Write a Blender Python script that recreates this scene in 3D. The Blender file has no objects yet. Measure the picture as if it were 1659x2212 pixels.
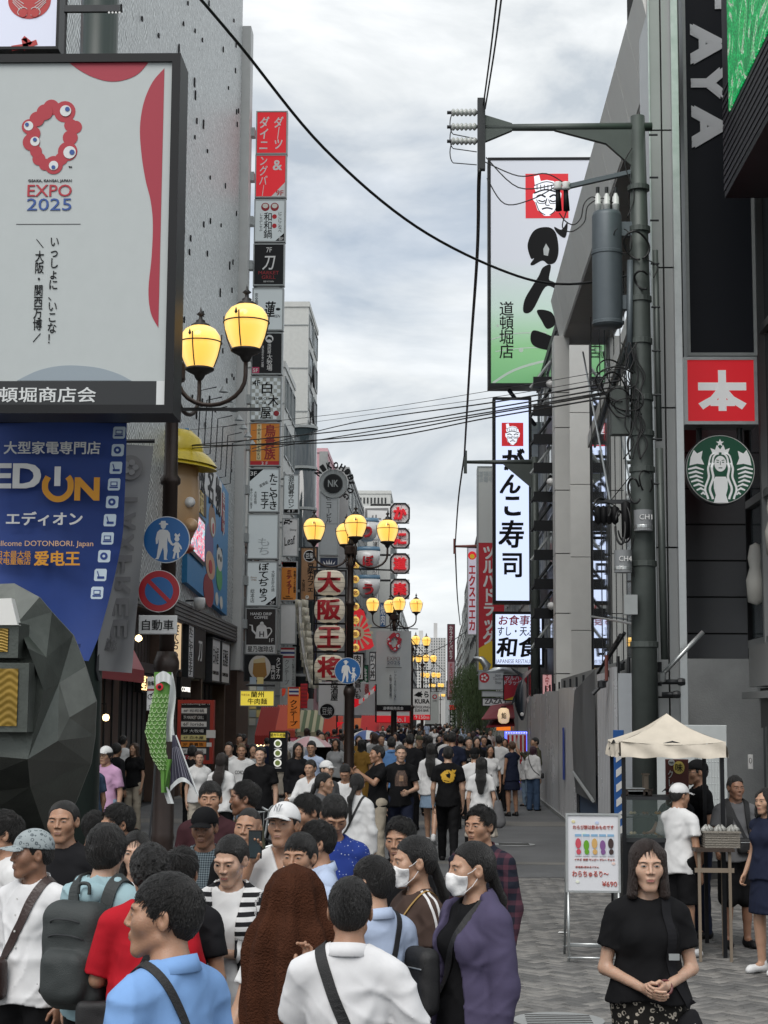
import bpy,math,random
import numpy as np
from math import sin,cos,pi,radians
from mathutils import Vector,Matrix
rnd=random.Random(7)
scene=bpy.context.scene
COL=scene.collection
# camera
FPX=3600.0
W0,H0=1659.0,2212.0
CAM_Z=2.2
PITCH=math.atan((1549-H0/2)/FPX)
YAW=math.atan((945-W0/2)/FPX)
cam_d=bpy.data.cameras.new('camera')
cam=bpy.data.objects.new('camera',cam_d)
COL.objects.link(cam)
cam.location=(0,0,CAM_Z)
ROLL=.0065
_CM=Matrix.Rotation(YAW,3,'Z')@Matrix.Rotation(radians(90)+PITCH,3,'X')@Matrix.Rotation(ROLL,3,'Z')
cam.rotation_euler=_CM.to_euler()
cam_d.sensor_fit='VERTICAL'
cam_d.sensor_height=36.0
cam_d.lens=FPX/H0*36.0
cam_d.clip_end=3000
scene.camera=cam
_R=_CM
def P(px,py,Y):
 """world point seen at picture position (px, py), standing Y metres up the street"""
 d=_R@Vector(((px-W0/2)/FPX,-(py-H0/2)/FPX,-1.0))
 return Vector((0,0,CAM_Z))+d*(Y/d.y)
def ZP(py,Y):return P(945,py,Y).z
# light
world=bpy.data.worlds.new('World')
scene.world=world
world.use_nodes=True
wn,wl=world.node_tree.nodes,world.node_tree.links
for n in list(wn):
 wn.remove(n)
w_out=wn.new('ShaderNodeOutputWorld')
sky=wn.new('ShaderNodeTexSky')
sky.sky_type='NISHITA'
sky.sun_disc=False
sky.sun_elevation=radians(52)
sky.sun_rotation=radians(200)
sky.air_density=1.0
bg1=wn.new('ShaderNodeBackground')
bg1.inputs[1].default_value=0.08
wl.new(sky.outputs[0],bg1.inputs[0])
tc=wn.new('ShaderNodeTexCoord')
mp=wn.new('ShaderNodeMapping')
mp.inputs['Scale'].default_value=(2.1,2.1,5.2)
mp.inputs['Location'].default_value=(0.35,0.2,0.55)
wl.new(tc.outputs['Generated'],mp.inputs[0])
cn=wn.new('ShaderNodeTexNoise')
cn.inputs['Scale'].default_value=2.6
cn.inputs['Detail'].default_value=7
cn.inputs['Roughness'].default_value=0.56
cn.inputs['Distortion'].default_value=0.35
wl.new(mp.outputs[0],cn.inputs[0])
cr=wn.new('ShaderNodeValToRGB')
cr.color_ramp.elements[0].position=0.34
cr.color_ramp.elements[0].color=(0.40,0.44,0.48,1)
cr.color_ramp.elements[1].position=0.62
cr.color_ramp.elements[1].color=(0.76,0.775,0.78,1)
e=cr.color_ramp.elements.new(0.47)
e.color=(0.585,0.61,0.625,1)
wl.new(cn.outputs[0],cr.inputs[0])
bg2=wn.new('ShaderNodeBackground')
bg2.inputs[1].default_value=0.98
wl.new(cr.outputs[0],bg2.inputs[0])
cn2=wn.new('ShaderNodeTexNoise')
cn2.inputs['Scale'].default_value=1.7
cn2.inputs['Detail'].default_value=6
wl.new(mp.outputs[0],cn2.inputs[0])
cr2=wn.new('ShaderNodeValToRGB')
cr2.color_ramp.elements[0].position=0.33
cr2.color_ramp.elements[0].color=(0.62,0.62,0.62,1)
cr2.color_ramp.elements[1].position=0.50
cr2.color_ramp.elements[1].color=(0.97,0.97,0.97,1)
wl.new(cn2.outputs[0],cr2.inputs[0])
wmix=wn.new('ShaderNodeMixShader')
wl.new(cr2.outputs[0],wmix.inputs[0])
wl.new(bg1.outputs[0],wmix.inputs[1])
wl.new(bg2.outputs[0],wmix.inputs[2])
wl.new(wmix.outputs[0],w_out.inputs[0])
sun_d=bpy.data.lights.new('sun','SUN')
sun_d.energy=1.5
sun_d.angle=radians(40)
sun_d.color=(1.0,0.965,0.92)
sun=bpy.data.objects.new('sun',sun_d)
COL.objects.link(sun)
sun.location=(0,0,60)
sun.rotation_euler=(radians(38),0,radians(-20))
scene.view_settings.view_transform='Standard'
scene.view_settings.look='None'
scene.view_settings.gamma=1
scene.view_settings.use_curve_mapping=False
scene.view_settings.exposure=0.58
scene.render.engine='CYCLES'
scene.cycles.use_denoising=True
scene.cycles.max_bounces=5
scene.cycles.glossy_bounces=3
scene.cycles.transmission_bounces=3
scene.cycles.diffuse_bounces=3
scene.cycles.caustics_reflective=False
scene.cycles.caustics_refractive=False
# materials
_mats={}
def mat(name,col=(.5,.5,.5),rough=.6,metal=0.,emit=0.,bump=0.,bscale=40.,var=0.,vscale=6.,spec=.5,alpha=1.,stretch=None,coat=0.,ecol=None):
 if name in _mats:
  return _mats[name]
 m=bpy.data.materials.new(name)
 m.use_nodes=True
 nt=m.node_tree
 b=nt.nodes['Principled BSDF']
 b.inputs['Base Color'].default_value=(*col,1)
 b.inputs['Roughness'].default_value=rough
 b.inputs['Metallic'].default_value=metal
 b.inputs['Specular IOR Level'].default_value=spec
 b.inputs['Coat Weight'].default_value=coat
 if alpha<1:
  b.inputs['Alpha'].default_value=alpha
 if emit:
  b.inputs['Emission Color'].default_value=(*(ecol or col),1)
  b.inputs['Emission Strength'].default_value=emit
 if var or bump:
  t=nt.nodes.new('ShaderNodeTexCoord')
  mpn=nt.nodes.new('ShaderNodeMapping')
  if stretch:
   mpn.inputs['Scale'].default_value=stretch
  nt.links.new(t.outputs['Object'],mpn.inputs[0])
 if var:
  n=nt.nodes.new('ShaderNodeTexNoise')
  n.inputs['Scale'].default_value=vscale
  n.inputs['Detail'].default_value=6
  n.inputs['Roughness'].default_value=.65
  nt.links.new(mpn.outputs[0],n.inputs[0])
  r=nt.nodes.new('ShaderNodeValToRGB')
  r.color_ramp.elements[0].position=.3
  r.color_ramp.elements[1].position=.7
  r.color_ramp.elements[0].color=(*[max(0,c*(1-var))for c in col],1)
  r.color_ramp.elements[1].color=(*[min(1,c*(1+var*.6))for c in col],1)
  nt.links.new(n.outputs[0],r.inputs[0])
  nt.links.new(r.outputs[0],b.inputs['Base Color'])
  mr=nt.nodes.new('ShaderNodeMapRange')
  mr.inputs[3].default_value=max(0,rough-.12)
  mr.inputs[4].default_value=min(1,rough+.12)
  nt.links.new(n.outputs[0],mr.inputs[0])
  nt.links.new(mr.outputs[0],b.inputs['Roughness'])
 if bump:
  n2=nt.nodes.new('ShaderNodeTexNoise')
  n2.inputs['Scale'].default_value=bscale
  n2.inputs['Detail'].default_value=4
  nt.links.new(mpn.outputs[0],n2.inputs[0])
  bn=nt.nodes.new('ShaderNodeBump')
  bn.inputs['Strength'].default_value=min(1,bump)
  bn.inputs['Distance'].default_value=.02
  nt.links.new(n2.outputs[0],bn.inputs['Height'])
  nt.links.new(bn.outputs[0],b.inputs['Normal'])
 _mats[name]=m
 return m
def hx(h):
 """a screen colour such as 'c81e2d' as linear values"""
 v=[int(h[i:i+2],16)/255 for i in(0,2,4)]
 return tuple((c/12.92 if c<=.04045 else((c+.055)/1.055)**2.4)for c in v)
 # mesh building
def mesh_np(name,V,F):
 """V (n,3); F (m,k) array or list of face tuples"""
 me=bpy.data.meshes.new(name)
 V=np.asarray(V,dtype=np.float32)
 if isinstance(F,np.ndarray)and F.ndim==2:
  k=F.shape[1]
  me.vertices.add(len(V))
  me.vertices.foreach_set('co',V.ravel())
  me.loops.add(F.size)
  me.loops.foreach_set('vertex_index',F.astype(np.int32).ravel())
  me.polygons.add(len(F))
  me.polygons.foreach_set('loop_start',np.arange(0,F.size,k,dtype=np.int32))
  me.update(calc_edges=True)
 else:
  me.from_pydata([tuple(map(float,v))for v in V],[],[tuple(map(int,f))for f in F])
  me.update()
 return me
def tag(o,label=None,cat=None,group=None,kind=None):
 if label:o['label']=label
 if cat:o['category']=cat
 if group:o['group']=group
 if kind:o['kind']=kind
 return o
def link(name,me,m=None,parent=None,loc=None,smooth=False):
 o=bpy.data.objects.new(name,me)
 COL.objects.link(o)
 if m is not None and me is not None and len(me.materials)==0:
  me.materials.append(m)
 if parent is not None:o.parent=parent
 if loc is not None:o.location=loc
 if smooth and me is not None:
  me.polygons.foreach_set('use_smooth',np.ones(len(me.polygons),dtype=bool))
 return o
def thing(name,label,cat,loc=(0,0,0),rz=0,group=None):
 o=bpy.data.objects.new(name,None)
 COL.objects.link(o)
 o.location=loc
 o.rotation_euler=(0,0,rz)
 o.empty_display_size=.2
 return tag(o,label,cat,group)
class MB:
 """collects shapes; build() links them as one mesh object"""
 def __init__(s,off=(0,0,0)):
  s.v,s.f,s.off=[],[],Vector(off)
 def add(s,vs,fs):
  n=len(s.v)
  s.v+=[Vector(v)-s.off for v in vs]
  s.f+=[tuple(i+n for i in f)for f in fs]
  return s
 def box(s,x0,x1,y0,y1,z0,z1):
  v=[(x0,y0,z0),(x1,y0,z0),(x1,y1,z0),(x0,y1,z0),(x0,y0,z1),(x1,y0,z1),(x1,y1,z1),(x0,y1,z1)]
  return s.add(v,[(0,3,2,1),(4,5,6,7),(0,1,5,4),(1,2,6,5),(2,3,7,6),(3,0,4,7)])
 def bbox(s,x0,x1,y0,y1,z0,z1,b=.01):
  """box with chamfered front edges (front = -y)"""
  v=[(x0,y0+b,z0),(x1,y0+b,z0),(x1,y1,z0),(x0,y1,z0),(x0,y0+b,z1),(x1,y0+b,z1),(x1,y1,z1),(x0,y1,z1),(x0+b,y0,z0+b),(x1-b,y0,z0+b),(x1-b,y0,z1-b),(x0+b,y0,z1-b)]
  return s.add(v,[(0,3,2,1),(4,5,6,7),(1,2,6,5),(2,3,7,6),(3,0,4,7),(8,9,10,11),(0,1,9,8),(1,5,10,9),(5,4,11,10),(4,0,8,11)])
 def prism(s,pts,y0,y1):
  """outline in x,z pushed from y0 to y1"""
  n=len(pts)
  v=[(x,y0,z)for x,z in pts]+[(x,y1,z)for x,z in pts]
  return s.add(v,[tuple(range(n)),tuple(range(2*n-1,n-1,-1))]+[(i,i+n,(i+1)%n+n,(i+1)%n)for i in range(n)])
 def slab(s,pts3,d):
  """polygon in space pushed along vector d"""
  n=len(pts3)
  d=Vector(d)
  v=[Vector(p)for p in pts3]+[Vector(p)+d for p in pts3]
  return s.add(v,[tuple(range(n)),tuple(range(2*n-1,n-1,-1))]+[(i,i+n,(i+1)%n+n,(i+1)%n)for i in range(n)])
 def tube(s,pts,r,n=8,cap=True):
  pts=[Vector(p)for p in pts]
  rs=r if isinstance(r,(list,tuple))else[r]*len(pts)
  vs,fs=[],[]
  prev=None
  for i,p in enumerate(pts):
   t=(pts[min(i+1,len(pts)-1)]-pts[max(i-1,0)]).normalized()
   if prev is None:
    a=Vector((0,0,1))if abs(t.z)<.9 else Vector((1,0,0))
    u=t.cross(a).normalized()
   else:
    u=(prev-t*prev.dot(t))
    u=u.normalized()if u.length>1e-6 else t.orthogonal().normalized()
   prev=u
   w=t.cross(u)
   for k in range(n):
    a=2*pi*k/n
    vs.append(p+(u*cos(a)+w*sin(a))*rs[i])
  for i in range(len(pts)-1):
   for k in range(n):
    fs.append((i*n+k,i*n+(k+1)%n,(i+1)*n+(k+1)%n,(i+1)*n+k))
  if cap:
   fs.append(tuple(range(n-1,-1,-1)))
   fs.append(tuple(range((len(pts)-1)*n,len(pts)*n)))
  return s.add(vs,fs)
 def lathe(s,c,prof,n=16,axis='z',sy=1.):
  """profile of (radius, height) turned round an axis through c"""
  c=Vector(c)
  vs,fs=[],[]
  for r,h in prof:
   for k in range(n):
    a=2*pi*k/n
    if axis=='z':
     vs.append(c+Vector((r*cos(a),r*sin(a)*sy,h)))
    elif axis=='y':
     vs.append(c+Vector((r*cos(a),h,r*sin(a)*sy)))
    else:
     vs.append(c+Vector((h,r*cos(a),r*sin(a)*sy)))
  for i in range(len(prof)-1):
   for k in range(n):
    q=(i*n+k,i*n+(k+1)%n,(i+1)*n+(k+1)%n,(i+1)*n+k)
    fs.append(q if axis!='y' else q[::-1])
  lo,hi=tuple(range(n-1,-1,-1)),tuple(range((len(prof)-1)*n,len(prof)*n))
  fs+=[lo,hi]if axis!='y' else[lo[::-1],hi[::-1]]
  return s.add(vs,fs)
 def poly(s,pts):
  return s.add(pts,[tuple(range(len(pts)))])
 def grid(s,fn,nu,nv):
  """fn(u, v) for u, v in 0..1"""
  vs=[fn(i/nu,j/nv)for j in range(nv+1)for i in range(nu+1)]
  fs=[(j*(nu+1)+i,j*(nu+1)+i+1,(j+1)*(nu+1)+i+1,(j+1)*(nu+1)+i)for j in range(nv)for i in range(nu)]
  return s.add(vs,fs)
 def build(s,name,m,parent=None,smooth=False,loc=None):
  me=bpy.data.meshes.new(name)
  me.from_pydata([tuple(v)for v in s.v],[],s.f)
  me.update()
  return link(name,me,m,parent,loc,smooth)
_txt={}
_tc=bpy.data.curves.new('txt','FONT')
_to=bpy.data.objects.new('txt',_tc)
COL.objects.link(_to)
def text_mesh(s,bold=0.,ext=.02,space=1.0,lspace=.92,shear=0.):
 key=(s,bold,ext,space,lspace,shear)
 if key in _txt:
  return _txt[key]
 _tc.body=s
 _tc.size=1
 _tc.extrude=ext
 _tc.offset=0
 _tc.space_character=space
 _tc.space_line=lspace
 _tc.shear=shear
 _tc.align_x='CENTER'
 _tc.resolution_u=3
 dg=bpy.context.evaluated_depsgraph_get()
 dg.update()
 me=bpy.data.meshes.new_from_object(_to.evaluated_get(dg))
 V=np.zeros(len(me.vertices)*3,dtype=np.float32)
 me.vertices.foreach_get('co',V)
 V=V.reshape(-1,3)
 F=[tuple(p.vertices)for p in me.polygons]
 if bold>.004:
  b_,n_=bold*.62,len(V)
  sh=[(0,0),(b_,b_*.7),(-b_,-b_*.7)]+([(b_,-b_*.7),(-b_,b_*.7)]if bold>.018 else[])
  V=np.concatenate([V+np.array([dx,dy,-ext*.06*i],dtype=np.float32)for i,(dx,dy)in enumerate(sh)])
  F=[tuple(q+n_*i for q in f)for i in range(len(sh))for f in F]
 lo,hi=V.min(0),V.max(0)
 V[:,0]=(V[:,0]-(lo[0]+hi[0])/2)/max(hi[0]-lo[0],1e-6)
 V[:,1]=(V[:,1]-(lo[1]+hi[1])/2)/max(hi[1]-lo[1],1e-6)
 V[:,2]=V[:,2]/max(ext,1e-6)
 asp=(hi[0]-lo[0])/max(hi[1]-lo[1],1e-6)
 _txt[key]=(V,F,asp)
 bpy.data.meshes.remove(me)
 return _txt[key]
def lettering(s,m,parent,c,w,h,u=(1,0,0),v=(0,0,1),bold=0.,vert=False,name='lettering',depth=.004,off=None,shear=0.,space=1.0,lspace=.92,warp=None,rot=0.):
 """writing centred on c, fitted to w x h, reading along u with v upward; raised by depth"""
 if vert:
  s='\n'.join(s.replace('ー','｜'))
 V,F,asp=text_mesh(s,bold,.02,space,lspace,shear)
 if w is None:w=h*asp
 if h is None:h=w/asp
 A,B=V[:,0]*w,V[:,1]*h
 if warp:A,B=warp(A,B)
 if rot:A,B=A*cos(rot)-B*sin(rot),A*sin(rot)+B*cos(rot)
 U,VV=np.array(Vector(u).normalized()),np.array(Vector(v).normalized())
 N=np.cross(U,VV)
 C=np.array(Vector(c))-np.array(Vector(off)if off is not None else Vector((0,0,0)))
 X=C+A[:,None]*U+B[:,None]*VV+(V[:,2]*depth)[:,None]*N
 me=mesh_np(name,X,F)
 return link(name,me,m,parent)
def crv(pts,n=6,closed=False):
 """smooth curve through points"""
 W=[Vector(p)for p in pts]
 m=len(W)
 out=[]
 for i in range(m if closed else m-1):
  if closed:p0,p1,p2,p3=W[(i-1)%m],W[i],W[(i+1)%m],W[(i+2)%m]
  else:p0,p1,p2,p3=W[max(i-1,0)],W[i],W[i+1],W[min(i+2,m-1)]
  for q in range(n):
   f=q/n
   out.append(.5*((2*p1)+(p2-p0)*f+(2*p0-5*p1+4*p2-p3)*f*f+(3*p1-p0-3*p2+p3)*f**3))
 if not closed:out.append(W[-1])
 return out
 # people: smooth bodies grown from distance fields
f32=np.float32
def axis(lo,hi,c,bands=()):
 out=[lo]
 x=lo
 while x<hi:
  st=c
  for a,b,f in bands:
   if a-f<=x<=b:st=min(st,f)
  x+=st
  out.append(x)
 return np.array(out,dtype=f32)
def smin(a,b,k):
 h=np.clip(.5+.5*(b-a)/k,0,1)
 return b+(a-b)*h-k*h*(1-h)
def d_cone(X,Y,Z,a,b,ra,rb,sy=1.):
 ax,ay,az=a
 bx,by,bz=b[0]-ax,b[1]-ay,b[2]-az
 px,py,pz=X-ax,Y-ay,Z-az
 L=bx*bx+by*by+bz*bz+1e-9
 h=np.clip((px*bx+py*by+pz*bz)/L,0,1)
 dx,dy,dz=px-h*bx,(py-h*by)/sy,pz-h*bz
 return np.sqrt(dx*dx+dy*dy+dz*dz)-(ra+(rb-ra)*h)
def d_ell(X,Y,Z,c,r):
 x,y,z=(X-c[0])/r[0],(Y-c[1])/r[1],(Z-c[2])/r[2]
 k0=np.sqrt(x*x+y*y+z*z)+1e-6
 x,y,z=x/r[0],y/r[1],z/r[2]
 k1=np.sqrt(x*x+y*y+z*z)+1e-6
 return k0*(k0-1)/k1
class Field:
 def __init__(s,xs,ys,zs):
  s.xs,s.ys,s.zs=xs,ys,zs
  s.D=np.full((len(xs),len(ys),len(zs)),.5,dtype=f32)
 def sub(s,lo,hi):
  i=[slice(max(0,np.searchsorted(a,l)-1),np.searchsorted(a,h)+1)for a,l,h in zip((s.xs,s.ys,s.zs),lo,hi)]
  return tuple(i),s.xs[i[0]][:,None,None],s.ys[i[1]][None,:,None],s.zs[i[2]][None,None,:]
 def cone(s,a,b,ra,rb,k=.025,sy=1.,m=.05):
  r=max(ra,rb)*max(1,sy)+m
  lo,hi=[min(p,q)-r for p,q in zip(a,b)],[max(p,q)+r for p,q in zip(a,b)]
  i,X,Y,Z=s.sub(lo,hi)
  s.D[i]=smin(s.D[i],d_cone(X,Y,Z,a,b,ra,rb,sy),k)
 def ell(s,c,r,k=.025,m=.05):
  i,X,Y,Z=s.sub([p-q-m for p,q in zip(c,r)],[p+q+m for p,q in zip(c,r)])
  s.D[i]=smin(s.D[i],d_ell(X,Y,Z,c,r),k)
 def cut(s,fn,k=0.):
  """keep only where fn(X,Y,Z) < 0"""
  g=fn(s.xs[:,None,None],s.ys[None,:,None],s.zs[None,None,:])
  s.D=(np.maximum(s.D,g)if not k else-smin(-s.D,-g,k)).astype(f32)
 def mesh(s):
  D=s.D
  D[0],D[-1],D[:,0],D[:,-1],D[:,:,0],D[:,:,-1]=[f32(.01)]*6
  return snet(D,s.xs,s.ys,s.zs)
_C8=[(a,b,c)for a in(0,1)for b in(0,1)for c in(0,1)]
_E12=[(i,j)for i in range(8)for j in range(i+1,8)if sum(abs(p-q)for p,q in zip(_C8[i],_C8[j]))==1]
def snet(D,xs,ys,zs):
 S=D<0
 c=np.zeros(tuple(n-1 for n in D.shape),dtype=np.int8)
 for a,b,d in _C8:
  c+=S[a:D.shape[0]-1+a,b:D.shape[1]-1+b,d:D.shape[2]-1+d]
 I,J,K=np.nonzero((c>0)&(c<8))
 vid=np.full(c.shape,-1,dtype=np.int32)
 vid[I,J,K]=np.arange(len(I))
 vals=[D[I+a,J+b,K+d]for a,b,d in _C8]
 acc=np.zeros((len(I),3),dtype=f32)
 cnt=np.zeros(len(I),dtype=f32)
 for p,q in _E12:
  va,vb=vals[p],vals[q]
  m=(va<0)!=(vb<0)
  t=np.where(m,va/np.where(m,va-vb,1),0)
  for ax in range(3):
   acc[:,ax]+=np.where(m,_C8[p][ax]+t*(_C8[q][ax]-_C8[p][ax]),0)
  cnt+=m
 acc/=cnt[:,None]
 V=np.stack([xs[I]+acc[:,0]*(xs[I+1]-xs[I]),ys[J]+acc[:,1]*(ys[J+1]-ys[J]),zs[K]+acc[:,2]*(zs[K+1]-zs[K])],1)
 F=[]
 i,j,k=np.nonzero(S[:-1,1:-1,1:-1]!=S[1:,1:-1,1:-1])
 j,k=j+1,k+1
 q=np.stack([vid[i,j-1,k-1],vid[i,j,k-1],vid[i,j,k],vid[i,j-1,k]],1)
 w=S[i,j,k]
 F.append(np.where(w[:,None],q,q[:,::-1]))
 i,j,k=np.nonzero(S[1:-1,:-1,1:-1]!=S[1:-1,1:,1:-1])
 i,k=i+1,k+1
 q=np.stack([vid[i-1,j,k-1],vid[i-1,j,k],vid[i,j,k],vid[i,j,k-1]],1)
 w=S[i,j,k]
 F.append(np.where(w[:,None],q,q[:,::-1]))
 i,j,k=np.nonzero(S[1:-1,1:-1,:-1]!=S[1:-1,1:-1,1:])
 i,j=i+1,j+1
 q=np.stack([vid[i-1,j-1,k],vid[i,j-1,k],vid[i,j,k],vid[i-1,j,k]],1)
 w=S[i,j,k]
 F.append(np.where(w[:,None],q,q[:,::-1]))
 return V,np.concatenate(F)
def wob(X,Y,Z,f,seed=0.):
 """cheap smooth noise, about -1..1"""
 a=np.sin(f*X+1.7*np.sin(f*.7*Z+seed)+seed)
 b=np.sin(f*.9*Z+1.3*np.sin(f*.8*Y+2+seed)+3.1*seed)
 c=np.sin(f*1.1*Y+1.9*np.sin(f*.6*X+4)+.7*seed)
 return(a*b+b*c+c*a)*.5
def head_field(X,Y,Z,fem=False,wide=1.,nose=1.,eyes=True):
 X=X/wide
 j=.9 if fem else 1.
 d=d_ell(X,Y,Z,(0,.014,.034),(.074,.094,.082))
 d=smin(d,d_ell(X,Y,Z,(0,.045,.01),(.066,.062,.07)),.03)
 d=smin(d,d_ell(X,Y,Z,(0,-.03,-.020),(.0615*j,.060,.081)),.02)
 d=smin(d,d_cone(X,Y,Z,(-.010,-.066,-.099),(.010,-.066,-.099),.019*j,.019*j),.025)
 d=smin(d,d_ell(X,Y,Z,(0,-.062,-.056),(.034,.026,.030)),.022)
 for s in(-1,1):
  d=smin(d,d_cone(X,Y,Z,(s*.047*j,.0,-.060),(s*.016,-.06,-.095),.0165,.0155),.025)
  d=smin(d,d_ell(X,Y,Z,(s*.040,-.058,-.016),(.025,.024,.027)),.028)
  d=smin(d,d_cone(X,Y,Z,(s*.012,-.0855,.027),(s*.043,-.074,.027),.010,.011),.012)
  d=-smin(-d,d_ell(X,Y,Z,(s*.031,-.103,.006),(.019,.014,.012)),.012)
  d=smin(d,d_ell(X,Y,Z,(s*.031,-.0765,.006),(.0165,.0135,.0115)),.005)
 d=smin(d,d_cone(X,Y,Z,(0,-.088,.022),(0,-.1005-.004*nose,-.022),.0068,.0088*nose),.010)
 for s in(-1,1):
  d=smin(d,d_ell(X,Y,Z,(s*.0125*nose,-.096,-.0265),(.0085,.010,.0075)),.005)
 d=smin(d,d_cone(X,Y,Z,(-.015,-.0900,-.0535),(.015,-.0900,-.0535),.0060,.0060),.007)
 d=smin(d,d_cone(X,Y,Z,(-.012,-.0888,-.0645),(.012,-.0888,-.0645),.0068,.0068),.006)
 d=-smin(-d,d_cone(X,Y,Z,(-.016,-.0965,-.0585),(.016,-.0965,-.0585),.0012,.0012),.003)
 for s in(-1,1):
  e=d_ell(X-s*(Y-.005)*.45,Y,Z,(s*.0735,.010,-.002),(.0085,.019,.032))
  e=np.maximum(e,-(d_ell(X,Y,Z,(s*.088,.006,.0),(.011,.010,.019))))
  d=smin(d,e,.006)
 return d
def folds(X,Y,Z,seed):
 """sharp creases running down and across the cloth"""
 a=X*9+Z*16+1.6*np.sin(Z*7+seed)+1.2*np.sin(X*11+2*seed)+Y*5
 b=X*22-Z*12+1.9*np.sin(Z*9+2*seed)+1.1*np.sin(Y*13+seed)
 c=Z*34+2.2*np.sin(X*9+seed)+1.5*np.sin(Y*12+3)
 r=(1-np.abs(np.sin(a)))**2.5+(1-np.abs(np.sin(b+.7)))**3+.7*(1-np.abs(np.sin(c*.5)))**3*(np.sin(Z*11+seed)>0)
 return(.55-r)*(.6+.4*np.sin(X*8+Z*6+seed))
def rotm(yaw,pitch=0.,roll=0.):
 return np.array((Matrix.Rotation(yaw,3,'Z')@Matrix.Rotation(pitch,3,'X')@Matrix.Rotation(roll,3,'Y')),dtype=f32)
_face_cache={}
def face_patches(fem,wide,nose):
 """fine patches that lie on the face: eyes, brows, lips, nostrils (V, F, colour index per vertex)"""
 key=(fem,wide,nose)
 if key in _face_cache:return _face_cache[key]
 def proj(x,z,off):
  lo,hi=np.full(x.shape,-.15,f32),np.full(x.shape,-.03,f32)
  ok=np.zeros(x.shape)
  y=lo.copy()
  for _ in range(40):
   d=head_field(x,y,z,fem,wide,nose)
   y=y+np.clip(d,-.01,.01)*.8
  return np.stack([x,y-off,z],-1)
 out={}
 s=0
 def patch(nm,fn,nu,nv,off,col):
  nm=(nm,s)if nm!='lips' else('lips',0)
  u,v=np.meshgrid(np.linspace(-1,1,nu+1),np.linspace(0,1,nv+1))
  x,z=fn(u,v)
  p=proj(x.astype(f32),z.astype(f32),off).reshape(-1,3)
  i=np.arange(nu*nv)
  a=(i//nu)*(nu+1)+i%nu
  F=np.stack([a,a+1,a+nu+2,a+nu+1],1)
  C=col(u,v,x,z)
  V0,F0,C0=out.get(nm,(np.zeros((0,3)),np.zeros((0,4),int),np.zeros((0,3))))
  out[nm]=(np.vstack([V0,p]),np.vstack([F0,F+len(V0)]),np.vstack([C0,np.asarray(C).reshape(-1,3)]))
 for s in(-1,1):
  cx,cz=s*.031*wide,.0055
  hw=.0150
  def eye(u,v,op=.0047 if fem else .0033):
   up=op*(1-np.abs(u)**2.2)
   dn=-.0028*(1-np.abs(u)**2.0)
   return cx+u*hw,cz+dn+(up-dn)*v+s*u*.0010
  def ecol(u,v,x,z):
   r=np.sqrt((x-cx)**2+(z-cz-.0008)**2)
   c=np.full(u.shape+(3,),.24)
   c[...,1]*=.93
   c[...,2]*=.88
   c[r<.0056]=(.02,.012,.008)
   c[r<.0024]=(.003,.003,.003)
   c[(np.abs(u)>.9)]=(.28,.12,.09)
   c[v>.80]=(.01,.008,.007)
   return c
  patch('eye',eye,22,10,.0006,ecol)
  def lash(u,v):
   up=(.0047 if fem else .0033)*(1-np.abs(u)**2.2)+(.0008 if fem else .0003)
   t=.0016 if fem else .0009
   return cx+u*(hw+.001),cz+up-.0006+t*v*(1.1-np.abs(u))+s*u*.0012
  patch('eyelash',lash,14,1,.0012,lambda u,v,x,z:np.full(u.shape+(3,),.008))
  def brow(u,v,th=.0042 if fem else .0062):
   w=s*u
   arch=.0028*(1-(w-.25)**2)-.0022*np.clip(w,0,1)
   t=th*(1-.65*np.clip(w,0,1)**1.5)*(1-.25*np.clip(-w,0,1))
   return cx+s*.002+u*.0185,.0225+arch+(v-.5)*t
  patch('eyebrow',brow,14,3,.0009,lambda u,v,x,z:np.full(u.shape+(3,),.012))
  def nos(u,v):
   return s*.0075*nose+u*.0036,-.0318+(v-.5)*.0036*(1-u*u)**.5
  patch('nostril',nos,6,2,.0008,lambda u,v,x,z:np.full(u.shape+(3,),(.03,.012,.009)))
 lw=.0215 if fem else .0212
 def lips(u,v):
  top=.0052*(1-np.abs(u)**1.8)-.0016*np.exp(-(u/.18)**2)
  bot=-.0078*(1-np.abs(u)**2.0)
  return u*lw,-.0588+bot+(top-bot)*v-.0022*u*u
 lc=np.array((.34,.115,.10)if fem else(.24,.115,.088))
 def lcol(u,v,x,z):
  mid=.585
  c=np.ones(u.shape+(3,))*lc
  k=np.clip(1-np.abs(v-mid)/.09,0,1)[...,None]
  return c*(1-k)+np.array((.05,.015,.012))*k
 patch('lips',lips,24,12,.0006,lcol)
 _face_cache[key]=out
 return out
HC=(0,0,1.585)
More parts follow.
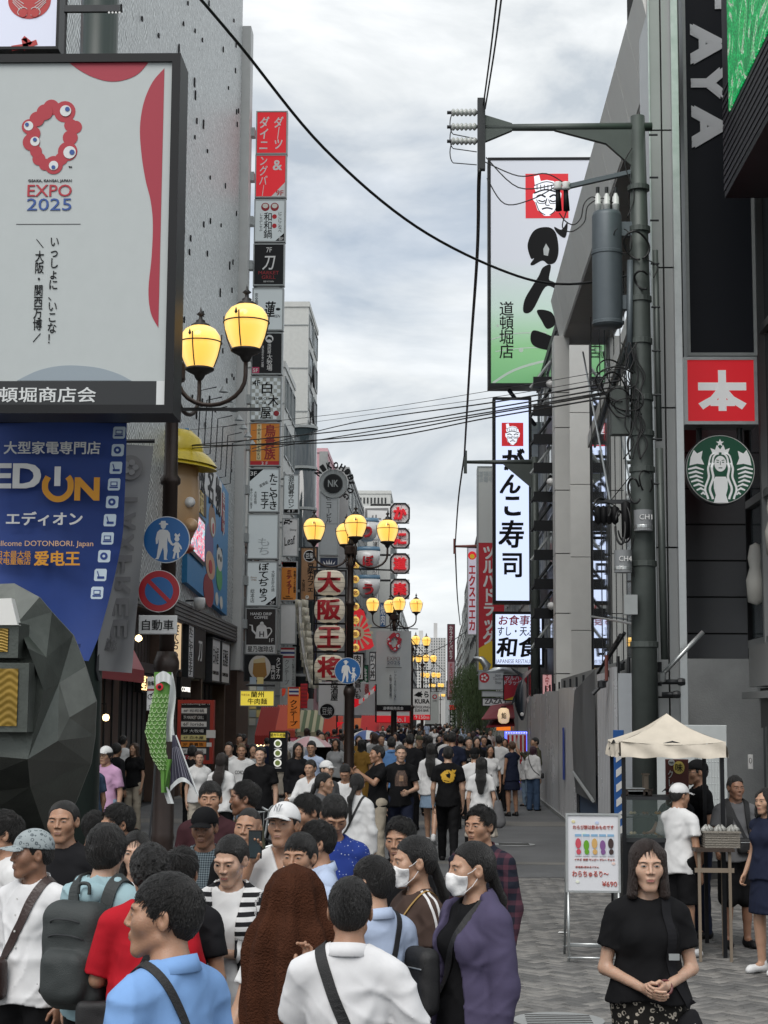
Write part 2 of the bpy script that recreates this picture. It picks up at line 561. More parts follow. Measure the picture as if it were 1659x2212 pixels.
def hair_field(X,Y,Z,style,seed):
 t={'buzz':.0025,'short':.011,'flat':.012,'shag':.022,'bob':.010,'long':.010,'pony':.008,'curly':.026,'bun':.009}[style]
 sd_=.45 if style in('short','flat')else .8
 d=d_ell(X,Y,Z,(0,.016,.036+t*.3),(.0745+t*sd_,.094+t*.7,.084+t))
 d=smin(d,d_ell(X,Y,Z,(0,.046,.008),(.0675+t*sd_,.064+t*.8,.074+t*.5)),.02)
 ys=[-.13,-.085,-.066,-.045,-.030,-.016,.004,.026,.05,.08,.12]
 hl={'buzz':[.082,.080,.074,.056,.020,-.006,.030,.0,-.050,-.064,-.07],'short':[.080,.077,.070,.052,.016,-.010,.030,.0,-.050,-.066,-.07],'flat':[.066,.063,.056,.042,.010,-.012,.028,-.004,-.056,-.072,-.075],'shag':[.034,.030,.018,.0,-.02,-.036,-.03,-.06,-.10,-.12,-.12],'curly':[.050,.046,.030,.01,-.02,-.040,-.02,-.06,-.10,-.11,-.11],'bob':[.060,.055,.042,.01,-.06,-.10,-.14,-.14,-.14,-.14,-.14],'long':[.058,.054,.042,.01,-.06,-.10,-.14,-.20,-.4,-.5,-.5],'pony':[.080,.076,.068,.050,.022,.008,.030,.01,-.050,-.062,-.07],'bun':[.076,.072,.062,.042,.010,-.010,.026,.0,-.050,-.062,-.07]}[style]
 line=np.interp(Y,ys,hl).astype(f32)
 part=.012*np.exp(-((X-.012)/.012)**2)if style in('bob','long')else 0
 g=line+.35*np.abs(X)*(Y<-.05)*0+(wob(X,Y,Z,160,seed)*(.004 if style!='curly' else .006))-Z
 if style in('bob','long'):
  for s in(-1,1):
   e=-.16 if style=='bob' else-.20
   d=smin(d,d_cone(X,Y,Z,(s*.066,-.022,.06),(s*.078,-.020 if style=='bob' else .02,e+.03),.020,.026,1.6),.03)
  d=smin(d,d_cone(X,Y,Z,(0,.045,.04),(0,.062,e+.02),.062,.060,.75),.04)
  face=d_ell(X,Y,Z,(0,-.075,-.03),(.056,.075,.105))
  d=-smin(-d,face,.012)
  d=-smin(-d,d_ell(X,Y,Z,(.006,-.11,.052),(.042,.052,.040)),.010)
  d=d+.010*np.exp(-((X-.014)/.006)**2)*(Z>.06)
  g=e-Z+wob(X,Y,Z,90,seed)*.006
 if style=='curly':
  d=d+wob(X,Y,Z,150,seed)*.007+wob(X,Y,Z,260,seed+2)*.003
 else:
  ang=np.arctan2(X,Y+.0)
  d=d-(.0022 if style!='buzz' else .0004)*np.sin(ang*46+4*np.sin(Z*50+seed)+seed)-(.003 if style in('shag','short')else .001)*wob(X,Y,Z,70,seed)
 return-smin(-d,-g,.010)
def locks(style,seed,n,sc=1.):
 """separate tapering tufts that break the hair's outline"""
 r=np.random.RandomState(int(seed*10)+3)
 cen,rad=np.array([0,.018,.038]),np.array([.080 if style in('shag','curly','bob','long')else .076,.099,.091])
 L={'short':.044,'flat':.046,'shag':.066,'curly':.034,'bob':.10,'long':.12,'pony':.06,'bun':.06,'buzz':.012}[style]
 lift={'short':.020,'flat':.012,'shag':.022,'curly':.026,'bob':.010,'long':.010,'pony':.003,'bun':.003,'buzz':.001}[style]
 wd={'short':.0026,'flat':.0024,'shag':.0032,'curly':.0030}.get(style,.0022)
 ys=[-.13,-.085,-.05,-.02,.004,.026,.05,.12]
 hl=[.082,.080,.056,.022,.036,.01,-.042,-.06]if style not in('shag','bob','long','curly')else[.05,.046,.02,.0,.0,-.02,-.07,-.1]
 v=r.normal(size=(n*4,3))
 v/=np.linalg.norm(v,axis=1)[:,None]
 p=cen+v*rad
 ok=p[:,2]>np.interp(p[:,1],ys,hl)
 if style in('bob','long'):ok&=~((p[:,1]<-.01)&(np.abs(p[:,0])<.062)&(p[:,2]<.118))
 p=p[ok][:n]
 v=v[ok][:n]
 m=len(p)
 if style in('pony','bun'):dr=np.array([0,.10,.01])-p
 elif style=='curly':dr=r.normal(size=(m,3))
 else:
  dr=p-np.array([.01,.075,.105])
  if style in('bob','long','shag'):dr=dr*.4+np.array([0,0,-.09])
  if style=='short':dr=np.where((p[:,1]<-.02)[:,None],dr*.5+np.array([.03,-.02,.05]),dr)
 cl=np.stack([np.sin(p[:,0]*70+seed)*np.cos(p[:,1]*60),np.cos(p[:,2]*65+seed),np.sin(p[:,1]*75)],1)*.25
 dr=dr/(np.linalg.norm(dr,axis=1)[:,None]+1e-6)+(r.normal(size=(m,3))*.12+cl if style not in('pony','bun')else r.normal(size=(m,3))*.03)
 st=(L*r.uniform(.55,1.2,m)/4)[:,None]
 lf=lift*r.uniform(.5,1.15,m)[:,None]
 q=p.copy()
 P5=[]
 for i in range(5):
  mm=(q-cen)/rad
  nr=mm/np.linalg.norm(mm,axis=1)[:,None]
  base=cen+nr*rad
  P5.append(base+nr*(lf*((.2+.8*(i/4.)**.8)if style!='curly' else .4+.35*np.sin(i*2.2+np.arange(m))[:,None]))-nr*.003)
  t=dr-nr*(nr*dr).sum(1)[:,None]
  t/=np.linalg.norm(t,axis=1)[:,None]+1e-6
  q=base+t*st
 side=np.cross(P5[1]-P5[0],v)
 side/=np.linalg.norm(side,axis=1)[:,None]+1e-6
 Vs=np.zeros((m,5,3,3))
 for i in range(5):
  w=wd*(1-.85*i/4)*(.6+.8*min(1,i*.7+.5))
  Vs[:,i,0],Vs[:,i,1],Vs[:,i,2]=P5[i]-side*w,P5[i]+v*w*.8,P5[i]+side*w
 f=np.array([(i*3+j,i*3+j+1,i*3+j+4,i*3+j+3)for i in range(4)for j in range(2)])
 return Vs.reshape(-1,3),(np.arange(m)[:,None,None]*15+f[None]).reshape(-1,4)
_hands={}
def hand_mesh(kind,res=.0042):
 """palm and five fingers; wrist at the origin, fingers along -z, palm facing -y, thumb at +x"""
 key=(kind,res)
 if key in _hands:return _hands[key]
 F=Field(axis(-.07,.08,res),axis(-.08,.05,res),axis(-.21,.05,res))
 F.cone((0,0,.04),(0,0,-.012),.027,.0255,sy=.75,k=.01,m=.03)
 F.ell((0,0,-.05),(.040,.016,.052),k=.018,m=.03)
 curl={'relax':.45,'fist':1.35,'flat':.10,'point':1.2}[kind]
 for i,(x,l,r)in enumerate([(.030,.070,.0088),(.0105,.078,.0090),(-.010,.072,.0086),(-.029,.057,.0078)]):
  c=curl+.06*i
  if kind=='point' and i==0:c=.12
  p=[Vector((x*.9,0,-.085))]
  a=c*.45
  for s_,da in((.45,c*.55),(.30,c*.5),(.25,0)):
   p.append(p[-1]+Vector((x*.06*s_*2,-sin(a)*l*s_,-cos(a)*l*s_)))
   a+=da
  for q in range(3):
   F.cone(tuple(p[q]),tuple(p[q+1]),r*(1-.06*q),r*(1-.06*(q+1)),k=.004,m=.012)
 t0=Vector((.026,-.006,-.025))
 t1=t0+Vector((.024,-.014,-.032))
 t2=t1+Vector((.006-curl*.01,-.010,-.028))
 F.cone(tuple(t0),tuple(t1),.0135,.0105,k=.008,m=.015)
 F.cone(tuple(t1),tuple(t2),.0105,.0085,k=.004,m=.012)
 _hands[key]=F.mesh()
 return _hands[key]
def torso_prims(fem,lean,wx):
 sh=.153 if fem else .174
 L=[('e',(0,.005,.945),(.158 if not fem else .160,.108,.11)),('e',(0,0,1.06),((.128 if not fem else .112)*wx,.092*wx,.13)),('e',(0,.004,1.255),((.150 if not fem else .131)*wx**.5,.105,.16)),('c',(0,.012,1.375),(sh*.80,.012,1.362),.066 if not fem else .056,.052 if not fem else .043),('c',(0,.012,1.375),(-sh*.80,.012,1.362),.066 if not fem else .056,.052 if not fem else .043)]
 if fem:
  for s in(-1,1):L.append(('e',(s*.062,-.075,1.255),(.058,.05,.055)))
 for s in(-1,1):L.append(('c',(0,.022,1.450),(s*sh*.70,.016,1.392),.040,.028))
 return L,sh
SKINS={}
def skin(tone):
 c={'tan':(.37,.205,.130),'brown':(.26,.135,.085),'fair':(.50,.315,.225),'mid':(.43,.255,.170)}[tone]
 m=mat('skin_'+tone,c,rough=.42,bump=.12,bscale=180,var=.12,vscale=14,spec=.45)
 b=m.node_tree.nodes['Principled BSDF']
 b.inputs['Subsurface Weight'].default_value=.12
 b.inputs['Subsurface Radius'].default_value=(1,.3,.15)
 b.inputs['Subsurface Scale'].default_value=.008
 return m
def attr_mat(name,rough=.4,spec=.5):
 if name in _mats:return _mats[name]
 m=mat(name,(1,1,1),rough=rough,spec=spec)
 n=m.node_tree.nodes.new('ShaderNodeVertexColor')
 n.layer_name='Col'
 m.node_tree.links.new(n.outputs[0],m.node_tree.nodes['Principled BSDF'].inputs['Base Color'])
 return m
def hair_mat(col=(.007,.006,.0055)):
 return mat('hair_%d'%int(col[0]*1000),col,rough=.36,spec=.6,bump=.7,bscale=70,stretch=(6,6,.8))
def cloth(name,c,rough=.85,**k):
 k.setdefault('bump',.10)
 k.setdefault('bscale',400)
 k.setdefault('var',.10)
 k.setdefault('vscale',5)
 new='cloth_'+name not in _mats
 m=mat('cloth_'+name,c,rough=rough,spec=.2,**k)
 if new:creases(m)
 return m
def creases(m):
 nt=m.node_tree
 n,l=nt.nodes,nt.links
 t=n.new('ShaderNodeTexCoord')
 z=n.new('ShaderNodeTexNoise')
 z.noise_type='RIDGED_MULTIFRACTAL'
 z.inputs['Scale'].default_value=4.2
 z.inputs['Detail'].default_value=3
 z.inputs['Distortion'].default_value=1.1
 l.new(t.outputs['Object'],z.inputs[0])
 b=n.new('ShaderNodeBump')
 b.inputs['Strength'].default_value=.9
 b.inputs['Distance'].default_value=.035
 l.new(z.outputs[0],b.inputs['Height'])
 p=n['Principled BSDF']
 if p.inputs['Normal'].links:l.new(p.inputs['Normal'].links[0].from_socket,b.inputs['Normal'])
 l.new(b.outputs[0],p.inputs['Normal'])
RES={'fg':(.0040,.013,.0095,.0042),'mid':(.0085,.018,.016,.0065),'far':(.013,.022,.022,.010)}
def v3(a,b,t):return tuple(p+(q-p)*t for p,q in zip(a,b))
def person(label,x,y,z0=0.,H=1.7,yaw=0.,hyaw=0.,hpitch=0.,hroll=0.,fem=False,lod='mid',tone='tan',hair='short',hcol=(.007,.006,.0055),top=None,outer=None,bottom=None,arms=None,legs='stand',cap=None,mask=False,beard=False,wide=1.,nose=1.,wx=1.,seed=0.,shoes=None,towel=None,group=None,tuck=False,mid_age=0,lean=0.,drop=0.,glasses=False,extra=None,tail=None,smile=False):
 """arms: {-1 or 1: (elbow offset from shoulder, wrist offset from elbow, hand kind, hand direction yaw)}"""
 rh,rb,rc,rhand=RES[lod]
 root=thing('person',label,'person',(x,y,z0),yaw,group)
 s=H/1.70
 root.scale=(s,s,s)
 prims,sh=torso_prims(fem,lean,wx)
 dz=-drop
 hipz=.905+dz
 def T(p):
  px,py,pz=p
  a=lean
  qy,qz=py,pz-.92
  return(px,qy*cos(a)-qz*sin(a),.92+qy*sin(a)+qz*cos(a)+dz)
 hc=T((0,-.018 if not fem else-.012,1.585))
 R=rotm(hyaw,hpitch-lean*.0,hroll)
 shp={q:T((q*sh,.012,1.355))for q in(-1,1)}
 arms=arms or{}
 A={}
 for q in(-1,1):
  e,w,hk,hy=arms.get(q,((.050,.012,-.270),(.0,-.055,-.235),'relax',0))
  e,w=(q*e[0],e[1],e[2]),(q*w[0],w[1],w[2])
  el=tuple(a+b for a,b in zip(shp[q],e))
  wr=tuple(a+b for a,b in zip(el,w))
  A[q]=(shp[q],el,wr,hk,hy)
 Lg={}
 for q in(-1,1):
  hx_=(q*.088,0,hipz)
  if legs=='stand':
   kn,an,tz=(q*.098,-.012,.49),(q*.105,.02,.075),(q*.125,-.14,.03)
  elif legs=='walk':
   f=q*.19
   kn=(q*.088,-.03-f*.75,.49)
   an=(q*.09,.03-f*1.35+(.05 if f<0 else 0),.075+(.075 if f<0 else 0))
   tz=(q*.10,an[1]-.15,.03 if f>0 else .035)
  elif legs=='sit':
   kn,an,tz=(q*.14,-.40,hipz+.02),(q*.13,-.38,.075),(q*.14,-.53,.03)
  else:
   kn,an,tz=legs[q]
  Lg[q]=(hx_,kn,an,tz)
 allp=[p for q in(-1,1)for p in A[q][:3]]+[p for q in(-1,1)for p in Lg[q]]+[hc,T((.2,.15,1.1)),T((-.2,-.15,1.1))]
 lo=[min(p[i]for p in allp)-.13 for i in range(3)]
 hi=[max(p[i]for p in allp)+.15 for i in range(3)]
 lo[2]=-.02
 hb=[(hc[i]-.125,hc[i]+.125)for i in range(3)]
 hb[2]=(hc[2]-.135,hc[2]+.125)
 B=Field(axis(lo[0],hi[0],rb,[(hb[0][0]+.03,hb[0][1]-.03,rh)]),axis(lo[1],hi[1],rb,[(*hb[1],rh)]),axis(lo[2],hi[2],rb,[(*hb[2],rh)]))
 def trunk(F,off,k=.04,z_lo=None):
  for pr in prims:
   if pr[0]=='e':
    F.ell(T(pr[1]),tuple(r+off for r in pr[2]),k=k,m=.08)
   else:
    F.cone(T(pr[1]),T(pr[2]),pr[3]+off,pr[4]+off,k=k,m=.08)
 trunk(B,0)
 for q in(-1,1):
  S,E_,Wr,hk,hy=A[q]
  fr=.85 if fem else 1.
  B.cone(S,E_,.047*fr,.036*fr,k=.03)
  B.cone(E_,Wr,.038*fr,.0255*fr,k=.015)
  h_,kn,an,tz=Lg[q]
  B.cone(h_,kn,.086,.054,k=.03)
  B.cone(kn,an,.053,.036,k=.02)
  B.cone(v3(kn,an,.1),v3(kn,an,.5),.052,.046,k=.02)
  B.cone((an[0],an[1],an[2]),tz,.036,.026,k=.015)
 nb=tuple(np.array(hc)+R@np.array((0,.022,-.055)))
 B.cone(T((0,.025,1.40)),nb,.059 if not fem else .049,.054 if not fem else .045,k=.025)
 i,X,Y,Z=B.sub([b[0]for b in hb],[b[1]for b in hb])
 X,Y,Z=np.broadcast_arrays(X-hc[0],Y-hc[1],Z-hc[2])
 lx=R[0,0]*X+R[1,0]*Y+R[2,0]*Z
 ly=R[0,1]*X+R[1,1]*Y+R[2,1]*Z
 lz=R[0,2]*X+R[1,2]*Y+R[2,2]*Z
 hd=head_field(lx,ly,lz,fem,wide,nose)
 B.D[i]=smin(B.D[i],hd,.018)
 V,F=B.mesh()
 if lod!='far' or True:
  for q in(-1,1):
   S,E_,Wr,hk,hy=A[q]
   if hk is None:continue
   Vh,Fh=hand_mesh(hk,rhand)
   d=Vector(Wr)-Vector(E_)
   d.normalize()
   M=Matrix.Rotation(0,3,'X')
   zax=-d
   xin=Vector((0,-1,0))if abs(d.z)>.5 else Vector((0,0,1))
   xin=Matrix.Rotation(hy,3,d)@xin
   xax=(xin-zax*xin.dot(zax)).normalized()
   yax=zax.cross(xax)
   if q<0:Vh=Vh*np.array([1,-1,1])
   M=np.array([xax,yax,zax]).T
   Vh=(Vh*(.88 if fem else .96))@M.T+np.array(Wr)
   Fh=Fh if q>0 else Fh[:,::-1]
   F=np.vstack([F,Fh+len(V)])
   V=np.vstack([V,Vh])
 ob=link('body',mesh_np('body',V,F),skin(tone),root,smooth=True)
 Rn,hcn=np.array(R),np.array(hc)
 def to_body(Vl):return Vl@Rn.T+hcn
 if lod!='far':
  fp=face_patches(fem,wide,nose)
  for nmk in fp:
   nm=nmk[0]
   if mask and nm in('nostril','lips'):continue
   if lod=='mid' and nm in('eyelash','nostril'):continue
   Vp,Fp,Cp=fp[nmk]
   me=mesh_np(nm,to_body(Vp),Fp)
   ca=me.color_attributes.new('Col','FLOAT_COLOR','POINT')
   ca.data.foreach_set('color',np.hstack([Cp,np.ones((len(Cp),1))]).astype(f32).ravel())
   link(nm,me,attr_mat('face_'+nm,.18 if nm=='eye' else .5),root,smooth=True)
 if hair:
  r2=rh*1.1
  G=Field(axis(-.125,.125,r2),axis(-.13,.16,r2),axis(-.29 if hair=='long' else-.2,.16,r2))
  hX,hY,hZ=G.xs[:,None,None],G.ys[None,:,None],G.zs[None,None,:]
  hX,hY,hZ=np.broadcast_arrays(hX/wide,hY,hZ)
  G.D=hair_field(hX,hY,hZ,hair,seed).astype(f32)
  if cap:G.cut(lambda X_,Y_,Z_:Z_-.045-.1*(Y_+.02),.01)
  Vh,Fh=G.mesh()
  Vh[:,0]*=wide
  if lod=='fg' and not cap and hair!='buzz':
   Vl,Fl=locks(hair,seed,{'shag':1500,'curly':1300,'short':1500,'flat':1500}.get(hair,900))
   Fh=np.vstack([Fh,Fl+len(Vh)])
   Vh=np.vstack([Vh,Vl])
  Vh=to_body(Vh)
  if hair in('long',)or tail:
   G=Field(axis(-.2,.2,rc*.8),axis(-.2,.32,rc*.8),axis(.75+dz,1.75+dz,rc*.8))
   a=tuple(to_body(np.array([[0,.09 if tail else .066,.01 if tail else-.08]]))[0])
   b=T((0,.155,1.44))if tail else T((0,.15,1.36))
   c=T((0,.17,1.18))if hair=='long' else T((0,.165,tail or 1.25))
   wd=.085 if hair=='long' else .030
   G.cone(a,b,wd*.9,wd,k=.03,sy=.42 if hair=='long' else .9)
   G.cone(b,c,wd,wd*.55,k=.03,sy=.42 if hair=='long' else .8)
   X_,Y_,Z_=G.xs[:,None,None],G.ys[None,:,None],G.zs[None,None,:]
   G.D=(G.D+.003*np.sin(X_*260+3*np.sin(Z_*14))+0*Y_).astype(f32)
   V2,F2=G.mesh()
   Fh=np.vstack([Fh,F2+len(Vh)])
   Vh=np.vstack([Vh,V2])
  link('hair',mesh_np('hair',Vh,Fh),hair_mat(hcol),root,smooth=True)
 if beard:
  pass
 cloth_arr=[]
 def garment(nm,spec,off,lower=False,open_front=0.):
  m,sl,hem=spec['mat'],spec.get('sleeve',.62),spec.get('hem',.86)
  res=rc
  G=Field(axis(lo[0]-.03,hi[0]+.03,res),axis(min(lo[1],hc[1]-.15)-.02,hi[1]+.03,res),axis(hem+dz-.06,1.56+dz,res))
  trunk(G,off,k=.05)
  fl=spec.get('flare',.012)
  G.cone(T((0,.0,1.16)),T((0,.0,hem-.02)),.122*wx+off,.176*wx+off+fl,k=.05,sy=.82,m=.12)
  trunkD=G.D
  G.D=np.full_like(trunkD,.5)
  for q in(-1,1):
   S,E_,Wr,hk,hy=A[q]
   fr=.88 if fem else 1.
   so=off*.6+spec.get('loose',.004)
   if sl>=1:
    G.cone(S,E_,.049*fr+so,.043*fr+so,k=.03)
    G.cone(E_,v3(E_,Wr,min(1,sl-1)),.043*fr+so,.033*fr+so*.7,k=.02)
   elif sl>0:
    G.cone(S,v3(S,E_,sl+.12),.050*fr+so,.050*fr+so*1.5,k=.035)
  X_,Y_,Z_=G.xs[:,None,None],G.ys[None,:,None],G.zs[None,None,:]
  for q in(-1,1):
   S,E_,Wr,hk,hy=A[q]
   if sl<1:
    a,b=S,E_
    t=max(sl,.02)
   else:
    a,b=E_,Wr
    t=min(1,sl-1)
   n=np.array(b)-np.array(a)
   n/=np.linalg.norm(n)
   e=np.array(v3(a,b,t))
   g=(X_-e[0])*n[0]+(Y_-e[1])*n[1]+(Z_-e[2])*n[2]
   near=np.sqrt((X_-e[0])**2+(Y_-e[1])**2+(Z_-e[2])**2)-(.13 if sl>=1 or True else .1)
   G.D=np.maximum(G.D,-np.maximum(-g,near)).astype(f32)
  G.D=smin(trunkD,G.D,.03)
  amp=spec.get('fold',.004)*(1.2 if lod=='fg' else .9)
  G.D=(G.D+amp*.55*wob(X_,Y_,Z_*.8,22,seed)+amp*1.15*folds(X_,Y_,Z_,seed)).astype(f32)
  hemz=T((0,0,hem))[2]if lean<.3 else hem+dz
  G.cut(lambda X,Y,Z:hemz-Z+.012*np.sin(X*18+seed))
  nk=T((0,.018,1.46))
  no=.078 if not spec.get('v')else .074
  fz=spec.get('neck',.035)
  dn=d_ell(X_,Y_,Z_,(nk[0],nk[1]-.02,nk[2]+.035),(no,no+.008,fz+.045))
  G.D=np.maximum(G.D,-dn).astype(f32)
  if spec.get('v'):
   dv=np.maximum(np.abs(X_)-np.clip((Z_-(nk[2]-spec['v']))*.45,0,.06),Y_-0.0*Z_+.02)
   dv=np.maximum(dv,(nk[2]-spec['v'])-Z_)
   G.D=np.maximum(G.D,-dv).astype(f32)
  if open_front:
   dv=np.maximum(np.abs(X_+.01)-open_front*(1+.25*np.sin(Z_*9)),Y_+.02)
   G.D=np.maximum(G.D,-dv).astype(f32)
  Vg,Fg=G.mesh()
  me=mesh_np(nm,Vg,Fg)
  if spec.get('stripe'):
   q=np.zeros(len(Vg),f32)
   arm=np.zeros(len(Vg),bool)
   q[:]=Vg[:,2]
   for sd in(-1,1):
    S,E_,Wr=[np.array(t_)for t_ in A[sd][:3]]
    for a,b,base in((S,E_,0),(E_,Wr,np.linalg.norm(E_-S))):
     ab=b-a
     L_=np.linalg.norm(ab)
     h=np.clip(((Vg-a)@ab)/L_**2,0,1)
     dist=np.linalg.norm(Vg-(a+h[:,None]*ab),axis=1)
     mm=(dist<.078)&((Vg[:,0]*sd>sh-.01)|(base>0))
     q[mm]=-(base+h[mm]*L_)
   at=me.attributes.new('band','FLOAT','POINT')
   at.data.foreach_set('value',q)
  o=link(nm,me,m,root,smooth=True)
  cloth_arr.append((Vg,Fg))
  return G,o
 if top:
  garment(top.get('name','shirt'),top,top.get('off',.014))
  if top.get('collar'):
   cm=top.get('collar_mat',top['mat'])
   a,b=T((0,.022,1.425)),T((0,.010,1.482))
   mb=MB()
   rr=.070 if not fem else .062
   n=28
   vs,fs=[],[]
   gap=top.get('gap',.55)
   for k_ in range(n+1):
    an=-pi/2+gap+(2*pi-2*gap)*k_/n
    back=.5+.5*sin(an)
    for(rad,zz)in((rr+.006,-.018),(rr+.003,.012+.022*back),(rr+.008,.014+.022*back),(rr+.024,-.012-.012*(1-back)),(rr+.020,-.016-.012*(1-back))):
     pz=1.452+zz-.035*(1-back)**1.5
     vs.append(T((rad*cos(an)*1.0,.012+rad*sin(an)*1.08,pz)))
   for k_ in range(n):
    for j in range(4):
     fs.append((k_*5+j,k_*5+j+1,(k_+1)*5+j+1,(k_+1)*5+j))
   mb.add(vs,fs)
   mb.build('collar',cm,root,smooth=True)
  if top.get('buttons'):
   for k_ in range(6):
    mb=MB()
    zz=1.37-k_*.08
    yy=-(.108+.016+.012*sin(k_))if zz>1.1 else-.125
    c_=T((0.004,yy,zz))
    mb.lathe(c_,[(.0055,-.004),(.0055,.0)],8,'y')
    mb.build('button',mat('button',(.6,.6,.58),.4),root)
 if outer:
  garment(outer.get('name','jacket'),outer,outer.get('off',.026),open_front=outer.get('open',.06))
 if bottom:
  m,kind=bottom['mat'],bottom.get('kind','trousers')
  G=Field(axis(lo[0],hi[0],rc),axis(lo[1],hi[1],rc),axis(0.0,1.1+dz,rc))
  G.ell(T((0,.005,.945)),(.158+.022,.108+.020,.125),k=.05,m=.09)
  G.ell(T((0,0,1.02)),((.138 if not fem else .125)*wx+.018,.097*wx+.018,.10),k=.05,m=.09)
  if kind=='skirt':
   ln=bottom.get('len',.45)
   if legs=='sit':G.cone((0,-.02,hipz),(0,-.38,hipz+.0),.15,.13,k=.05)
   else:G.cone((0,0,.95+dz),(0,.0,ln+.02),.165,.20+bottom.get('flare',0),k=.05,sy=.78,m=.1)
   X_,Y_,Z_=G.xs[:,None,None],G.ys[None,:,None],G.zs[None,None,:]
   G.D=(G.D+.007*np.sin(np.arctan2(X_,Y_)*17+2*np.sin(Z_*9))*np.clip((.98-Z_)*2,0,1)).astype(f32)
   if legs!='sit':G.cut(lambda X,Y,Z:ln-Z+0*X)
  else:
   sh_=kind=='shorts'
   w1=bottom.get('wide',0.)
   for q in(-1,1):
    h_,kn,an,tz=Lg[q]
    G.cone(h_,kn,.086+.020,.056+.018+(.03 if sh_ else 0)+w1*.5,k=.045)
    if not sh_:G.cone(kn,(an[0],an[1],an[2]-.01),.056+.017+w1*.5,.040+.018+w1,k=.02)
   X_,Y_,Z_=G.xs[:,None,None],G.ys[None,:,None],G.zs[None,None,:]
   G.D=(G.D+.0045*wob(X_,Y_,Z_*1.3,32,seed+2)).astype(f32)
   if sh_:G.cut(lambda X,Y,Z:bottom.get('len',.50)-Z+0*X)
   else:G.cut(lambda X,Y,Z:.035-Z+0*X)
  G.cut(lambda X,Y,Z:Z-(T((0,0,1.055))[2])+0*X)
  Vg,Fg=G.mesh()
  link({'skirt':'skirt','shorts':'shorts'}.get(kind,'trousers'),mesh_np('bottom',Vg,Fg),m,root,smooth=True)
 sm=shoes or cloth('shoe_black',(.012,.012,.013),.5)
 for q in(-1,1):
  h_,kn,an,tz=Lg[q]
  rs=max(rc*.8,.008)
  fz=min(an[2],.3)
  G=Field(axis(min(an[0],tz[0])-.08,max(an[0],tz[0])+.08,rs),axis(tz[1]-.08,an[1]+.1,rs),axis(-.01,an[2]+.09,rs))
  G.cone((an[0],an[1]+.02,an[2]-.03),(tz[0],tz[1]+.02,tz[2]+.012),.044,.036,k=.02,sy=1.,m=.04)
  G.cone((tz[0],tz[1]+.02,tz[2]+.004),(tz[0],tz[1]-.01,tz[2]),.040,.030,k=.02,m=.04)
  G.cone((an[0],an[1]+.005,an[2]+.02),(an[0],an[1]+.025,an[2]-.035),.042,.04,k=.02,m=.04)
  G.cut(lambda X,Y,Z:.002-Z+0*X)
  Vg,Fg=G.mesh()
  if len(Vg):link('shoe',mesh_np('shoe',Vg,Fg),sm,root,smooth=True)
 if cap:
  r3=max(rh,.004)
  G=Field(axis(-.13,.13,r3),axis(-.20,.14,r3),axis(.0,.16,r3))
  X_,Y_,Z_=np.broadcast_arrays(G.xs[:,None,None],G.ys[None,:,None],G.zs[None,None,:])
  t=.013
  d=d_ell(X_/wide,Y_,Z_,(0,.014,.040),(.074+t,.096+t,.082+t+cap.get('tall',0)))
  ti=cap.get('tilt',.25)
  d=np.maximum(d,(.036-ti*.5*(Y_+.02)*-1*-1)-Z_)
  d=d+.0012*np.cos(np.arctan2(X_,Y_)*6)*0
  bx=d_ell(X_,Y_,Z_-(.045-1.3*X_*X_/.1*.35+.10*(Y_+.10)),(0,-.100,0.0),(.072,.080,.0045))
  d=smin(d,np.maximum(bx,Y_+.06),.004)
  fl=cap.get('back',False)
  G.D=d.astype(f32)
  Vc,Fc=G.mesh()
  if fl:Vc=Vc*np.array([-1,-1,1])+np.array([0,.03,0])
  Vc[:,0]*=wide
  cm_=link('cap',mesh_np('cap',to_body(Vc),Fc),cap['mat'],root,smooth=True)
  if cap.get('logo'):
   c_=to_body(np.array([[0,-.1035,.092]]))[0]
   u=Rn@np.array([1,0,0])
   v=Rn@np.array([0,.42,.9])
   lettering(cap['logo'],cap['logo_mat'],root,c_,.042,.045,u,v,name='emblem',depth=.003,shear=.15)
 if mask:
  r3=max(rh*.8,.0035)
  G=Field(axis(-.085,.085,r3),axis(-.14,.03,r3),axis(-.135,.012,r3))
  X_,Y_,Z_=np.broadcast_arrays(G.xs[:,None,None],G.ys[None,:,None],G.zs[None,None,:])
  d=smin(head_field(X_,Y_,Z_,fem,wide,nose)-.005,d_ell(X_,Y_,Z_,(0,-.092,-.055),(.036,.028,.040)),.02)
  top_l=-.008-.20*np.abs(X_)
  d=np.maximum(d,Z_-top_l)
  d=np.maximum(d,(-.118+.25*np.abs(X_))-Z_)
  d=np.maximum(d,Y_+.035+.15*np.abs(Z_+.055))
  G.D=d.astype(f32)
  Vc,Fc=G.mesh()
  link('face_mask',mesh_np('face_mask',to_body(Vc),Fc),mat('mask_white',(.78,.78,.78),.8,bump=.2,bscale=60),root,smooth=True)
  for q in(-1,1):
   for z1,z2 in((-.022,.018),(-.098,-.034)):
    mb=MB()
    pts=[(q*.056*wide,-.055,z1),(q*.073*wide,-.02,(z1+z2)/2),(q*.0755*wide,.004,z2)]
    mb.tube([tuple(to_body(np.array([p]))[0])for p in pts],.0016,5)
    mb.build('ear_loop',mat('mask_white'),root)
 if glasses:
  mb=MB()
  for q in(-1,1):
   pts=[to_body(np.array([[q*.032*wide+.021*cos(a),-.1+abs(cos(a))*.004,.004+.016*sin(a)]]))[0]for a in np.linspace(0,2*pi,15)]
   mb.tube(pts,.0017,5,False)
   mb.tube([to_body(np.array([p]))[0]for p in((q*.054*wide,-.096,.008),(q*.076*wide,-.03,.008),(q*.078*wide,.005,.012))],.0018,5)
  mb.build('glasses',mat('glasses_black',(.01,.01,.01),.3),root)
 root['_']=0
 del root['_']
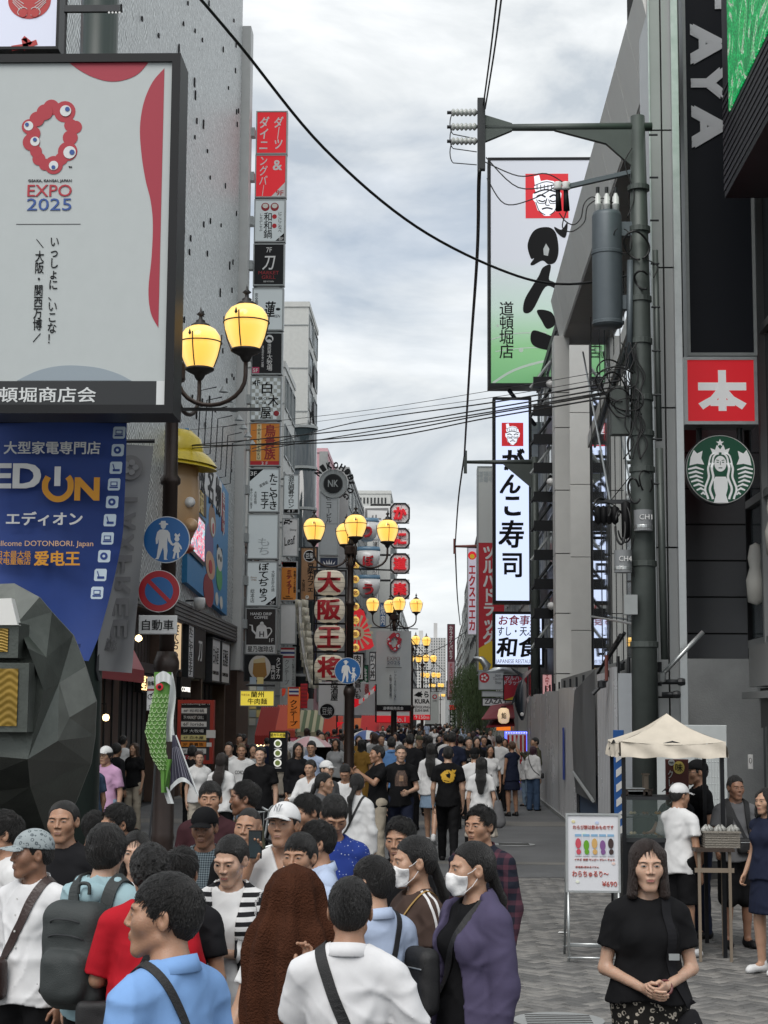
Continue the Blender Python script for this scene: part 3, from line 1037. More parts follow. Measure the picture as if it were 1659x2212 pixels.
 info=dict(root=root,hc=hc,R=R,sh=shp,A=A,T=T,s=s,off=.02,sh_w=sh,dz=dz,to_body=to_body,cloth=cloth_arr,leg=Lg)
 return info
def hug(info,which=-1):
 """nearest-surface lookup on a garment"""
 from mathutils.bvhtree import BVHTree
 key='bvh%d'%which
 if key not in info:
  V,F=info['cloth'][which]
  info[key]=BVHTree.FromPolygons([Vector(v)for v in V.tolist()],F.tolist())
 return info[key]
def held(info,name,label,cat,group=None):
 """a carried thing that shares the wearer's own frame"""
 r=info['root']
 t=thing(name,label,cat,r.location,r.rotation_euler.z,group)
 t.scale=r.scale
 return t
def strap(info,mat_,pts,w=.02,name='strap',parent=None,which=-1,off=.004,th=.004):
 """a flat band that follows the clothing through the given points"""
 mb=MB()
 bv=hug(info,which)if which is not None else None
 P2=crv(pts,7)
 nr=[]
 Q=[]
 for p in P2:
  if bv:
   l,n,i,d=bv.find_nearest(p)
   if l is not None and d<.07:
    Q.append(l+n*off)
    nr.append(n)
    continue
  Q.append(p)
  nr.append(Vector((p.x,p.y,0)).normalized())
 for _ in range(2):
  Q=[Q[0]]+[(Q[i-1]+Q[i]*2+Q[i+1])/4 for i in range(1,len(Q)-1)]+[Q[-1]]
  nr=[nr[0]]+[(nr[i-1]+nr[i]+nr[i+1]).normalized()for i in range(1,len(nr)-1)]+[nr[-1]]
 vs,fs=[],[]
 for i,p in enumerate(Q):
  t=(Q[min(i+1,len(Q)-1)]-Q[max(i-1,0)]).normalized()
  out=nr[i]-t*nr[i].dot(t)
  out=out.normalized()if out.length>1e-5 else Vector((0,-1,0))
  sd=t.cross(out).normalized()
  vs+=[p-sd*w,p+sd*w,p+sd*w+out*th,p-sd*w+out*th]
 for i in range(len(Q)-1):
  a=i*4
  for j in range(4):
   fs.append((a+j,a+(j+1)%4,a+4+(j+1)%4,a+4+j))
 mb.add(vs,fs)
 return mb.build(name,mat_,parent)
def decal(info,o,back=False,which=-1,off=.003):
 """lay a flat mesh (in x, z of the body frame) onto the clothing"""
 bv=hug(info,which)
 me=o.data
 for v in me.vertices:
  d=-1 if back else 1
  h=bv.ray_cast(Vector((v.co.x,-1.*d,v.co.z)),Vector((0,d,0)))
  if h[0]is not None:v.co.y=h[0].y-d*(off+abs(v.co.y)*0)
 me.update()
 return o
def print_on(info,txt,x,z,w,h,m,back=False,bold=.02,rot=0.,name='print',parent=None,which=-1,shear=0.):
 o=lettering(txt,m,parent or info['root'],(x,0,z),w,h,(-1,0,0)if back else(1,0,0),(0,0,1),bold=bold,name=name,rot=rot,depth=.0,shear=shear)
 return decal(info,o,back,which)
def patch_on(info,pts,m,back=False,name='print',which=-1,off=.0025):
 from mathutils.geometry import tessellate_polygon
 xs=[p[0]for p in pts]
 zs=[p[1]for p in pts]
 n=16
 X0,X1,Z0,Z1=min(xs),max(xs),min(zs),max(zs)
 def inside(x,z):
  c=False
  j=len(pts)-1
  for i in range(len(pts)):
   if(pts[i][1]>z)!=(pts[j][1]>z)and x<(pts[j][0]-pts[i][0])*(z-pts[i][1])/(pts[j][1]-pts[i][1])+pts[i][0]:c=not c
   j=i
  return c
 vs,fs=[],[]
 for i in range(n):
  for j in range(n):
   a,b_=X0+(X1-X0)*i/n,X0+(X1-X0)*(i+1)/n
   c_,d_=Z0+(Z1-Z0)*j/n,Z0+(Z1-Z0)*(j+1)/n
   if inside((a+b_)/2,(c_+d_)/2):
    q=len(vs)
    vs+=[(a,0,c_),(b_,0,c_),(b_,0,d_),(a,0,d_)]
    fs.append((q,q+1,q+2,q+3))
 o=MB().add(vs,fs).build(name,m,info['root'])
 return decal(info,o,back,which,off)
 # shared colours
def paint(n,h,rough=.5,**k):return mat(n,hx(h),rough,**k)
M_white=mat('white_paint',(.72,.72,.71),.5,var=.05)
M_offw=mat('off_white_panel',(.50,.53,.53),.45,var=.06)
M_black=mat('black_paint',(.006,.0065,.008),.45,spec=.3)
M_ink=mat('ink',(.005,.005,.006),.6,spec=.2)
M_red=mat('sign_red',(.50,.012,.022),.45)
M_red2=mat('deep_red',(.30,.012,.02),.5)
M_dkmetal=mat('dark_metal',(.03,.032,.035),.45,metal=.3,var=.2)
M_alu=mat('aluminium',(.52,.54,.54),.35,metal=.8,var=.1)
M_alug=mat('aluminium_grey',(.33,.35,.35),.45,metal=.3,var=.1)
M_yel=mat('sign_yellow',(.75,.50,.02),.45)
M_org=mat('sign_orange',(.72,.25,.03),.45)
M_led=mat('led_face',(.02,.02,.02),.3,emit=.85,ecol=(.60,.69,.93))
M_ledw=mat('lit_white',(.3,.3,.3),.4,emit=.62,ecol=(.86,.90,1.0))
M_glowg=mat('glow_panel_grey',(.48,.52,.53),.35,emit=.10,ecol=(.8,.9,.92))  # faint glow added to brighten reflective sign panels
M_glowr=mat('glow_red',(.5,.01,.02),.4,emit=.25,ecol=(.8,.02,.03))  # glow put into the red; unlit cloth flags use it too
M_warm=mat('warm_bulb',(1,.7,.3),.4,emit=2.5,ecol=(1,.72,.36))
M_glassd=mat('dark_glass',(.03,.04,.045),.08,spec=.8)
M_glow=mat('lit_shop',(.9,.6,.3),.5,emit=.8,ecol=(1,.62,.30))
def spx(Y):return FPX/Y
class Sign:
 """a panel that faces down the street; positions on it are read off with P()"""
 def __init__(s,label,cat,x0,y0,x1,y1,Y,face,frame=None,fw=.04,depth=.25,group=None,name='sign',rim=.02,back=None):
  cx,cy=(x0+x1)/2,(y0+y1)/2
  X0,X1,Z0,Z1=P(x0,cy,Y).x,P(x1,cy,Y).x,P(cx,y1,Y).z,P(cx,y0,Y).z
  w,h=X1-X0,Z1-Z0
  s.k,s.kz=(x1-x0)/w,(y1-y0)/h
  c=Vector(((X0+X1)/2,Y,(Z0+Z1)/2))
  s.Y,s.cx,s.cy,s.c=Y,cx,cy,c
  s.root=thing(name,label,cat,(c.x,Y,c.z-h/2),0,group)
  s.base=Vector(s.root.location)
  s.r=(X0,X1,Z0,Z1)
  if frame is not None:
   mb=MB(s.base)
   mb.box(X0-0,X0+fw,Y-rim,Y+depth,Z0,Z1).box(X1-fw,X1,Y-rim,Y+depth,Z0,Z1)
   mb.box(X0+fw,X1-fw,Y-rim,Y+depth,Z1-fw,Z1).box(X0+fw,X1-fw,Y-rim,Y+depth,Z0,Z0+fw)
   mb.build('frame',frame,s.root)
   MB(s.base).box(X0+fw,X1-fw,Y,Y+depth*.9,Z0+fw,Z1-fw).build('panel',face,s.root)
  else:
   MB(s.base).bbox(X0,X1,Y,Y+depth,Z0,Z1,.008).build('panel',face,s.root)
 def at(s,px,py,d=0):
  return Vector((s.c.x+(px-s.cx)/s.k,s.Y-d,s.c.z-(py-s.cy)/s.kz))
 def t(s,txt,cx,cy,w,h,m=None,vert=False,bold=.0,name='lettering',d=.004,**k):
  return lettering(txt,m or M_ink,s.root,s.at(cx,cy,d),w/s.k if w else None,h/s.kz if h else None,bold=bold,vert=vert,off=s.base,name=name,**k)
 def shape(s,pts,m,name='patch',th=.006,d=.0,sm=False):
  if sm:pts=crv(pts,5,True)
  return MB(s.base).slab([s.at(x,y,d)for x,y in pts],(0,-th,0)).build(name,m,s.root)
 def rect(s,x0,y0,x1,y1,m,name='patch',th=.006,d=0):
  return s.shape([(x0,y1),(x1,y1),(x1,y0),(x0,y0)],m,name,th,d)
 def disc(s,cx,cy,r,m,name='patch',th=.006,ry=None,n=28,d=0):
  return s.shape([(cx+r*cos(a),cy-(ry or r)*sin(a))for a in np.linspace(0,2*pi,n+1)[:-1]],m,name,th,d)
 def line(s,pts,w,m,name='line',th=.006,d=0):
  """band of width w (px) along pts"""
  if len(pts)>2 and not isinstance(w,(list,tuple))and name not in('square_frame','square_bracket'):pts=crv(pts,4)
  n=len(pts)
  L,R_=[],[]
  for i,p in enumerate(pts):
   a,b=Vector(pts[max(i-1,0)]),Vector(pts[min(i+1,n-1)])
   t=(b-a).normalized()
   nn=Vector((-t.y,t.x))*(w[i]if isinstance(w,(list,tuple))else w)*.5
   L.append(Vector(p)+nn)
   R_.append(Vector(p)-nn)
  mb=MB(s.base)
  for i in range(n-1):
   mb.slab([s.at(*q,d)for q in(L[i],L[i+1],R_[i+1],R_[i])],(0,-th,0))
  return mb.build(name,m,s.root)
 def tube(s,pts3,r,m,name='bracket',n=8):
  return MB(s.base).tube(pts3,r,n).build(name,m,s.root)
def struct(name,mb,m,smooth=False):
 return tag(mb.build(name,m,None,smooth),kind='structure')
 # ground
M_asph=mat('asphalt',(.112,.115,.118),.75,bump=.5,bscale=60,var=.32,vscale=.7)
M_asph2=mat('pale_asphalt_band',(.16,.154,.142),.8,bump=.4,bscale=60,var=.2,vscale=1.2)
M_mort=mat('paving_joint',(.035,.035,.036),.9)
gv=MB()
gv.box(-600,600,-30,1500,-.4,-.012)
ground=struct('ground',gv,M_mort)
struct('road',MB().box(-7.1,3.4,23.6,900,-.010,.012),M_asph)
for y0,y1 in((25.6,26.0),(34.6,36.0),(44.5,46.4),(61,63.2),(96,99)):
 struct('pavement_band',MB().box(-7.05,3.35,y0,y1,.012,.016),M_asph2)
M_pav=[]
for i,c in enumerate(((.145,.141,.136),(.178,.172,.164),(.112,.110,.107),(.215,.206,.194))):
 M_pav.append(mat('paver_%d'%i,c,.7,bump=.35,bscale=90,var=.25,vscale=9))
PW,PL,G=.105,.21,.009
def paver_me(m,name='paver'):
 mb=MB()
 a,b,h,c=PL-G,PW-G,.030,.006
 v=[(0,0,-h),(a,0,-h),(a,b,-h),(0,b,-h),(0,0,-c),(a,0,-c),(a,b,-c),(0,b,-c),(c,c,0),(a-c,c,0),(a-c,b-c,0),(c,b-c,0)]
 f=[(0,1,5,4),(1,2,6,5),(2,3,7,6),(3,0,4,7),(4,5,9,8),(5,6,10,9),(6,7,11,10),(7,4,8,11),(8,9,10,11)]
 me=bpy.data.meshes.new(name)
 me.from_pydata(v,[],f)
 me.materials.append(m)
 return me,np.array(v),f
PVM=[paver_me(m)for m in M_pav]
cands=[]
rp=random.Random(3)
A45=radians(45)
for iu in range(-110,330):
 for iv in range(-250,260):
  m=(iu-iv)%4
  if m==0:cx,cy,rot=iu*PW,iv*PW,0
  elif m==2+1-0 and False:continue
  else:continue
  for(ox,oy,r)in((0,0,0),(0,PW,90)):
   x,y=cx+ox,cy+oy
   if r:x,y=cx+0+PW,cy+PW
   X=x*cos(A45)-y*sin(A45)
   Yv=x*sin(A45)+y*cos(A45)+6
   if 5.6<Yv<23.55 and-7.0<X<5.3:
    vis=X>-.6+max(0,(Yv-14))*-.25
    cands.append((X,Yv,r,rp.randrange(4),vis))
near=sorted([c for c in cands if c[4]and c[0]>.15*c[1]*-.1 and c[1]>7.6 and abs(c[0])<.23*c[1]],key=lambda c:c[1])[:290]
nset=set(map(id,near))
pav_v,pav_f,pav_m=[],[],[]
for c in cands:
 X,Yv,r,mi,vis=c
 if id(c)in nset:
  o=bpy.data.objects.new('paver',PVM[mi][0])
  COL.objects.link(o)
  o.location=(X,Yv,rp.uniform(-.002,.002))
  o.rotation_euler=(0,0,A45+radians(r))
  o.parent=ground
 else:
  a=A45+radians(r)
  z=rp.uniform(-.002,.002)
  n=len(pav_v)
  for vx,vy,vz in PVM[mi][1]:
   pav_v.append((X+vx*cos(a)-vy*sin(a),Yv+vx*sin(a)+vy*cos(a),vz+z))
  for f in PVM[mi][2]:
   pav_f.append(tuple(i+n for i in f))
   pav_m.append(mi)
me=mesh_np('pavers',pav_v,np.array([list(f)for f in pav_f]))
for m in M_pav:me.materials.append(m)
me.polygons.foreach_set('material_index',np.array(pav_m,dtype=np.int32))
tag(link('pavers',me,None,ground),kind='stuff')
M_grate=mat('iron_grate',(.05,.048,.045),.5,metal=.6,var=.3)
def drain(x0,x1,y0,y1,label,n):
 t=thing('drain_grate',label,'drain grate',(x0,y0,0))
 mb=MB((x0,y0,0))
 mb.box(x0,x1,y0,y0+.03,.001,.018).box(x0,x1,y1-.03,y1,.001,.018).box(x0,x0+.03,y0+.03,y1-.03,.001,.018).box(x1-.03,x1,y0+.03,y1-.03,.001,.018)
 mb.build('frame',M_grate,t)
 for i in range(n):
  xx=x0+.04+(x1-x0-.08)*i/n
  MB((x0,y0,0)).box(xx,xx+.016,y0+.03,y1-.03,.002,.015).build('bar',M_grate,t)
 MB((x0,y0,0)).box(x0+.03,x1-.03,y0+.03,y1-.03,.0005,.0015).build('pit',M_ink,t)
drain(1.55,2.75,8.05,8.5,'rusty iron drain grate set in the paving near the woman in leopard print skirt',22)
drain(1.75,2.5,22.9,23.3,'small iron drain grate at the edge of the asphalt beside the hoarding',14)
# street lamps
M_lpole=mat('brown_lamp_iron',(.035,.022,.018),.45,metal=.2,var=.3,vscale=5)
M_lblack=mat('lamp_black',(.018,.016,.016),.5,var=.2)
M_globe=bpy.data.materials.new('lit_globe')
M_globe.use_nodes=True
_n,_l=M_globe.node_tree.nodes,M_globe.node_tree.links
_b=_n['Principled BSDF']
_b.inputs['Base Color'].default_value=(.55,.36,.10,1)
_b.inputs['Roughness'].default_value=.18
_lw=_n.new('ShaderNodeLayerWeight')
_lw.inputs[0].default_value=.35
_r=_n.new('ShaderNodeValToRGB')
_r.color_ramp.elements[0].color=(1.0,.50,.075,1)
_r.color_ramp.elements[1].color=(.72,.42,.13,1)
_e=_r.color_ramp.elements.new(.3)
_e.color=(1.0,.66,.20,1)
_l.new(_lw.outputs['Facing'],_r.inputs[0])
_l.new(_r.outputs[0],_b.inputs['Emission Color'])
_b.inputs['Emission Strength'].default_value=.80
LAMP_GROUP='street lamps with four yellow globes along the street'
def build_lamp():
 root=thing('street_lamp','x','street lamp',(0,0,0),0,LAMP_GROUP)
 MB().lathe((0,0,0),[(.16,0),(.16,.12),(.11,.18),(.105,1.0),(.115,1.04),(.105,1.08),(.10,2.6),(.125,2.66),(.125,2.72),(.09,2.82)],16).build('pole_base',M_lpole,root,True)
 MB().lathe((0,0,0),[(.073,2.8),(.073,4.45),(.10,4.47),(.10,4.52),(.07,4.56),(.062,5.25),(.09,5.30),(.06,5.36),(.05,5.50)],14).build('pole',M_lpole,root,True)
 MB().lathe((0,0,0),[(.12,5.50),(.13,5.52),(.13,5.66),(.12,5.68)],8).build('hub',M_lpole,root)
 MB().lathe((0,0,0),[(.05,5.68),(.065,5.75),(.03,5.85),(.05,5.92),(.02,6.0),(.028,6.04),(.0,6.12)],10).build('finial',M_lblack,root,True)
 MB().box(-.88,.88,-.015,.015,5.20,5.23).build('banner_bar',M_dkmetal,root)
 for q in range(4):
  a=radians(97+90*q)
  dx,dy=cos(a),sin(a)
  pts=[]
  for t in np.linspace(0,pi,13):
   r=.41+.35*cos(t)
   pts.append((dx*r,dy*r,5.52-.28*sin(t)-(.0 if t<pi/2 else .0)))
  pts=[(dx*.76,dy*.76,5.70)]+pts+[(dx*.09,dy*.09,5.58)]
  MB().tube(pts,.022,8).build('arm',M_lpole,root,True)
  c=(dx*.76,dy*.76,6.0)
  gl=MB().lathe(c,[(.0,-.232),(.10,-.228),(.135,-.20),(.175,-.12),(.208,-.02),(.22,.06),(.205,.13),(.16,.195),(.09,.235),(0,.245)],24).build('globe',M_globe,root,True)
  MB().lathe(c,[(.03,-.34),(.05,-.31),(.06,-.285),(.10,-.262),(.150,-.235),(.152,-.215),(.125,-.205)],16).build('cup',M_lblack,gl,True)
  MB().lathe(c,[(.105,.222),(.10,.245),(.045,.275),(.05,.29),(.02,.31),(.018,.34),(.045,.36),(.012,.39),(.0,.45)],12).build('globe_finial',M_lblack,gl,True)
  mb=MB()
  mb.tube([(c[0]+.226*cos(b),c[1]+.226*sin(b),c[2]+.055)for b in np.linspace(0,2*pi,25)],.007,6)
  for b in(a+pi/4+pi/2*k for k in range(4)):
   b=b-radians(45)+0
   mb.tube([(c[0]+r*cos(b),c[1]+r*sin(b),c[2]+z)for r,z in((.155,-.21),(.197,-.10),(.222,.0),(.232,.075),(.236,.13))],.0065,6)
  for b in(-pi/2,):
   mb.lathe((c[0],c[1]-.238,c[2]+.12),[(.0,-.03),(.018,-.01),(.0,.045)],6)
  mb.build('cage',M_lblack,gl)
 return root
lamp0=build_lamp()
def copy_tree(o,parent=None):
 c=o.copy()
 COL.objects.link(c)
 if parent is not None:c.parent=parent
 for ch in list(o.children):copy_tree(ch,c)
 return c
LAMPS=[(358,16.2,'yellow globe street lamp behind the billboard, its post carrying the blue and no parking signs'),(755,34,'yellow globe street lamp in front of the red lettered lanterns'),(851,57,'yellow globe street lamp above the long grey banner'),(889,84,'yellow globe street lamp just behind the long grey banner'),(912,109,'yellow globe street lamp beside the sushi signboard with the small blue sign on its post'),(930,152,'distant yellow globe street lamp in front of the far apartment tower base'),(943,200,'distant yellow globe street lamp, last but one down the street'),(951,290,'tiny yellow globe street lamp, last one down the street')]
lamps=[]
for i,(px,Y,lb)in enumerate(LAMPS):
 o=lamp0 if i==0 else copy_tree(lamp0)
 p=P(px,1500,Y)
 o.location=(p.x,Y,0)
 o.rotation_euler=(0,0,radians(i*3.0 if i else-19))
 o['label']=lb
 if not i:
  for c_ in o.children:
   if c_.name.startswith('banner_bar'):c_.rotation_euler=(0,0,radians(19))
 lamps.append(o)
def ped_sign(cx,cy,r,Y,label,full=True):
 s=Sign(label,'road sign',cx-.1,cy-.1,cx+.1,cy+.1,Y,M_alu,None,depth=.001,name='pedestrian_sign')
 for c in list(s.root.children):bpy.data.objects.remove(c)
 blue=mat('road_sign_blue',(.008,.12,.36),.35)
 s.disc(cx,cy,r,M_white,'border',.010,n=40,d=.0)
 s.disc(cx,cy,r*.965,blue,'disc',.004,n=40,d=.0101)
 w=M_white
 d=.0145
 f=r/50.
 A=[(-8,-38),(-13,-31),(-16,-28),(4,-28),(0,-31),(-3,-38)]
 def sh(pts,nm):s.shape([(cx+x*f,cy+y*f)for x,y in pts],w,nm,.003,d)
 sh([(-12,-40),(-3,-40),(-2,-36),(3,-34),(3,-32),(-1,-31),(-3,-24),(-8,-22),(-12,-26),(-13,-32),(-17,-33),(-16,-35),(-13,-36)],'man_figure')
 sh([(-8,-22),(2,-20),(7,-14),(9,0),(14,9),(11,12),(4,3),(2,-6),(2,14),(3,24),(1,40),(4,43),(-4,43),(-5,24),(-7,16),(-11,28),(-16,42),(-24,42),(-20,38),(-18,22),(-16,8),(-17,-2),(-18,8),(-22,10),(-23,-2),(-20,-16),(-15,-21)],'man_figure')
 sh([(19,-14),(24,-10),(28,-14),(29,-8),(26,-6),(28,-1),(25,4),(20,4),(17,-1),(19,-6),(17,-10)],'child_figure')
 sh([(20,5),(26,6),(32,14),(34,20),(31,21),(27,14),(30,26),(27,27),(28,40),(24,40),(23,28),(21,28),(18,41),(14,40),(17,26),(14,24),(18,12),(13,13),(11,10),(16,8)],'child_figure')
 s.tube([s.at(cx,cy-r*.35,-.03),s.at(cx,cy+r*.35,-.03)],.03,M_alu,'clamp')
 return s
ped_sign(360,1166,50.5,16.02,'large round blue sign with a man and child on the brown lamp post')
ped_sign(751,1449,28.5,33.85,'round blue man and child sign under the lanterns on the second lamp post')
ped_sign(908,1531,9.5,108.8,'tiny round blue sign in front of the sushi signboard')
s=Sign('round red and blue no parking sign on the brown lamp post','road sign',343.9,1276.9,344.1,1277.1,16.02,M_alu,None,depth=.001,name='no_parking_sign')
for c in list(s.root.children):bpy.data.objects.remove(c)
s.disc(344,1277,45.5,M_white,'border',.010,n=40)
s.disc(344,1277,44,mat('road_red',(.42,.01,.02),.4),'ring',.003,n=40,d=.0101)
s.disc(344,1277,30.5,mat('road_sign_blue'),'disc',.003,n=36,d=.0132)
s.line([(322,1256),(366,1299)],9,mat('road_red'),'slash',.003,d=.0163)
s=Sign('white plate with black characters below the no parking sign','road sign',299,1329,382,1370,16.02,M_white,None,depth=.02,name='vehicle_plate')
s.t('自動車',341,1350,68,23,M_ink,bold=.01)
s=Sign('narrow stack of small plates with a bicycle mark on the lamp post','notice',317,1462,346,1535,16.02,M_white,None,depth=.02,name='pole_notice')
s.rect(317,1488,346,1492,M_red2)
s.t('自転車',331,1476,25,10)
for cx in(325,338):
 s.line([(cx+5*cos(a),1505+5*sin(a))for a in np.linspace(0,2*pi,14)],1.2,M_ink,'wheel_mark')
s.line([(325,1505),(330,1497),(337,1497),(338,1505)],1.2,M_ink,'frame_mark')
s.t('大黒',331,1526,18,10)
# facades along the street
XL,XR=-7.1,3.3
def YL(px):return FPX*-XL/(945-px)
def YR(px):return FPX*XR/(px-945)
def facade(name,label,side,X,y0,y1,z1,wallm,cols,rows,winm,depth=6.,z0=4.5,wz=.62,wy=.7,frame=None,roofm=None,group=None,cat='building',ground_m=None,pilaster=False,proud=.0):
 """a block with window openings on its street face (plane x = X) and on its near end"""
 s=-1 if side=='L' else 1
 t=thing(name,label,cat,(X+s*depth/2,(y0+y1)/2,0),0,group)
 b=t.location.copy()
 x0,x1=(X-depth,X)if side=='L' else(X,X+depth)
 MB(b).box(x0,x1,y0,y1,0,z1).build('wall',wallm,t)
 MB(b).box(x0-.05,x1+.05,y0-.05,y1+.05,z1,z1+.25).build('parapet',roofm or wallm,t)
 fm=frame or M_alug
 dz,dy=(z1-z0)/max(rows,1),(y1-y0)/max(cols,1)
 me=None
 for r in range(rows):
  for c in range(cols):
   cy,cz=y0+dy*(c+.5),z0+dz*(r+.5)
   if me is None:
    mb=MB()
    hy,hz=dy*wy/2,dz*wz/2
    xo=-s*.03
    for(a0,a1,c0,c1)in((-hy-.05,-hy,-hz-.05,hz+.05),(hy,hy+.05,-hz-.05,hz+.05),(-hy,hy,hz,hz+.05),(-hy,hy,-hz-.07,-hz)):
     mb.box(min(0,xo*2),max(0,xo*2),a0,a1,c0,c1)
    mb.box(min(0,xo),max(0,xo),-.02,.02,-hz,hz)
    o=mb.build('window',fm,t,loc=(0,0,0))
    g=MB().box(min(0,xo*.5),max(0,xo*.5),-hy,hy,-hz,hz).build('pane',winm,o)
    me=(o,g)
    oo=o
   else:
    oo=me[0].copy()
    COL.objects.link(oo)
    oo.parent=t
    g=me[1].copy()
    COL.objects.link(g)
    g.parent=oo
   oo.location=Vector((X,cy,cz))-b
 return t,b
def end_windows(t,b,X0,X1,Y,z0,z1,nx,nz,winm,wx=.6,wz=.5,frm=None):
 for i in range(nx):
  for j in range(nz):
   cx,cz=X0+(X1-X0)*(i+.5)/nx,z0+(z1-z0)*(j+.5)/nz
   hx_,hz=(X1-X0)/nx*wx/2,(z1-z0)/nz*wz/2
   mb=MB(b)
   for a in((cx-hx_-.05,cx-hx_,cz-hz,cz+hz),(cx+hx_,cx+hx_+.05,cz-hz,cz+hz),(cx-hx_-.05,cx+hx_+.05,cz-hz-.06,cz-hz)):
    mb.box(a[0],a[1],Y-.05,Y,a[2],a[3])
   o=mb.build('window',frm or M_alug,t)
   MB(b).box(cx-hx_,cx+hx_,Y-.02,Y,cz-hz,cz+hz).build('pane',winm,o)
M_tile=mat('pale_tile_wall',(.55,.56,.54),.6,var=.08)
M_conc=mat('grey_concrete',(.30,.31,.31),.8,bump=.3,var=.18,vscale=1.5)
M_pink=mat('pink_wall',(.60,.36,.40),.7,var=.1)
M_dark=mat('dark_wall',(.035,.036,.04),.6,var=.2)
M_brick=mat('brown_wall',(.12,.075,.055),.7,var=.25,vscale=3)
M_cream=mat('cream_wall',(.50,.46,.38),.7,var=.1)
# big metal-mesh fronted building on the near side
Ye=YL(503)
M_mesh=bpy.data.materials.new('metal_mesh_cladding')
M_mesh.use_nodes=True
n_,l_=M_mesh.node_tree.nodes,M_mesh.node_tree.links
b_=n_['Principled BSDF']
b_.inputs['Metallic'].default_value=.25
b_.inputs['Roughness'].default_value=.38
t_=n_.new('ShaderNodeTexCoord')
m_=n_.new('ShaderNodeMapping')
m_.inputs['Scale'].default_value=(1,.8,1.4)
l_.new(t_.outputs['Object'],m_.inputs[0])
w_=n_.new('ShaderNodeTexWave')
w_.inputs['Scale'].default_value=3.2
w_.inputs['Distortion'].default_value=9
w_.inputs['Detail'].default_value=3
w_.inputs['Detail Scale'].default_value=.55
w_.bands_direction='DIAGONAL'
l_.new(m_.outputs[0],w_.inputs[0])
nn_=n_.new('ShaderNodeTexNoise')
nn_.inputs['Scale'].default_value=7.5
nn_.inputs['Detail'].default_value=6
nn_.inputs['Roughness'].default_value=.8
l_.new(m_.outputs[0],nn_.inputs[0])
mx_=n_.new('ShaderNodeMix')
mx_.data_type='FLOAT'
mx_.inputs[0].default_value=.62
l_.new(w_.outputs['Fac'],mx_.inputs[2])
l_.new(nn_.outputs[0],mx_.inputs[3])
r_=n_.new('ShaderNodeValToRGB')
r_.color_ramp.elements[0].position=.40
r_.color_ramp.elements[0].color=(.14,.155,.155,1)
r_.color_ramp.elements[1].position=.60
r_.color_ramp.elements[1].color=(.74,.77,.76,1)
l_.new(mx_.outputs[0],r_.inputs[0])
l_.new(r_.outputs[0],b_.inputs['Base Color'])
bp_=n_.new('ShaderNodeBump')
bp_.inputs['Strength'].default_value=.5
bp_.inputs['Distance'].default_value=.08
l_.new(mx_.outputs[0],bp_.inputs['Height'])
l_.new(bp_.outputs[0],b_.inputs['Normal'])
M_ledge=mat('stone_course',(.16,.155,.15),.75,bump=.3,var=.2,stretch=(1,1,8))
tb=thing('metal_clad_building','tall building with silvery mesh cladding and small dark slots above a row of shops','building',(-10,45,0))
b0=tb.location.copy()
MB(b0).box(-14,XL-.02,22,Ye,5.3,40).build('cladding',M_mesh,tb)
MB(b0).box(-14,XL+.12,22,Ye+.3,4.75,5.3).build('ledge',M_ledge,tb)
for zz in np.arange(4.79,5.25,.11):
 MB(b0).box(XL+.12,XL+.15,22,Ye+.25,zz,zz+.075).build('ledge_course',M_ledge,tb)
MB(b0).box(-14,XL-.5,22,Ye,0,4.75).build('shop_wall',M_dark,tb)
rs_=random.Random(5)
sl=None
for i in range(150):
 yy,zz=rs_.uniform(30,Ye-.3),rs_.uniform(10.5,31)
 h=rs_.choice((.14,.22,.36))
 if sl is None:
  sl=MB().box(-.01,.02,-.04,.04,-.12,.12).build('slot',M_ink,tb)
  o=sl
 else:
  o=sl.copy()
  COL.objects.link(o)
 o.scale=(1,1.3,h/.32)
 o.location=Vector((XL,yy,zz))-b0
M_col=mat('white_column',(.52,.53,.52),.55,var=.08,vscale=2)
cx0,cx1=P(507,700,58.2).x,P(533,700,58.2).x
MB(b0).box(cx0,cx1,58.0,58.8,3.8,27.2).build('column',M_col,tb)
MB(b0).box(cx0-.6,cx0-.1,58.0,58.4,5.3,40).build('column',M_alug,tb)
for zz in np.arange(29.5,38,1.5):
 MB(b0).box(cx0-.5,cx0+.15,57.7,58.0,zz,zz+.12).build('louvre',M_col,tb)
 MB(b0).slab([(cx0-.45,57.7,zz),(cx0-.3,57.7,zz),(cx0+.1,57.7,zz+1.4),(cx0-.05,57.7,zz+1.4)],(0,.1,0)).build('brace',M_col,tb)
for i in range(7):
 py=960+i*26
 Yw=47+i*1.25
 zz=11.6-i*.05
 t=thing('wall_lamp','spot lamp on a bent arm above the cartoon hoarding, %s along the row'%('first','second','third','fourth','fifth','sixth','last')[i],'wall lamp',(XL,Yw,zz),0,'spot lamps above the cartoon hoarding')
 MB((XL,Yw,zz)).tube([(XL,Yw,zz-1.5),(XL+.25,Yw,zz-1.45),(XL+.3,Yw,zz-.1),(XL+.75,Yw,zz)],.018,6).build('arm',M_dkmetal,t)
 MB((XL,Yw,zz)).lathe((XL+.95,Yw,zz-.1),[(.03,.12),(.06,.06),(.14,-.05)],10).build('lamp_shade',M_alug,t)
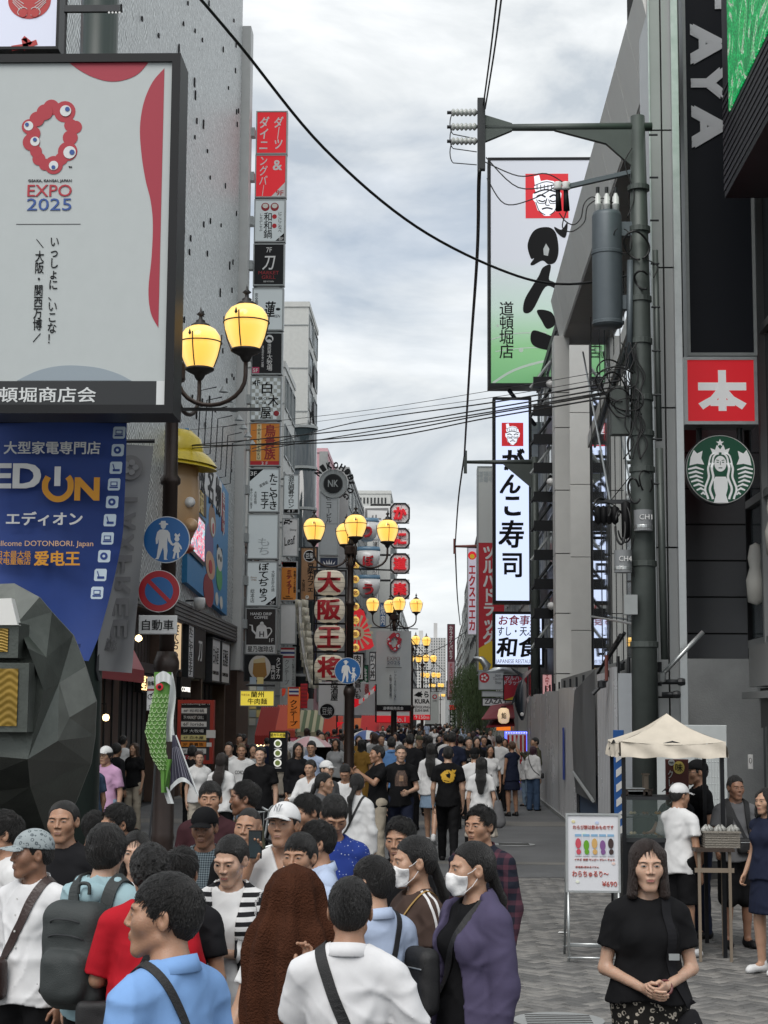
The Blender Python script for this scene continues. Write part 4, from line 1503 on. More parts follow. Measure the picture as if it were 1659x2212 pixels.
 # shop fronts on the near building (they run away along the wall)
def wall_panel(label,cat,px0,px1,z0,z1,m,frame=None,name='shop_sign',d=.1,X=XL,parent=None):
 Xs=X
 y0,y1=FPX*-Xs/(945-px0),FPX*-Xs/(945-px1)
 t=thing(name,label,cat,(Xs,(y0+y1)/2,z0))
 b=t.location.copy()
 MB(b).box(Xs-.08,Xs+d,y0,y1,z0,z1).build('panel',m,t)
 if frame:
  for a in((y0-.05,y0,z0-.05,z1+.05),(y1,y1+.05,z0-.05,z1+.05),(y0,y1,z1,z1+.05),(y0,y1,z0-.05,z0)):
   MB(b).box(Xs-.08,Xs+d+.03,*a).build('frame',frame,t)
 def txt(s_,cy,cz,w,h,mm,vert=False,bold=0.,nm='lettering'):
  return lettering(s_,mm,t,(Xs+d+.002,y0+(y1-y0)*cy,z0+(z1-z0)*cz),w,h,(0,1,0),(0,0,1),bold,vert,nm,off=b)
 return t,txt,(y0,y1),b
Z1f=lambda px,py:(1549-py)/((945-px)/-XL)+2.2
M_wood=mat('dark_wood_cladding',(.045,.030,.022),.6,var=.3,stretch=(1,6,.5),bump=.3)
y_a,y_b=YL(205),YL(340)
mb=MB()
for i in range(30):
 yy=30+i*(YL(355)-30)/30
 MB(b0).box(XL-.5,XL-.35,yy,yy+.36,3.3,4.75).build('wood_board',M_wood,tb)
MB(b0).box(XL-.6,XL-.1,YL(300),YL(500),3.25,3.5).build('shop_lintel',M_dkmetal,tb)
for px in(356,398,442,492):
 yy=YL(px)
 MB(b0).box(XL-.45,XL-.05,yy-.14,yy+.14,0,4.75).build('pillar',M_brick,tb)
t,tx,yy,b=wall_panel('cream lit sign with brushed black characters above the shops','sign',361,384,3.45,4.7,mat('cream_lit',(.7,.55,.36),.5,emit=.35,ecol=(1,.72,.42)),M_dkmetal)
tx('ぼてぢゅう',.5,.5,1.0,1.15,M_ink,True,.03)
t,tx,yy,b=wall_panel('white vertical sign with black characters beside a dark panel','sign',399,412,3.3,4.75,M_white,M_dkmetal)
tx('たこやき王子',.5,.5,.75,1.35,M_ink,True,.02)
t,tx,yy,b=wall_panel('charcoal vertical sign with one white brushed character above the shops','sign',414,438,3.3,4.75,M_black,None)
tx('刀',.5,.55,.8,.6,M_white,False,.03)
for i,(a,c,s_)in enumerate(((452,470,'白木屋'),(473,491,'居酒屋'))):
 t,tx,yy,b=wall_panel(('white shop panel with large black characters, the one on the side of the charcoal sign','white shop panel with large black characters, the one next to the sign tower')[i],'sign',a,c,3.3,4.6,M_white,M_dkmetal)
 tx(s_,.5,.62,1.3,.55,M_ink,False,.0)
 tx('全席個室居酒屋',.5,.2,1.5,.12,M_ink)
t=thing('awning','red box awning over the shops beside the grey banner','awning',(XL,YL(245),3.4))
b=t.location.copy()
MB(b).slab([(XL-.1,YL(190),3.2),(XL+.25,YL(190),2.95),(XL+.25,YL(190),3.25),(XL-.1,YL(190),3.9)],(0,YL(290)-YL(190),0)).build('canopy',mat('awning_red',(.34,.02,.03),.45),t)
t,tx,yy,b=wall_panel('black fascia with glowing gold coffee shop characters','sign',300,352,2.75,3.2,M_ink,None,X=XL)
tx('星乃珈琲店',.42,.5,3.0,.36,mat('gold_lit',(.8,.5,.2),.4,emit=1.4,ecol=(1,.66,.3)),False,.03)
t,tx,yy,b=wall_panel('black hanging box with white lettering for coffee','sign',385,408,2.7,3.25,M_ink,None,X=XL+.1)
tx('COFFEE',.5,.4,1.6,.13,mat('lit_white2',(.8,.8,.8),.4,emit=.8,ecol=(1,.95,.85)),False,.03)
t=thing('door_lamp','warm lamp hanging beside the dark coffee shop entrance','lamp',(XL-.4,YL(252),2.3))
MB((XL-.4,YL(252),2.3)).lathe((XL-.2,YL(252),2.15),[(0,-.08),(.06,-.06),(.08,0),(.06,.06),(0,.08)],12).build('bulb',M_warm,t)
MB((XL-.4,YL(252),2.3)).tube([(XL-.5,YL(252),2.45),(XL-.2,YL(252),2.45),(XL-.2,YL(252),2.25)],.015,6).build('arm',M_dkmetal,t)
t=thing('lamp_bulb','small round warm bulb on the upper wood cladding beside the lamp post','lamp',(XL,YL(290),4.4))
MB((XL,YL(290),4.4)).lathe((XL+.1,YL(290),4.0),[(0,-.09),(.07,-.05),(.09,0),(.06,.06),(0,.09)],12).build('bulb',M_warm,t)
MB((XL,YL(290),4.4)).tube([(XL-.3,YL(290),4.1),(XL+.1,YL(290),4.1)],.012,6).build('arm',M_dkmetal,t)
M_shut=mat('roller_shutter',(.10,.10,.10),.6,bump=.5,bscale=3,stretch=(1,1,30))
for(a,c,m,nm)in((210,296,M_brick,'shop_door'),(300,352,M_shut,'shutter'),(400,438,M_glassd,'shop_window'),(444,488,M_dark,'shop_door')):
 MB(b0).box(XL-.49,XL-.40,YL(a),YL(c),0.05,3.2).build(nm,m,tb)
 for k in range(5):
  yy=YL(a)+(YL(c)-YL(a))*k/5
  MB(b0).box(XL-.40,XL-.36,yy,yy+.06,0.05,3.2).build('mullion',M_dkmetal,tb)
  # red directory frame of the floors
s=Sign('red frame directory of floor signs standing beside the shops','directory',383,1512,461,1650,43,M_dark,mat('directory_red',(.38,.035,.02),.5),.09,.25,name='floor_directory')
rows=[('8F 和和鍋',M_white,M_ink),('7F MARKET GRILL',M_black,M_white),('6F loride',M_white,M_ink),('5F 大牧場',M_black,M_white),('4F 白木屋',mat('pale_yellow',(.75,.66,.28),.5),M_ink),('3F 鳥貴族',M_org,M_ink),('2F ぼてぢゅう',M_white,M_ink),('1F COFFEE',M_red2,M_white)]
s.rect(388,1516,456,1527,M_black,'name_board')
s.t('Darts&Dining Bar 11',422,1521,60,6,M_white)
for i,(q,a,c)in enumerate(rows):
 y=1530+i*14.5
 s.rect(391,y,446,y+11,a,'name_board')
 s.t(q,418,y+5.5,44,7,c,d=.008)
s.rect(446,1577,466,1594,M_white,'paper_notice',d=.03)
s.rect(447,1604,458,1613,M_white,'paper_notice',d=.03)
# blue hoarding with painted cartoon animals (plain generic figures)
pts=[P(404,1258,46.2),P(490,1330,55),P(494,1066,55),P(408,925,46.2)]
t=thing('cartoon_hoarding','large blue hoarding with painted cartoon figures and brushed characters on the mesh wall','hoarding',tuple(pts[0]))
b=t.location.copy()
A_,B_,C_,D_=pts
nrm=(B_-A_).cross(D_-A_).normalized()
if nrm.x<0:nrm=-nrm
MB(b).slab(pts,-nrm*.5).build('board',mat('hoarding_blue',(.03,.24,.52),.45,var=.08),t)
def hp(u,v,d=.0):
 return(A_*(1-u)+B_*u)*(1-v)+(D_*(1-u)+C_*u)*v+nrm*d
def hshape(uv,m,nm,d=.01):return MB(b).slab([hp(u,v,d)for u,v in uv],-nrm*.008).build(nm,m,t)
def hell(u,v,ru,rv,m,nm,d=.01):return hshape([(u+ru*cos(a),v+rv*sin(a))for a in np.linspace(0,2*pi,20)[:-1]],m,nm,d)
hshape([(0,.74),(.12,.70),(.5,.74),(.8,.73),(.8,.99),(0,1)],M_white,'title_cloud',.01)
for i,ch in enumerate('大阪名物'):
 p=hp(.10+.2*i,.84,.02)
 lettering(ch,M_ink,t,p,1.25,1.2,(B_-A_).normalized(),(D_-A_).normalized(),.03,off=b)
hshape([(.02,.52),(.40,.56),(.40,.72),(.02,.68)],mat('brown_board',(.10,.06,.03),.6),'name_board',.02)
lettering('道頓堀',mat('gold',(.6,.42,.08),.4),t,hp(.2,.62,.03),2.2,.7,(B_-A_).normalized(),(D_-A_).normalized(),.03,off=b)
M_scr=bpy.data.materials.new('screen_picture')
M_scr.use_nodes=True
n_,l_=M_scr.node_tree.nodes,M_scr.node_tree.links
t_=n_.new('ShaderNodeTexCoord')
vo=n_.new('ShaderNodeTexNoise')
vo.inputs['Scale'].default_value=2.2
vo.inputs['Distortion'].default_value=3
l_.new(t_.outputs['Object'],vo.inputs[0])
r_=n_.new('ShaderNodeValToRGB')
r_.color_ramp.interpolation='CONSTANT'
for k_,(p_,c_)in enumerate(((0,(.02,.35,.45)),(.42,(.75,.02,.10)),(.52,(.85,.85,.85)),(.57,(.05,.55,.6)),(.63,(.8,.05,.15)))):
 e=r_.color_ramp.elements[k_]if k_<2 else r_.color_ramp.elements.new(p_)
 e.position=p_
 e.color=(*c_,1)
l_.new(vo.outputs[0],r_.inputs[0])
l_.new(r_.outputs[0],n_['Principled BSDF'].inputs['Emission Color'])
n_['Principled BSDF'].inputs['Emission Strength'].default_value=.9
n_['Principled BSDF'].inputs['Base Color'].default_value=(.02,.02,.02,1)
hshape([(.0,.20),(.36,.20),(.36,.52),(.0,.52)],M_black,'screen_frame',.05)
hshape([(.03,.23),(.33,.23),(.33,.49),(.03,.49)],M_scr,'screen',.07)
M_toonw,M_toonb=mat('toon_white',(.7,.68,.62),.5),mat('toon_brown',(.28,.14,.06),.5)
M_toong,M_toonp=mat('toon_green',(.08,.38,.12),.5),mat('toon_peach',(.65,.38,.24),.5)
hell(.56,.60,.09,.12,M_toonb,'bear_head')
hell(.57,.56,.05,.07,M_toonw,'bear_muzzle',.02)
hell(.575,.55,.022,.04,M_red,'bear_mouth',.03)
hell(.50,.40,.10,.16,mat('toon_purple',(.14,.10,.28),.5),'bear_body',.008)
hell(.52,.26,.12,.10,M_toonp,'child_face',.02)
hell(.52,.25,.045,.05,M_red,'child_mouth',.03)
hell(.49,.07,.13,.12,M_red2,'child_coat',.015)
hell(.76,.38,.08,.09,M_toonw,'panda_head',.02)
for a in(-.05,.05):hell(.76+a,.45,.025,.03,M_ink,'panda_ear',.015)
for a in(-.028,.028):hell(.76+a,.39,.014,.022,M_ink,'panda_eye',.03)
hell(.76,.24,.08,.10,M_toong,'panda_coat',.018)
hell(.70,.06,.04,.05,M_toonw,'plate',.02)
hell(.82,.06,.04,.05,M_toonw,'plate',.02)
hshape([(.80,.62),(.88,.62),(.88,.92),(.80,.92)],M_red2,'red_tag',.02)
lettering('串カツ',M_white,t,hp(.84,.77,.03),.45,1.5,(B_-A_).normalized(),(D_-A_).normalized(),.0,True,off=b)
t=thing('security_camera','white dome security camera on the stone ledge below the cartoon hoarding','camera',tuple(P(431,1305,47)))
c=P(431,1305,47)
MB(c).lathe(c,[(.0,-.18),(.12,-.15),(.16,-.02),(.17,.08),(.15,.18),(0,.2)],14).build('housing',M_white,t,True)
MB(c).tube([c+Vector((0,0,.1)),c+Vector((-.5,.1,.1))],.03,6).build('bracket',M_dkmetal,t)
MB(c).lathe(c+Vector((0,0,-.05)),[(.0,-.14),(.09,-.10),(.1,-.02)],12).build('dome',M_glassd,t,True)
# big painted figure with a yellow hat (food stall sign)
c=P(392,1075,44)
t=thing('hat_figure','giant moulded figure head with a yellow brimmed hat behind the lamp post','figure',tuple(c))
kY=spx(44)
def q3(px,py,dy=0):return P(px,py,44+dy)
M_hat=mat('hat_yellow',(.62,.47,.03),.3,var=.1)
M_fskin=mat('figure_skin',(.55,.36,.20),.35)
hc_=q3(385,985)
MB(c).lathe(hc_,[(.0,.75),(.35,.68),(.60,.45),(.68,.15),(.66,.0)],22,sy=.9).build('hat_crown',M_hat,t,True)
mb=MB(c)
mb.grid(lambda u,v:hc_+Vector(((.60+.45*v)*cos(2*pi*u),(.60+.45*v)*sin(2*pi*u)*.85,.12-.30*v**2-.12*cos(2*pi*u)*v)),32,4)
mb.grid(lambda u,v:hc_+Vector(((.60+.45*v)*cos(2*pi*u),(.60+.45*v)*sin(2*pi*u)*.85,.0-.28*v**2-.12*cos(2*pi*u)*v)),32,4)
mb.build('hat_brim',M_hat,t,True)
MB(c).lathe(q3(382,1080),[(.0,-1.2),(.40,-1.1),(.58,-.7),(.62,-.2),(.60,.5),(.55,.9),(0,1.0)],20,sy=.9).build('head',M_fskin,t,True)
MB(c).lathe(q3(412,1135,-.4),[(.0,-.2),(.16,-.12),(.2,0),(.16,.12),(0,.2)],12,'y').build('nose',M_fskin,t,True)
MB(c).lathe(q3(396,1185,-.3),[(.0,-.3),(.22,-.22),(.3,0),(.22,.22),(0,.3)],12,'y',.5).build('lip',mat('figure_lip',(.45,.08,.05),.3),t,True)
MB(c).lathe(q3(410,1085,-.45),[(.0,-.1),(.12,-.06),(.15,0)],12,'y').build('eye',M_white,t,True)
for(px,py,r,m,nm,lb)in((330,940,.42,mat('balloon_lime',(.50,.55,.05),.3),'ball_sign','lime green moulded ball behind the corner of the billboard'),(306,935,.5,mat('balloon_blue',(.05,.34,.55),.3),'ball_sign','sky blue moulded ball behind the corner of the billboard'),(285,945,.36,mat('balloon_green',(.05,.30,.12),.3),'ball_sign','dark green moulded ball behind the corner of the billboard')):
 cc=P(px,py,43)
 t=thing(nm,lb,'ball',tuple(cc))
 MB(cc).lathe(cc,[(r*sin(a),-r*cos(a)*1.1)for a in np.linspace(0,pi,12)],18).build('ball',m,t,True)
 MB(cc).lathe(cc,[(r*1.01,-.02),(r*1.03,0),(r*1.01,.02)],18).build('seam',M_hat,t)
 MB(cc).tube([cc,cc+Vector((-.6,.5,0)),(XL,44,cc.z)],.05,6).build('mount',M_dkmetal,t)
 # the sign tower
GT='floor signs stacked on the tower'
YT=59.
tw=thing('sign_tower_frame','slim steel frame that carries the stack of floor signs','frame',(P(590,1500,YT).x,YT+.3,0))
bt=tw.location.copy()
def tx0(y):return 528+(1400-y)/1160*27*.62
def tx1(y):return tx0(y)+69
for(a,b_)in((553,0),):
 pass
xL,xR=P(539,800,YT).x,P(608,800,YT).x
for x in(xL+.08,xR-.15):
 MB(bt).box(x,x+.1,YT+.28,YT+.4,3.9,ZP(242,YT)).build('post',M_alug,tw)
for py in(290,385,480,575,675,770,863,962,1057,1160,1252,1345):
 z=P(540,py,YT).z
 MB(bt).box(cx0+.0,xL+.1,YT-.45,YT-.1,z-.22,z+.10).build('beam',M_alug,tw)
M_cap_=mat('white_gloss',(.62,.63,.62),.3)
def tower(label,y0,y1,face,frame=M_alug):
 ym=(y0+y1)/2
 x0=553-(ym-285)*.0218
 s=Sign(label,'sign',x0,y0,x0+68,y1,YT,face,frame,.045,.3,GT,'floor_sign')
 s.x0=x0
 return s
s=tower('top red floor sign with white slanted katakana',240,333,M_glowr)
s.t('ダーツ',s.x0+49,287,20,70,M_white,True,.03,shear=.15)
s.t('ダイニ',s.x0+18,287,21,70,M_white,True,.03,shear=.15)
s=tower('red floor sign with white slanted katakana and a white 9F corner',334,427,M_glowr)
s.t('&',s.x0+48,357,20,22,M_white,False,.03)
s.t('ングバー',s.x0+18,381,18,84,M_white,True,.02,shear=.15)
s.shape([(s.x0+35,425),(s.x0+65,425),(s.x0+65,394)],M_white,'corner')
s.t('9F',s.x0+54,417,16,11,M_red,False,.02,d=.008)
s=tower('pale floor sign with two round red faces and black hotpot characters',430,523,M_glowg)
for cx in(24,44):
 s.disc(s.x0+cx,447,9,M_red2,'round_face')
 s.disc(s.x0+cx,445,6,M_toonw,'round_face',ry=5,d=.007)
s.t('和和鍋',s.x0+30,487,18,56,M_ink,True,.01)
s.t('にこにこなべ',s.x0+56,480,8,44,M_ink,True)
s.t('しゃぶしゃぶ',s.x0+15,480,7,38,M_ink,True)
for yy in(468,488):s.disc(s.x0+44,yy,5,M_red,'heart')
s.shape([(s.x0+46,521),(s.x0+66,521),(s.x0+66,503)],M_ink,'corner')
s.t('8F',s.x0+59,516,10,7,M_white,d=.008)
s=tower('black floor sign with one white brushed blade character',526,617,M_black)
s.t('7F',s.x0+34,540,12,11,M_white)
s.t('刀',s.x0+34,568,28,30,M_white,False,.02,shear=.2)
s.t('MARKET\nGRILL',s.x0+34,594,44,17,M_red2,False,.01)
s.t('BEEF KITCHEN',s.x0+34,608,22,3,M_white)
s=tower('pale grey floor sign with a brushed lotus character',622,714,M_glowg)
s.t('蓮',s.x0+38,668,26,34,M_ink,False,.03,shear=.2)
s.t('REN',s.x0+54,683,14,6,M_ink,shear=.3)
s.t('完全個室',s.x0+9,650,7,34,M_ink,True)
s.disc(s.x0+56,668,5,M_ink,'lotus_mark',ry=3)
s=tower('black floor sign with a white round emblem and pink 5F corner',718,809,M_black)
s.disc(s.x0+39,732,8.5,M_white,'emblem')
s.shape([(s.x0+32,734),(s.x0+36,727),(s.x0+44,729),(s.x0+46,738),(s.x0+40,733)],M_black,'emblem_mark',d=.007)
s.t('焼肉屋',s.x0+39,753,8,22,M_white,True)
s.t('大牧場',s.x0+40,783,12,36,M_white,True,.01)
s.t('黒毛和牛食べ放題',s.x0+25,770,5,46,M_white,True)
s.rect(s.x0+3,793,s.x0+18,806,mat('sign_pink',(.5,.04,.12),.5),'corner')
s.t('5F',s.x0+10,800,11,8,M_white,False,.02,d=.008)
s=tower('pale chequered floor sign with large black characters',813,908,M_glowg)
for i in range(8):
 for j in range(11):
  if(i+j)%2:s.rect(s.x0+3+i*7.8,816+j*8.1,s.x0+3+(i+1)*7.8,816+(j+1)*8.1,mat('check_grey',(.42,.44,.41),.5),'check',.001)
s.t('4F',s.x0+13,827,16,12,M_ink,False,.02)
for ch,x,y in(('白',36,838),('木',50,866),('屋',34,892)):s.t(ch,s.x0+x,y,23,25,M_ink,False,.02)
s.t('SHIRO',s.x0+22,861,28,5,M_ink)
s.t('KIYA',s.x0+25,871,22,5,M_ink)
s.disc(s.x0+57,893,6,M_red2,'seal')
s=tower('orange floor sign with red seal script and a red 3F strip',912,1007,M_org)
s.rect(s.x0+16,916,s.x0+26,994,mat('cream_strip',(.75,.62,.35),.5),'strip')
s.t('TORIKIZOKU',s.x0+21,955,6,74,M_ink,True,d=.008)
s.t('鳥貴族',s.x0+45,955,24,76,M_red2,True,.03)
s.rect(s.x0+3,996,s.x0+65,1006,M_red,'strip')
s.t('3 F',s.x0+34,1001,14,7,M_white,d=.008)
s=tower('white floor sign with black octopus dumpling characters and black corner',1011,1107,M_glowg)
s.shape([(s.x0+3,1040),(s.x0+33,1013),(s.x0+3,1013)],M_ink,'corner')
s.t('3F',s.x0+11,1023,14,9,M_white,False,.02,d=.008)
s.t('たこやき',s.x0+54,1062,18,78,M_ink,True,.03)
s.t('王子',s.x0+36,1081,17,36,M_ink,True,.03)
s.t('大阪名物',s.x0+16,1075,6,28,M_ink,True)
s.t('串かつたこ焼き',s.x0+7,1077,5,44,M_ink,True)
s.t('道頓堀',s.x0+33,1046,20,7,M_ink,rot=.5)
s=tower('blank pale grey floor sign between two lettered ones',1110,1208,M_glowg)
s.t('もち',s.x0+36,1180,24,36,mat('ghost_letter',(.43,.47,.48),.5),True)
s=tower('pale floor sign with flowing black hiragana and black 2F corner',1212,1310,M_glowg)
s.t('ぼてぢゅう',s.x0+38,1258,22,84,M_ink,True,.03)
s.t('大阪お好み焼',s.x0+58,1255,7,46,M_ink,True)
s.t('総本店',s.x0+14,1287,9,30,M_ink,True)
s.t('Since\n1946',s.x0+16,1250,13,10,mat('sign_brown',(.25,.12,.05),.5))
s.shape([(s.x0+42,1307),(s.x0+65,1307),(s.x0+65,1288)],M_ink,'corner')
s.t('2F',s.x0+57,1302,11,7,M_white,d=.008)
M_coffee=mat('coffee_brown',(.020,.014,.013),.4)
s=tower('dark brown floor sign with a white coffee pot',1313,1413,M_coffee)
s.t('HAND DRIP\nCOFFEE',s.x0+34,1330,46,14,M_white,False,.02)
X=s.x0
s.shape([(X+22,1379),(X+25,1354),(X+31,1349),(X+41,1349),(X+46,1354),(X+49,1379)],M_white,'pot_body')
s.disc(X+36,1347,4,M_white,'pot_lid',ry=4)
s.line([(X+24,1370),(X+16,1362),(X+15,1351),(X+9,1350)],[4,4,3,2],M_white,'pot_spout')
s.line([(X+46,1357),(X+54,1357),(X+57,1364),(X+52,1372),(X+48,1377)],2.5,M_white,'pot_handle')
s.t('H',X+36,1370,10,12,M_coffee,False,.03,d=.008)
s.t('1F',X+57,1383,9,8,M_white)
s.rect(X+3,1393,X+65,1411,mat('strip_grey',(.60,.61,.60),.5),'strip')
s.t('星乃珈琲店',X+34,1402,56,13,M_ink,False,.02,d=.008)
# neighbouring hanging signs on the left side
GH='hanging signs beyond the sign tower'
s=Sign('black hanging sign with a picture of an amber drink','sign',527,1414,610,1472,57,M_black,M_dkmetal,.03,.2,GH,'hanging_sign')
s.disc(561,1442,24,mat('splash',(.55,.52,.47),.5),'splash',ry=27)
s.shape([(548,1425),(572,1420),(577,1458),(570,1466),(553,1466),(546,1455)],mat('amber_drink',(.32,.16,.03),.25,coat=.4),'drink_glass',d=.008)
s.shape([(548,1425),(572,1420),(573,1431),(547,1433)],mat('drink_foam',(.55,.45,.25),.5),'foam',d=.015)
s.t('専門店',590,1452,9,30,M_white,True)
s.t('タピオカ',601,1443,9,46,M_white,True,.01)
s=Sign('yellow lightbox with black beef noodle characters','sign',518,1491,593,1526,54,mat('yellow_lit',(.7,.55,.04),.4,emit=.35,ecol=(1,.8,.1)),M_alug,.03,.2,GH,'hanging_sign')
s.t('蘭州',556,1500,28,13,M_ink,False,.02)
s.t('牛肉麺',556,1515,42,13,M_ink,False,.02)
s.t('牛家兄弟',530,1501,18,5,M_red2)
s.tube([s.at(593,1480,-.1),s.at(530,1480,-.1)],.04,M_dkmetal)
for(lb,x0,x1,y0,y1,Y,fm)in(('pale grey narrow sign for a board game salon with a black 4F strip',612,646,1025,1110,63,M_glowg),('white narrow sign with black leaf drawings and script',609,644,1119,1202,63,M_white),('orange narrow sign with red katakana under a striped flag',606,642,1212,1298,63,M_org),('blank white narrow sign under the orange one',605,640,1304,1392,63,M_white),('pale narrow sign with a Thai flag and grey katakana',604,638,1397,1487,63,M_offw)):
 s=Sign(lb,'sign',x0,y0,x1,y1,Y,fm,M_alug,.035,.25,GH,'hanging_sign')
 if 'salon' in lb:
  s.t('浪花囲碁サロン',629,1062,13,70,M_ink,True,.02)
  s.rect(614,1100,644,1109,M_ink,'strip')
  s.t('4 F',629,1104,16,6,M_white,d=.008)
 elif 'leaf' in lb:
  s.t('Leaf',626,1168,26,18,M_ink,False,.01,shear=.3,rot=.2)
  s.t('Dining',633,1145,14,5,M_ink,shear=.2)
  for q in range(9):s.disc(613+rnd.uniform(0,26),1123+rnd.uniform(0,10),rnd.uniform(1.5,3.5),M_ink,'leaf_mark',ry=2,n=7)
 elif 'orange' in lb:
  s.rect(608,1214,641,1219,M_red,'flag_stripe')
  s.rect(608,1219,641,1225,M_white,'flag_stripe')
  s.t('ミティラー',624,1257,11,52,M_red2,True,.03)
  s.t('本格インド料理',636,1256,4,48,M_ink,True)
  s.t('India\nRestaurant',622,1290,20,7,M_ink)
 elif 'Thai' in lb:
  for i,c_ in enumerate(('a01020','d0d0d0','1c2c6c','d0d0d0','a01020')):s.rect(606,1399+i*4.5,637,1403.5+i*4.5,paint('flag'+c_,c_),'flag_stripe')
  s.t('クンテープ',620,1452,10,54,mat('grey_ink',(.10,.10,.11),.6),True,.01)
  s.t('タイ料理とタイスキの店',633,1452,5,58,M_ink,True)
 s.tube([s.at(x0+2,y0+8,-.1),s.at(x0-14,y0+8,-.1)],.05,M_alug)
s=Sign('long orange hanging banner with black katakana and a Thai flag on top','banner',621,1484,648,1574,50,mat('banner_orange',(.75,.20,.03),.6,emit=.08),None,.0,.03,GH,'hanging_banner')
for i,c_ in enumerate(('a01020','d0d0d0','1c2c6c','d0d0d0','a01020')):s.rect(624,1484+i*4,645,1488+i*4,paint('flag'+c_,c_),'flag_stripe')
s.t('クンテープ',635,1540,16,56,M_ink,True,.03)
s=Sign('red pennant string hanging behind the orange banner','banner',649,1477,664,1530,52,M_red,None,0,.05,GH,'hanging_banner')
for i in range(6):s.rect(650,1480+i*8,663,1484+i*8,M_red2,'fold')
s=Sign('wooden sign with a round white crest, black katakana and a small dog picture','sign',648,1181,686,1298,66,mat('sign_wood',(.36,.20,.10),.6,var=.15,stretch=(8,1,.5)),M_dkmetal,.05,.3,GH,'hanging_sign')
s.disc(668,1201,13,M_white,'crest')
s.disc(668,1201,11.5,M_ink,'crest',d=.007)
s.t('豆柴',668,1201,17,13,M_white,d=.014,bold=.01)
s.t('豆柴カフェ',671,1247,15,62,M_ink,True,.03)
s.t('大阪店',656,1264,7,26,M_ink,True,.0)
s.disc(664,1287,7,mat('dog_tan',(.45,.22,.08),.6),'dog_face')
s.disc(664,1290,4,M_toonw,'dog_muzzle',d=.007)
for a in(-6,6):s.shape([(664+a-2.5,1283),(664+a+2.5,1283),(664+a*1.1,1276)],mat('dog_tan'),'dog_ear')
s.disc(664,1288,1.2,M_ink,'dog_nose',d=.014)
t=thing('paper_garland','long cream garland of folded paper pillows curving down beside the lanterns','garland',tuple(P(670,1390,62)))
b=t.location.copy()
M_pap=mat('garland_paper',(.55,.52,.42),.7,bump=.6,bscale=14,var=.15)
path=[(651,1296),(654,1330),(658,1362),(661,1395),(664,1425),(672,1455),(684,1485)]
for i in range(len(path)-1):
 for j in range(2):
  for q in range(2):
   f=(j+.5)/2
   x=path[i][0]*(1-f)+path[i+1][0]*f+(q-.5)*14
   y=path[i][1]*(1-f)+path[i+1][1]*f
   c=P(x,y,62+.15*((i+j+q)%2))
   MB(b).grid(lambda u,v:c+Vector(((u-.5)*.25,-.09*sin(pi*u)*sin(pi*v)+.02*sin(9*u+i),(v-.5)*.32-.05*(u-.5))),6,6).build('paper_fold',M_pap,t,True)
MB(b).grid(lambda u,v:P(645+22*v**2+u*6,1300+175*v,61.8+.2*sin(pi*u)),3,20).build('lining',M_white,t,True)
# red lettered paper lanterns on a black frame
s=Sign('black steel frame holding the stack of lanterns','frame',677,1231,748,1480,52.3,M_black,M_black,.05,.12,None,'lantern_frame')
for c_ in list(s.root.children):
 if c_.name.startswith('panel'):bpy.data.objects.remove(c_)
for y in(1287,1348,1409):s.rect(677,y-2,748,y+2,M_black,'rail',.1)
M_lant=mat('lantern_paper',(.62,.56,.45),.6,emit=.10,ecol=(1,.9,.7),bump=.5,bscale=30,stretch=(.1,.1,3))
M_lred=mat('lantern_red',(.45,.01,.02),.5)
for i,(ch,y)in enumerate((('大',1259),('阪',1318),('王',1378),('将',1442))):
 c=P(712,y,51.6)
 k=spx(51.6)
 w,h=33/k,27.5/k
 t=thing('paper_lantern','round paper lantern with one huge red character, %s in the stack'%('topmost','second from the top','third from the top','lowest')[i],'lantern',tuple(c),0,'lanterns stacked in the black frame')
 prof=[]
 for a in np.linspace(0,pi,25):
  prof.append((w*sin(a)**.55*(1+.012*cos(a*24*2)),-h*cos(a)))
 MB(c).lathe(c,prof,36,sy=.6).build('paper_shade',M_lant,t,True)
 for zz in(-h,h):MB(c).lathe(c+Vector((0,0,zz)),[(.12,-.03),(.12,.03)],14).build('ring',M_black,t)
 for q in range(5):
  zz=h*(-.75+.375*q)
  rr=w*math.sqrt(max(0,1-(zz/h)**2))**.55*1.012
  MB(c).tube([(c.x+rr*cos(a),c.y+rr*.6*sin(a),c.z+zz)for a in np.linspace(pi,2*pi,15)],.007,5).build('rib',mat('rib',(.4,.36,.3),.6),t)
 o=lettering(ch,M_lred,t,c,w*1.55,h*1.65,bold=.055,off=c,name='lettering')
 me=o.data
 co=np.zeros(len(me.vertices)*3,f32)
 me.vertices.foreach_get('co',co)
 co=co.reshape(-1,3)
 co[:,1]+=-.6*w*np.sqrt(np.clip(1-(co[:,0]/w)**2*.7-(co[:,2]/h)**2*.45,.05,1))**.9-.06
 me.vertices.foreach_set('co',co.ravel())
 me.update()
s=Sign('navy blue square sign with a white crown crest above the lanterns','sign',690,1203,731,1229,64,mat('navy',(.01,.02,.06),.4),M_alug,.03,.2,GH,'hanging_sign')
for a in(-9,-4,0,4,9):s.shape([(711+a-2,1219),(711+a+2,1219),(711+a*1.5,1208+abs(a)*.4)],M_white,'crest_mark')
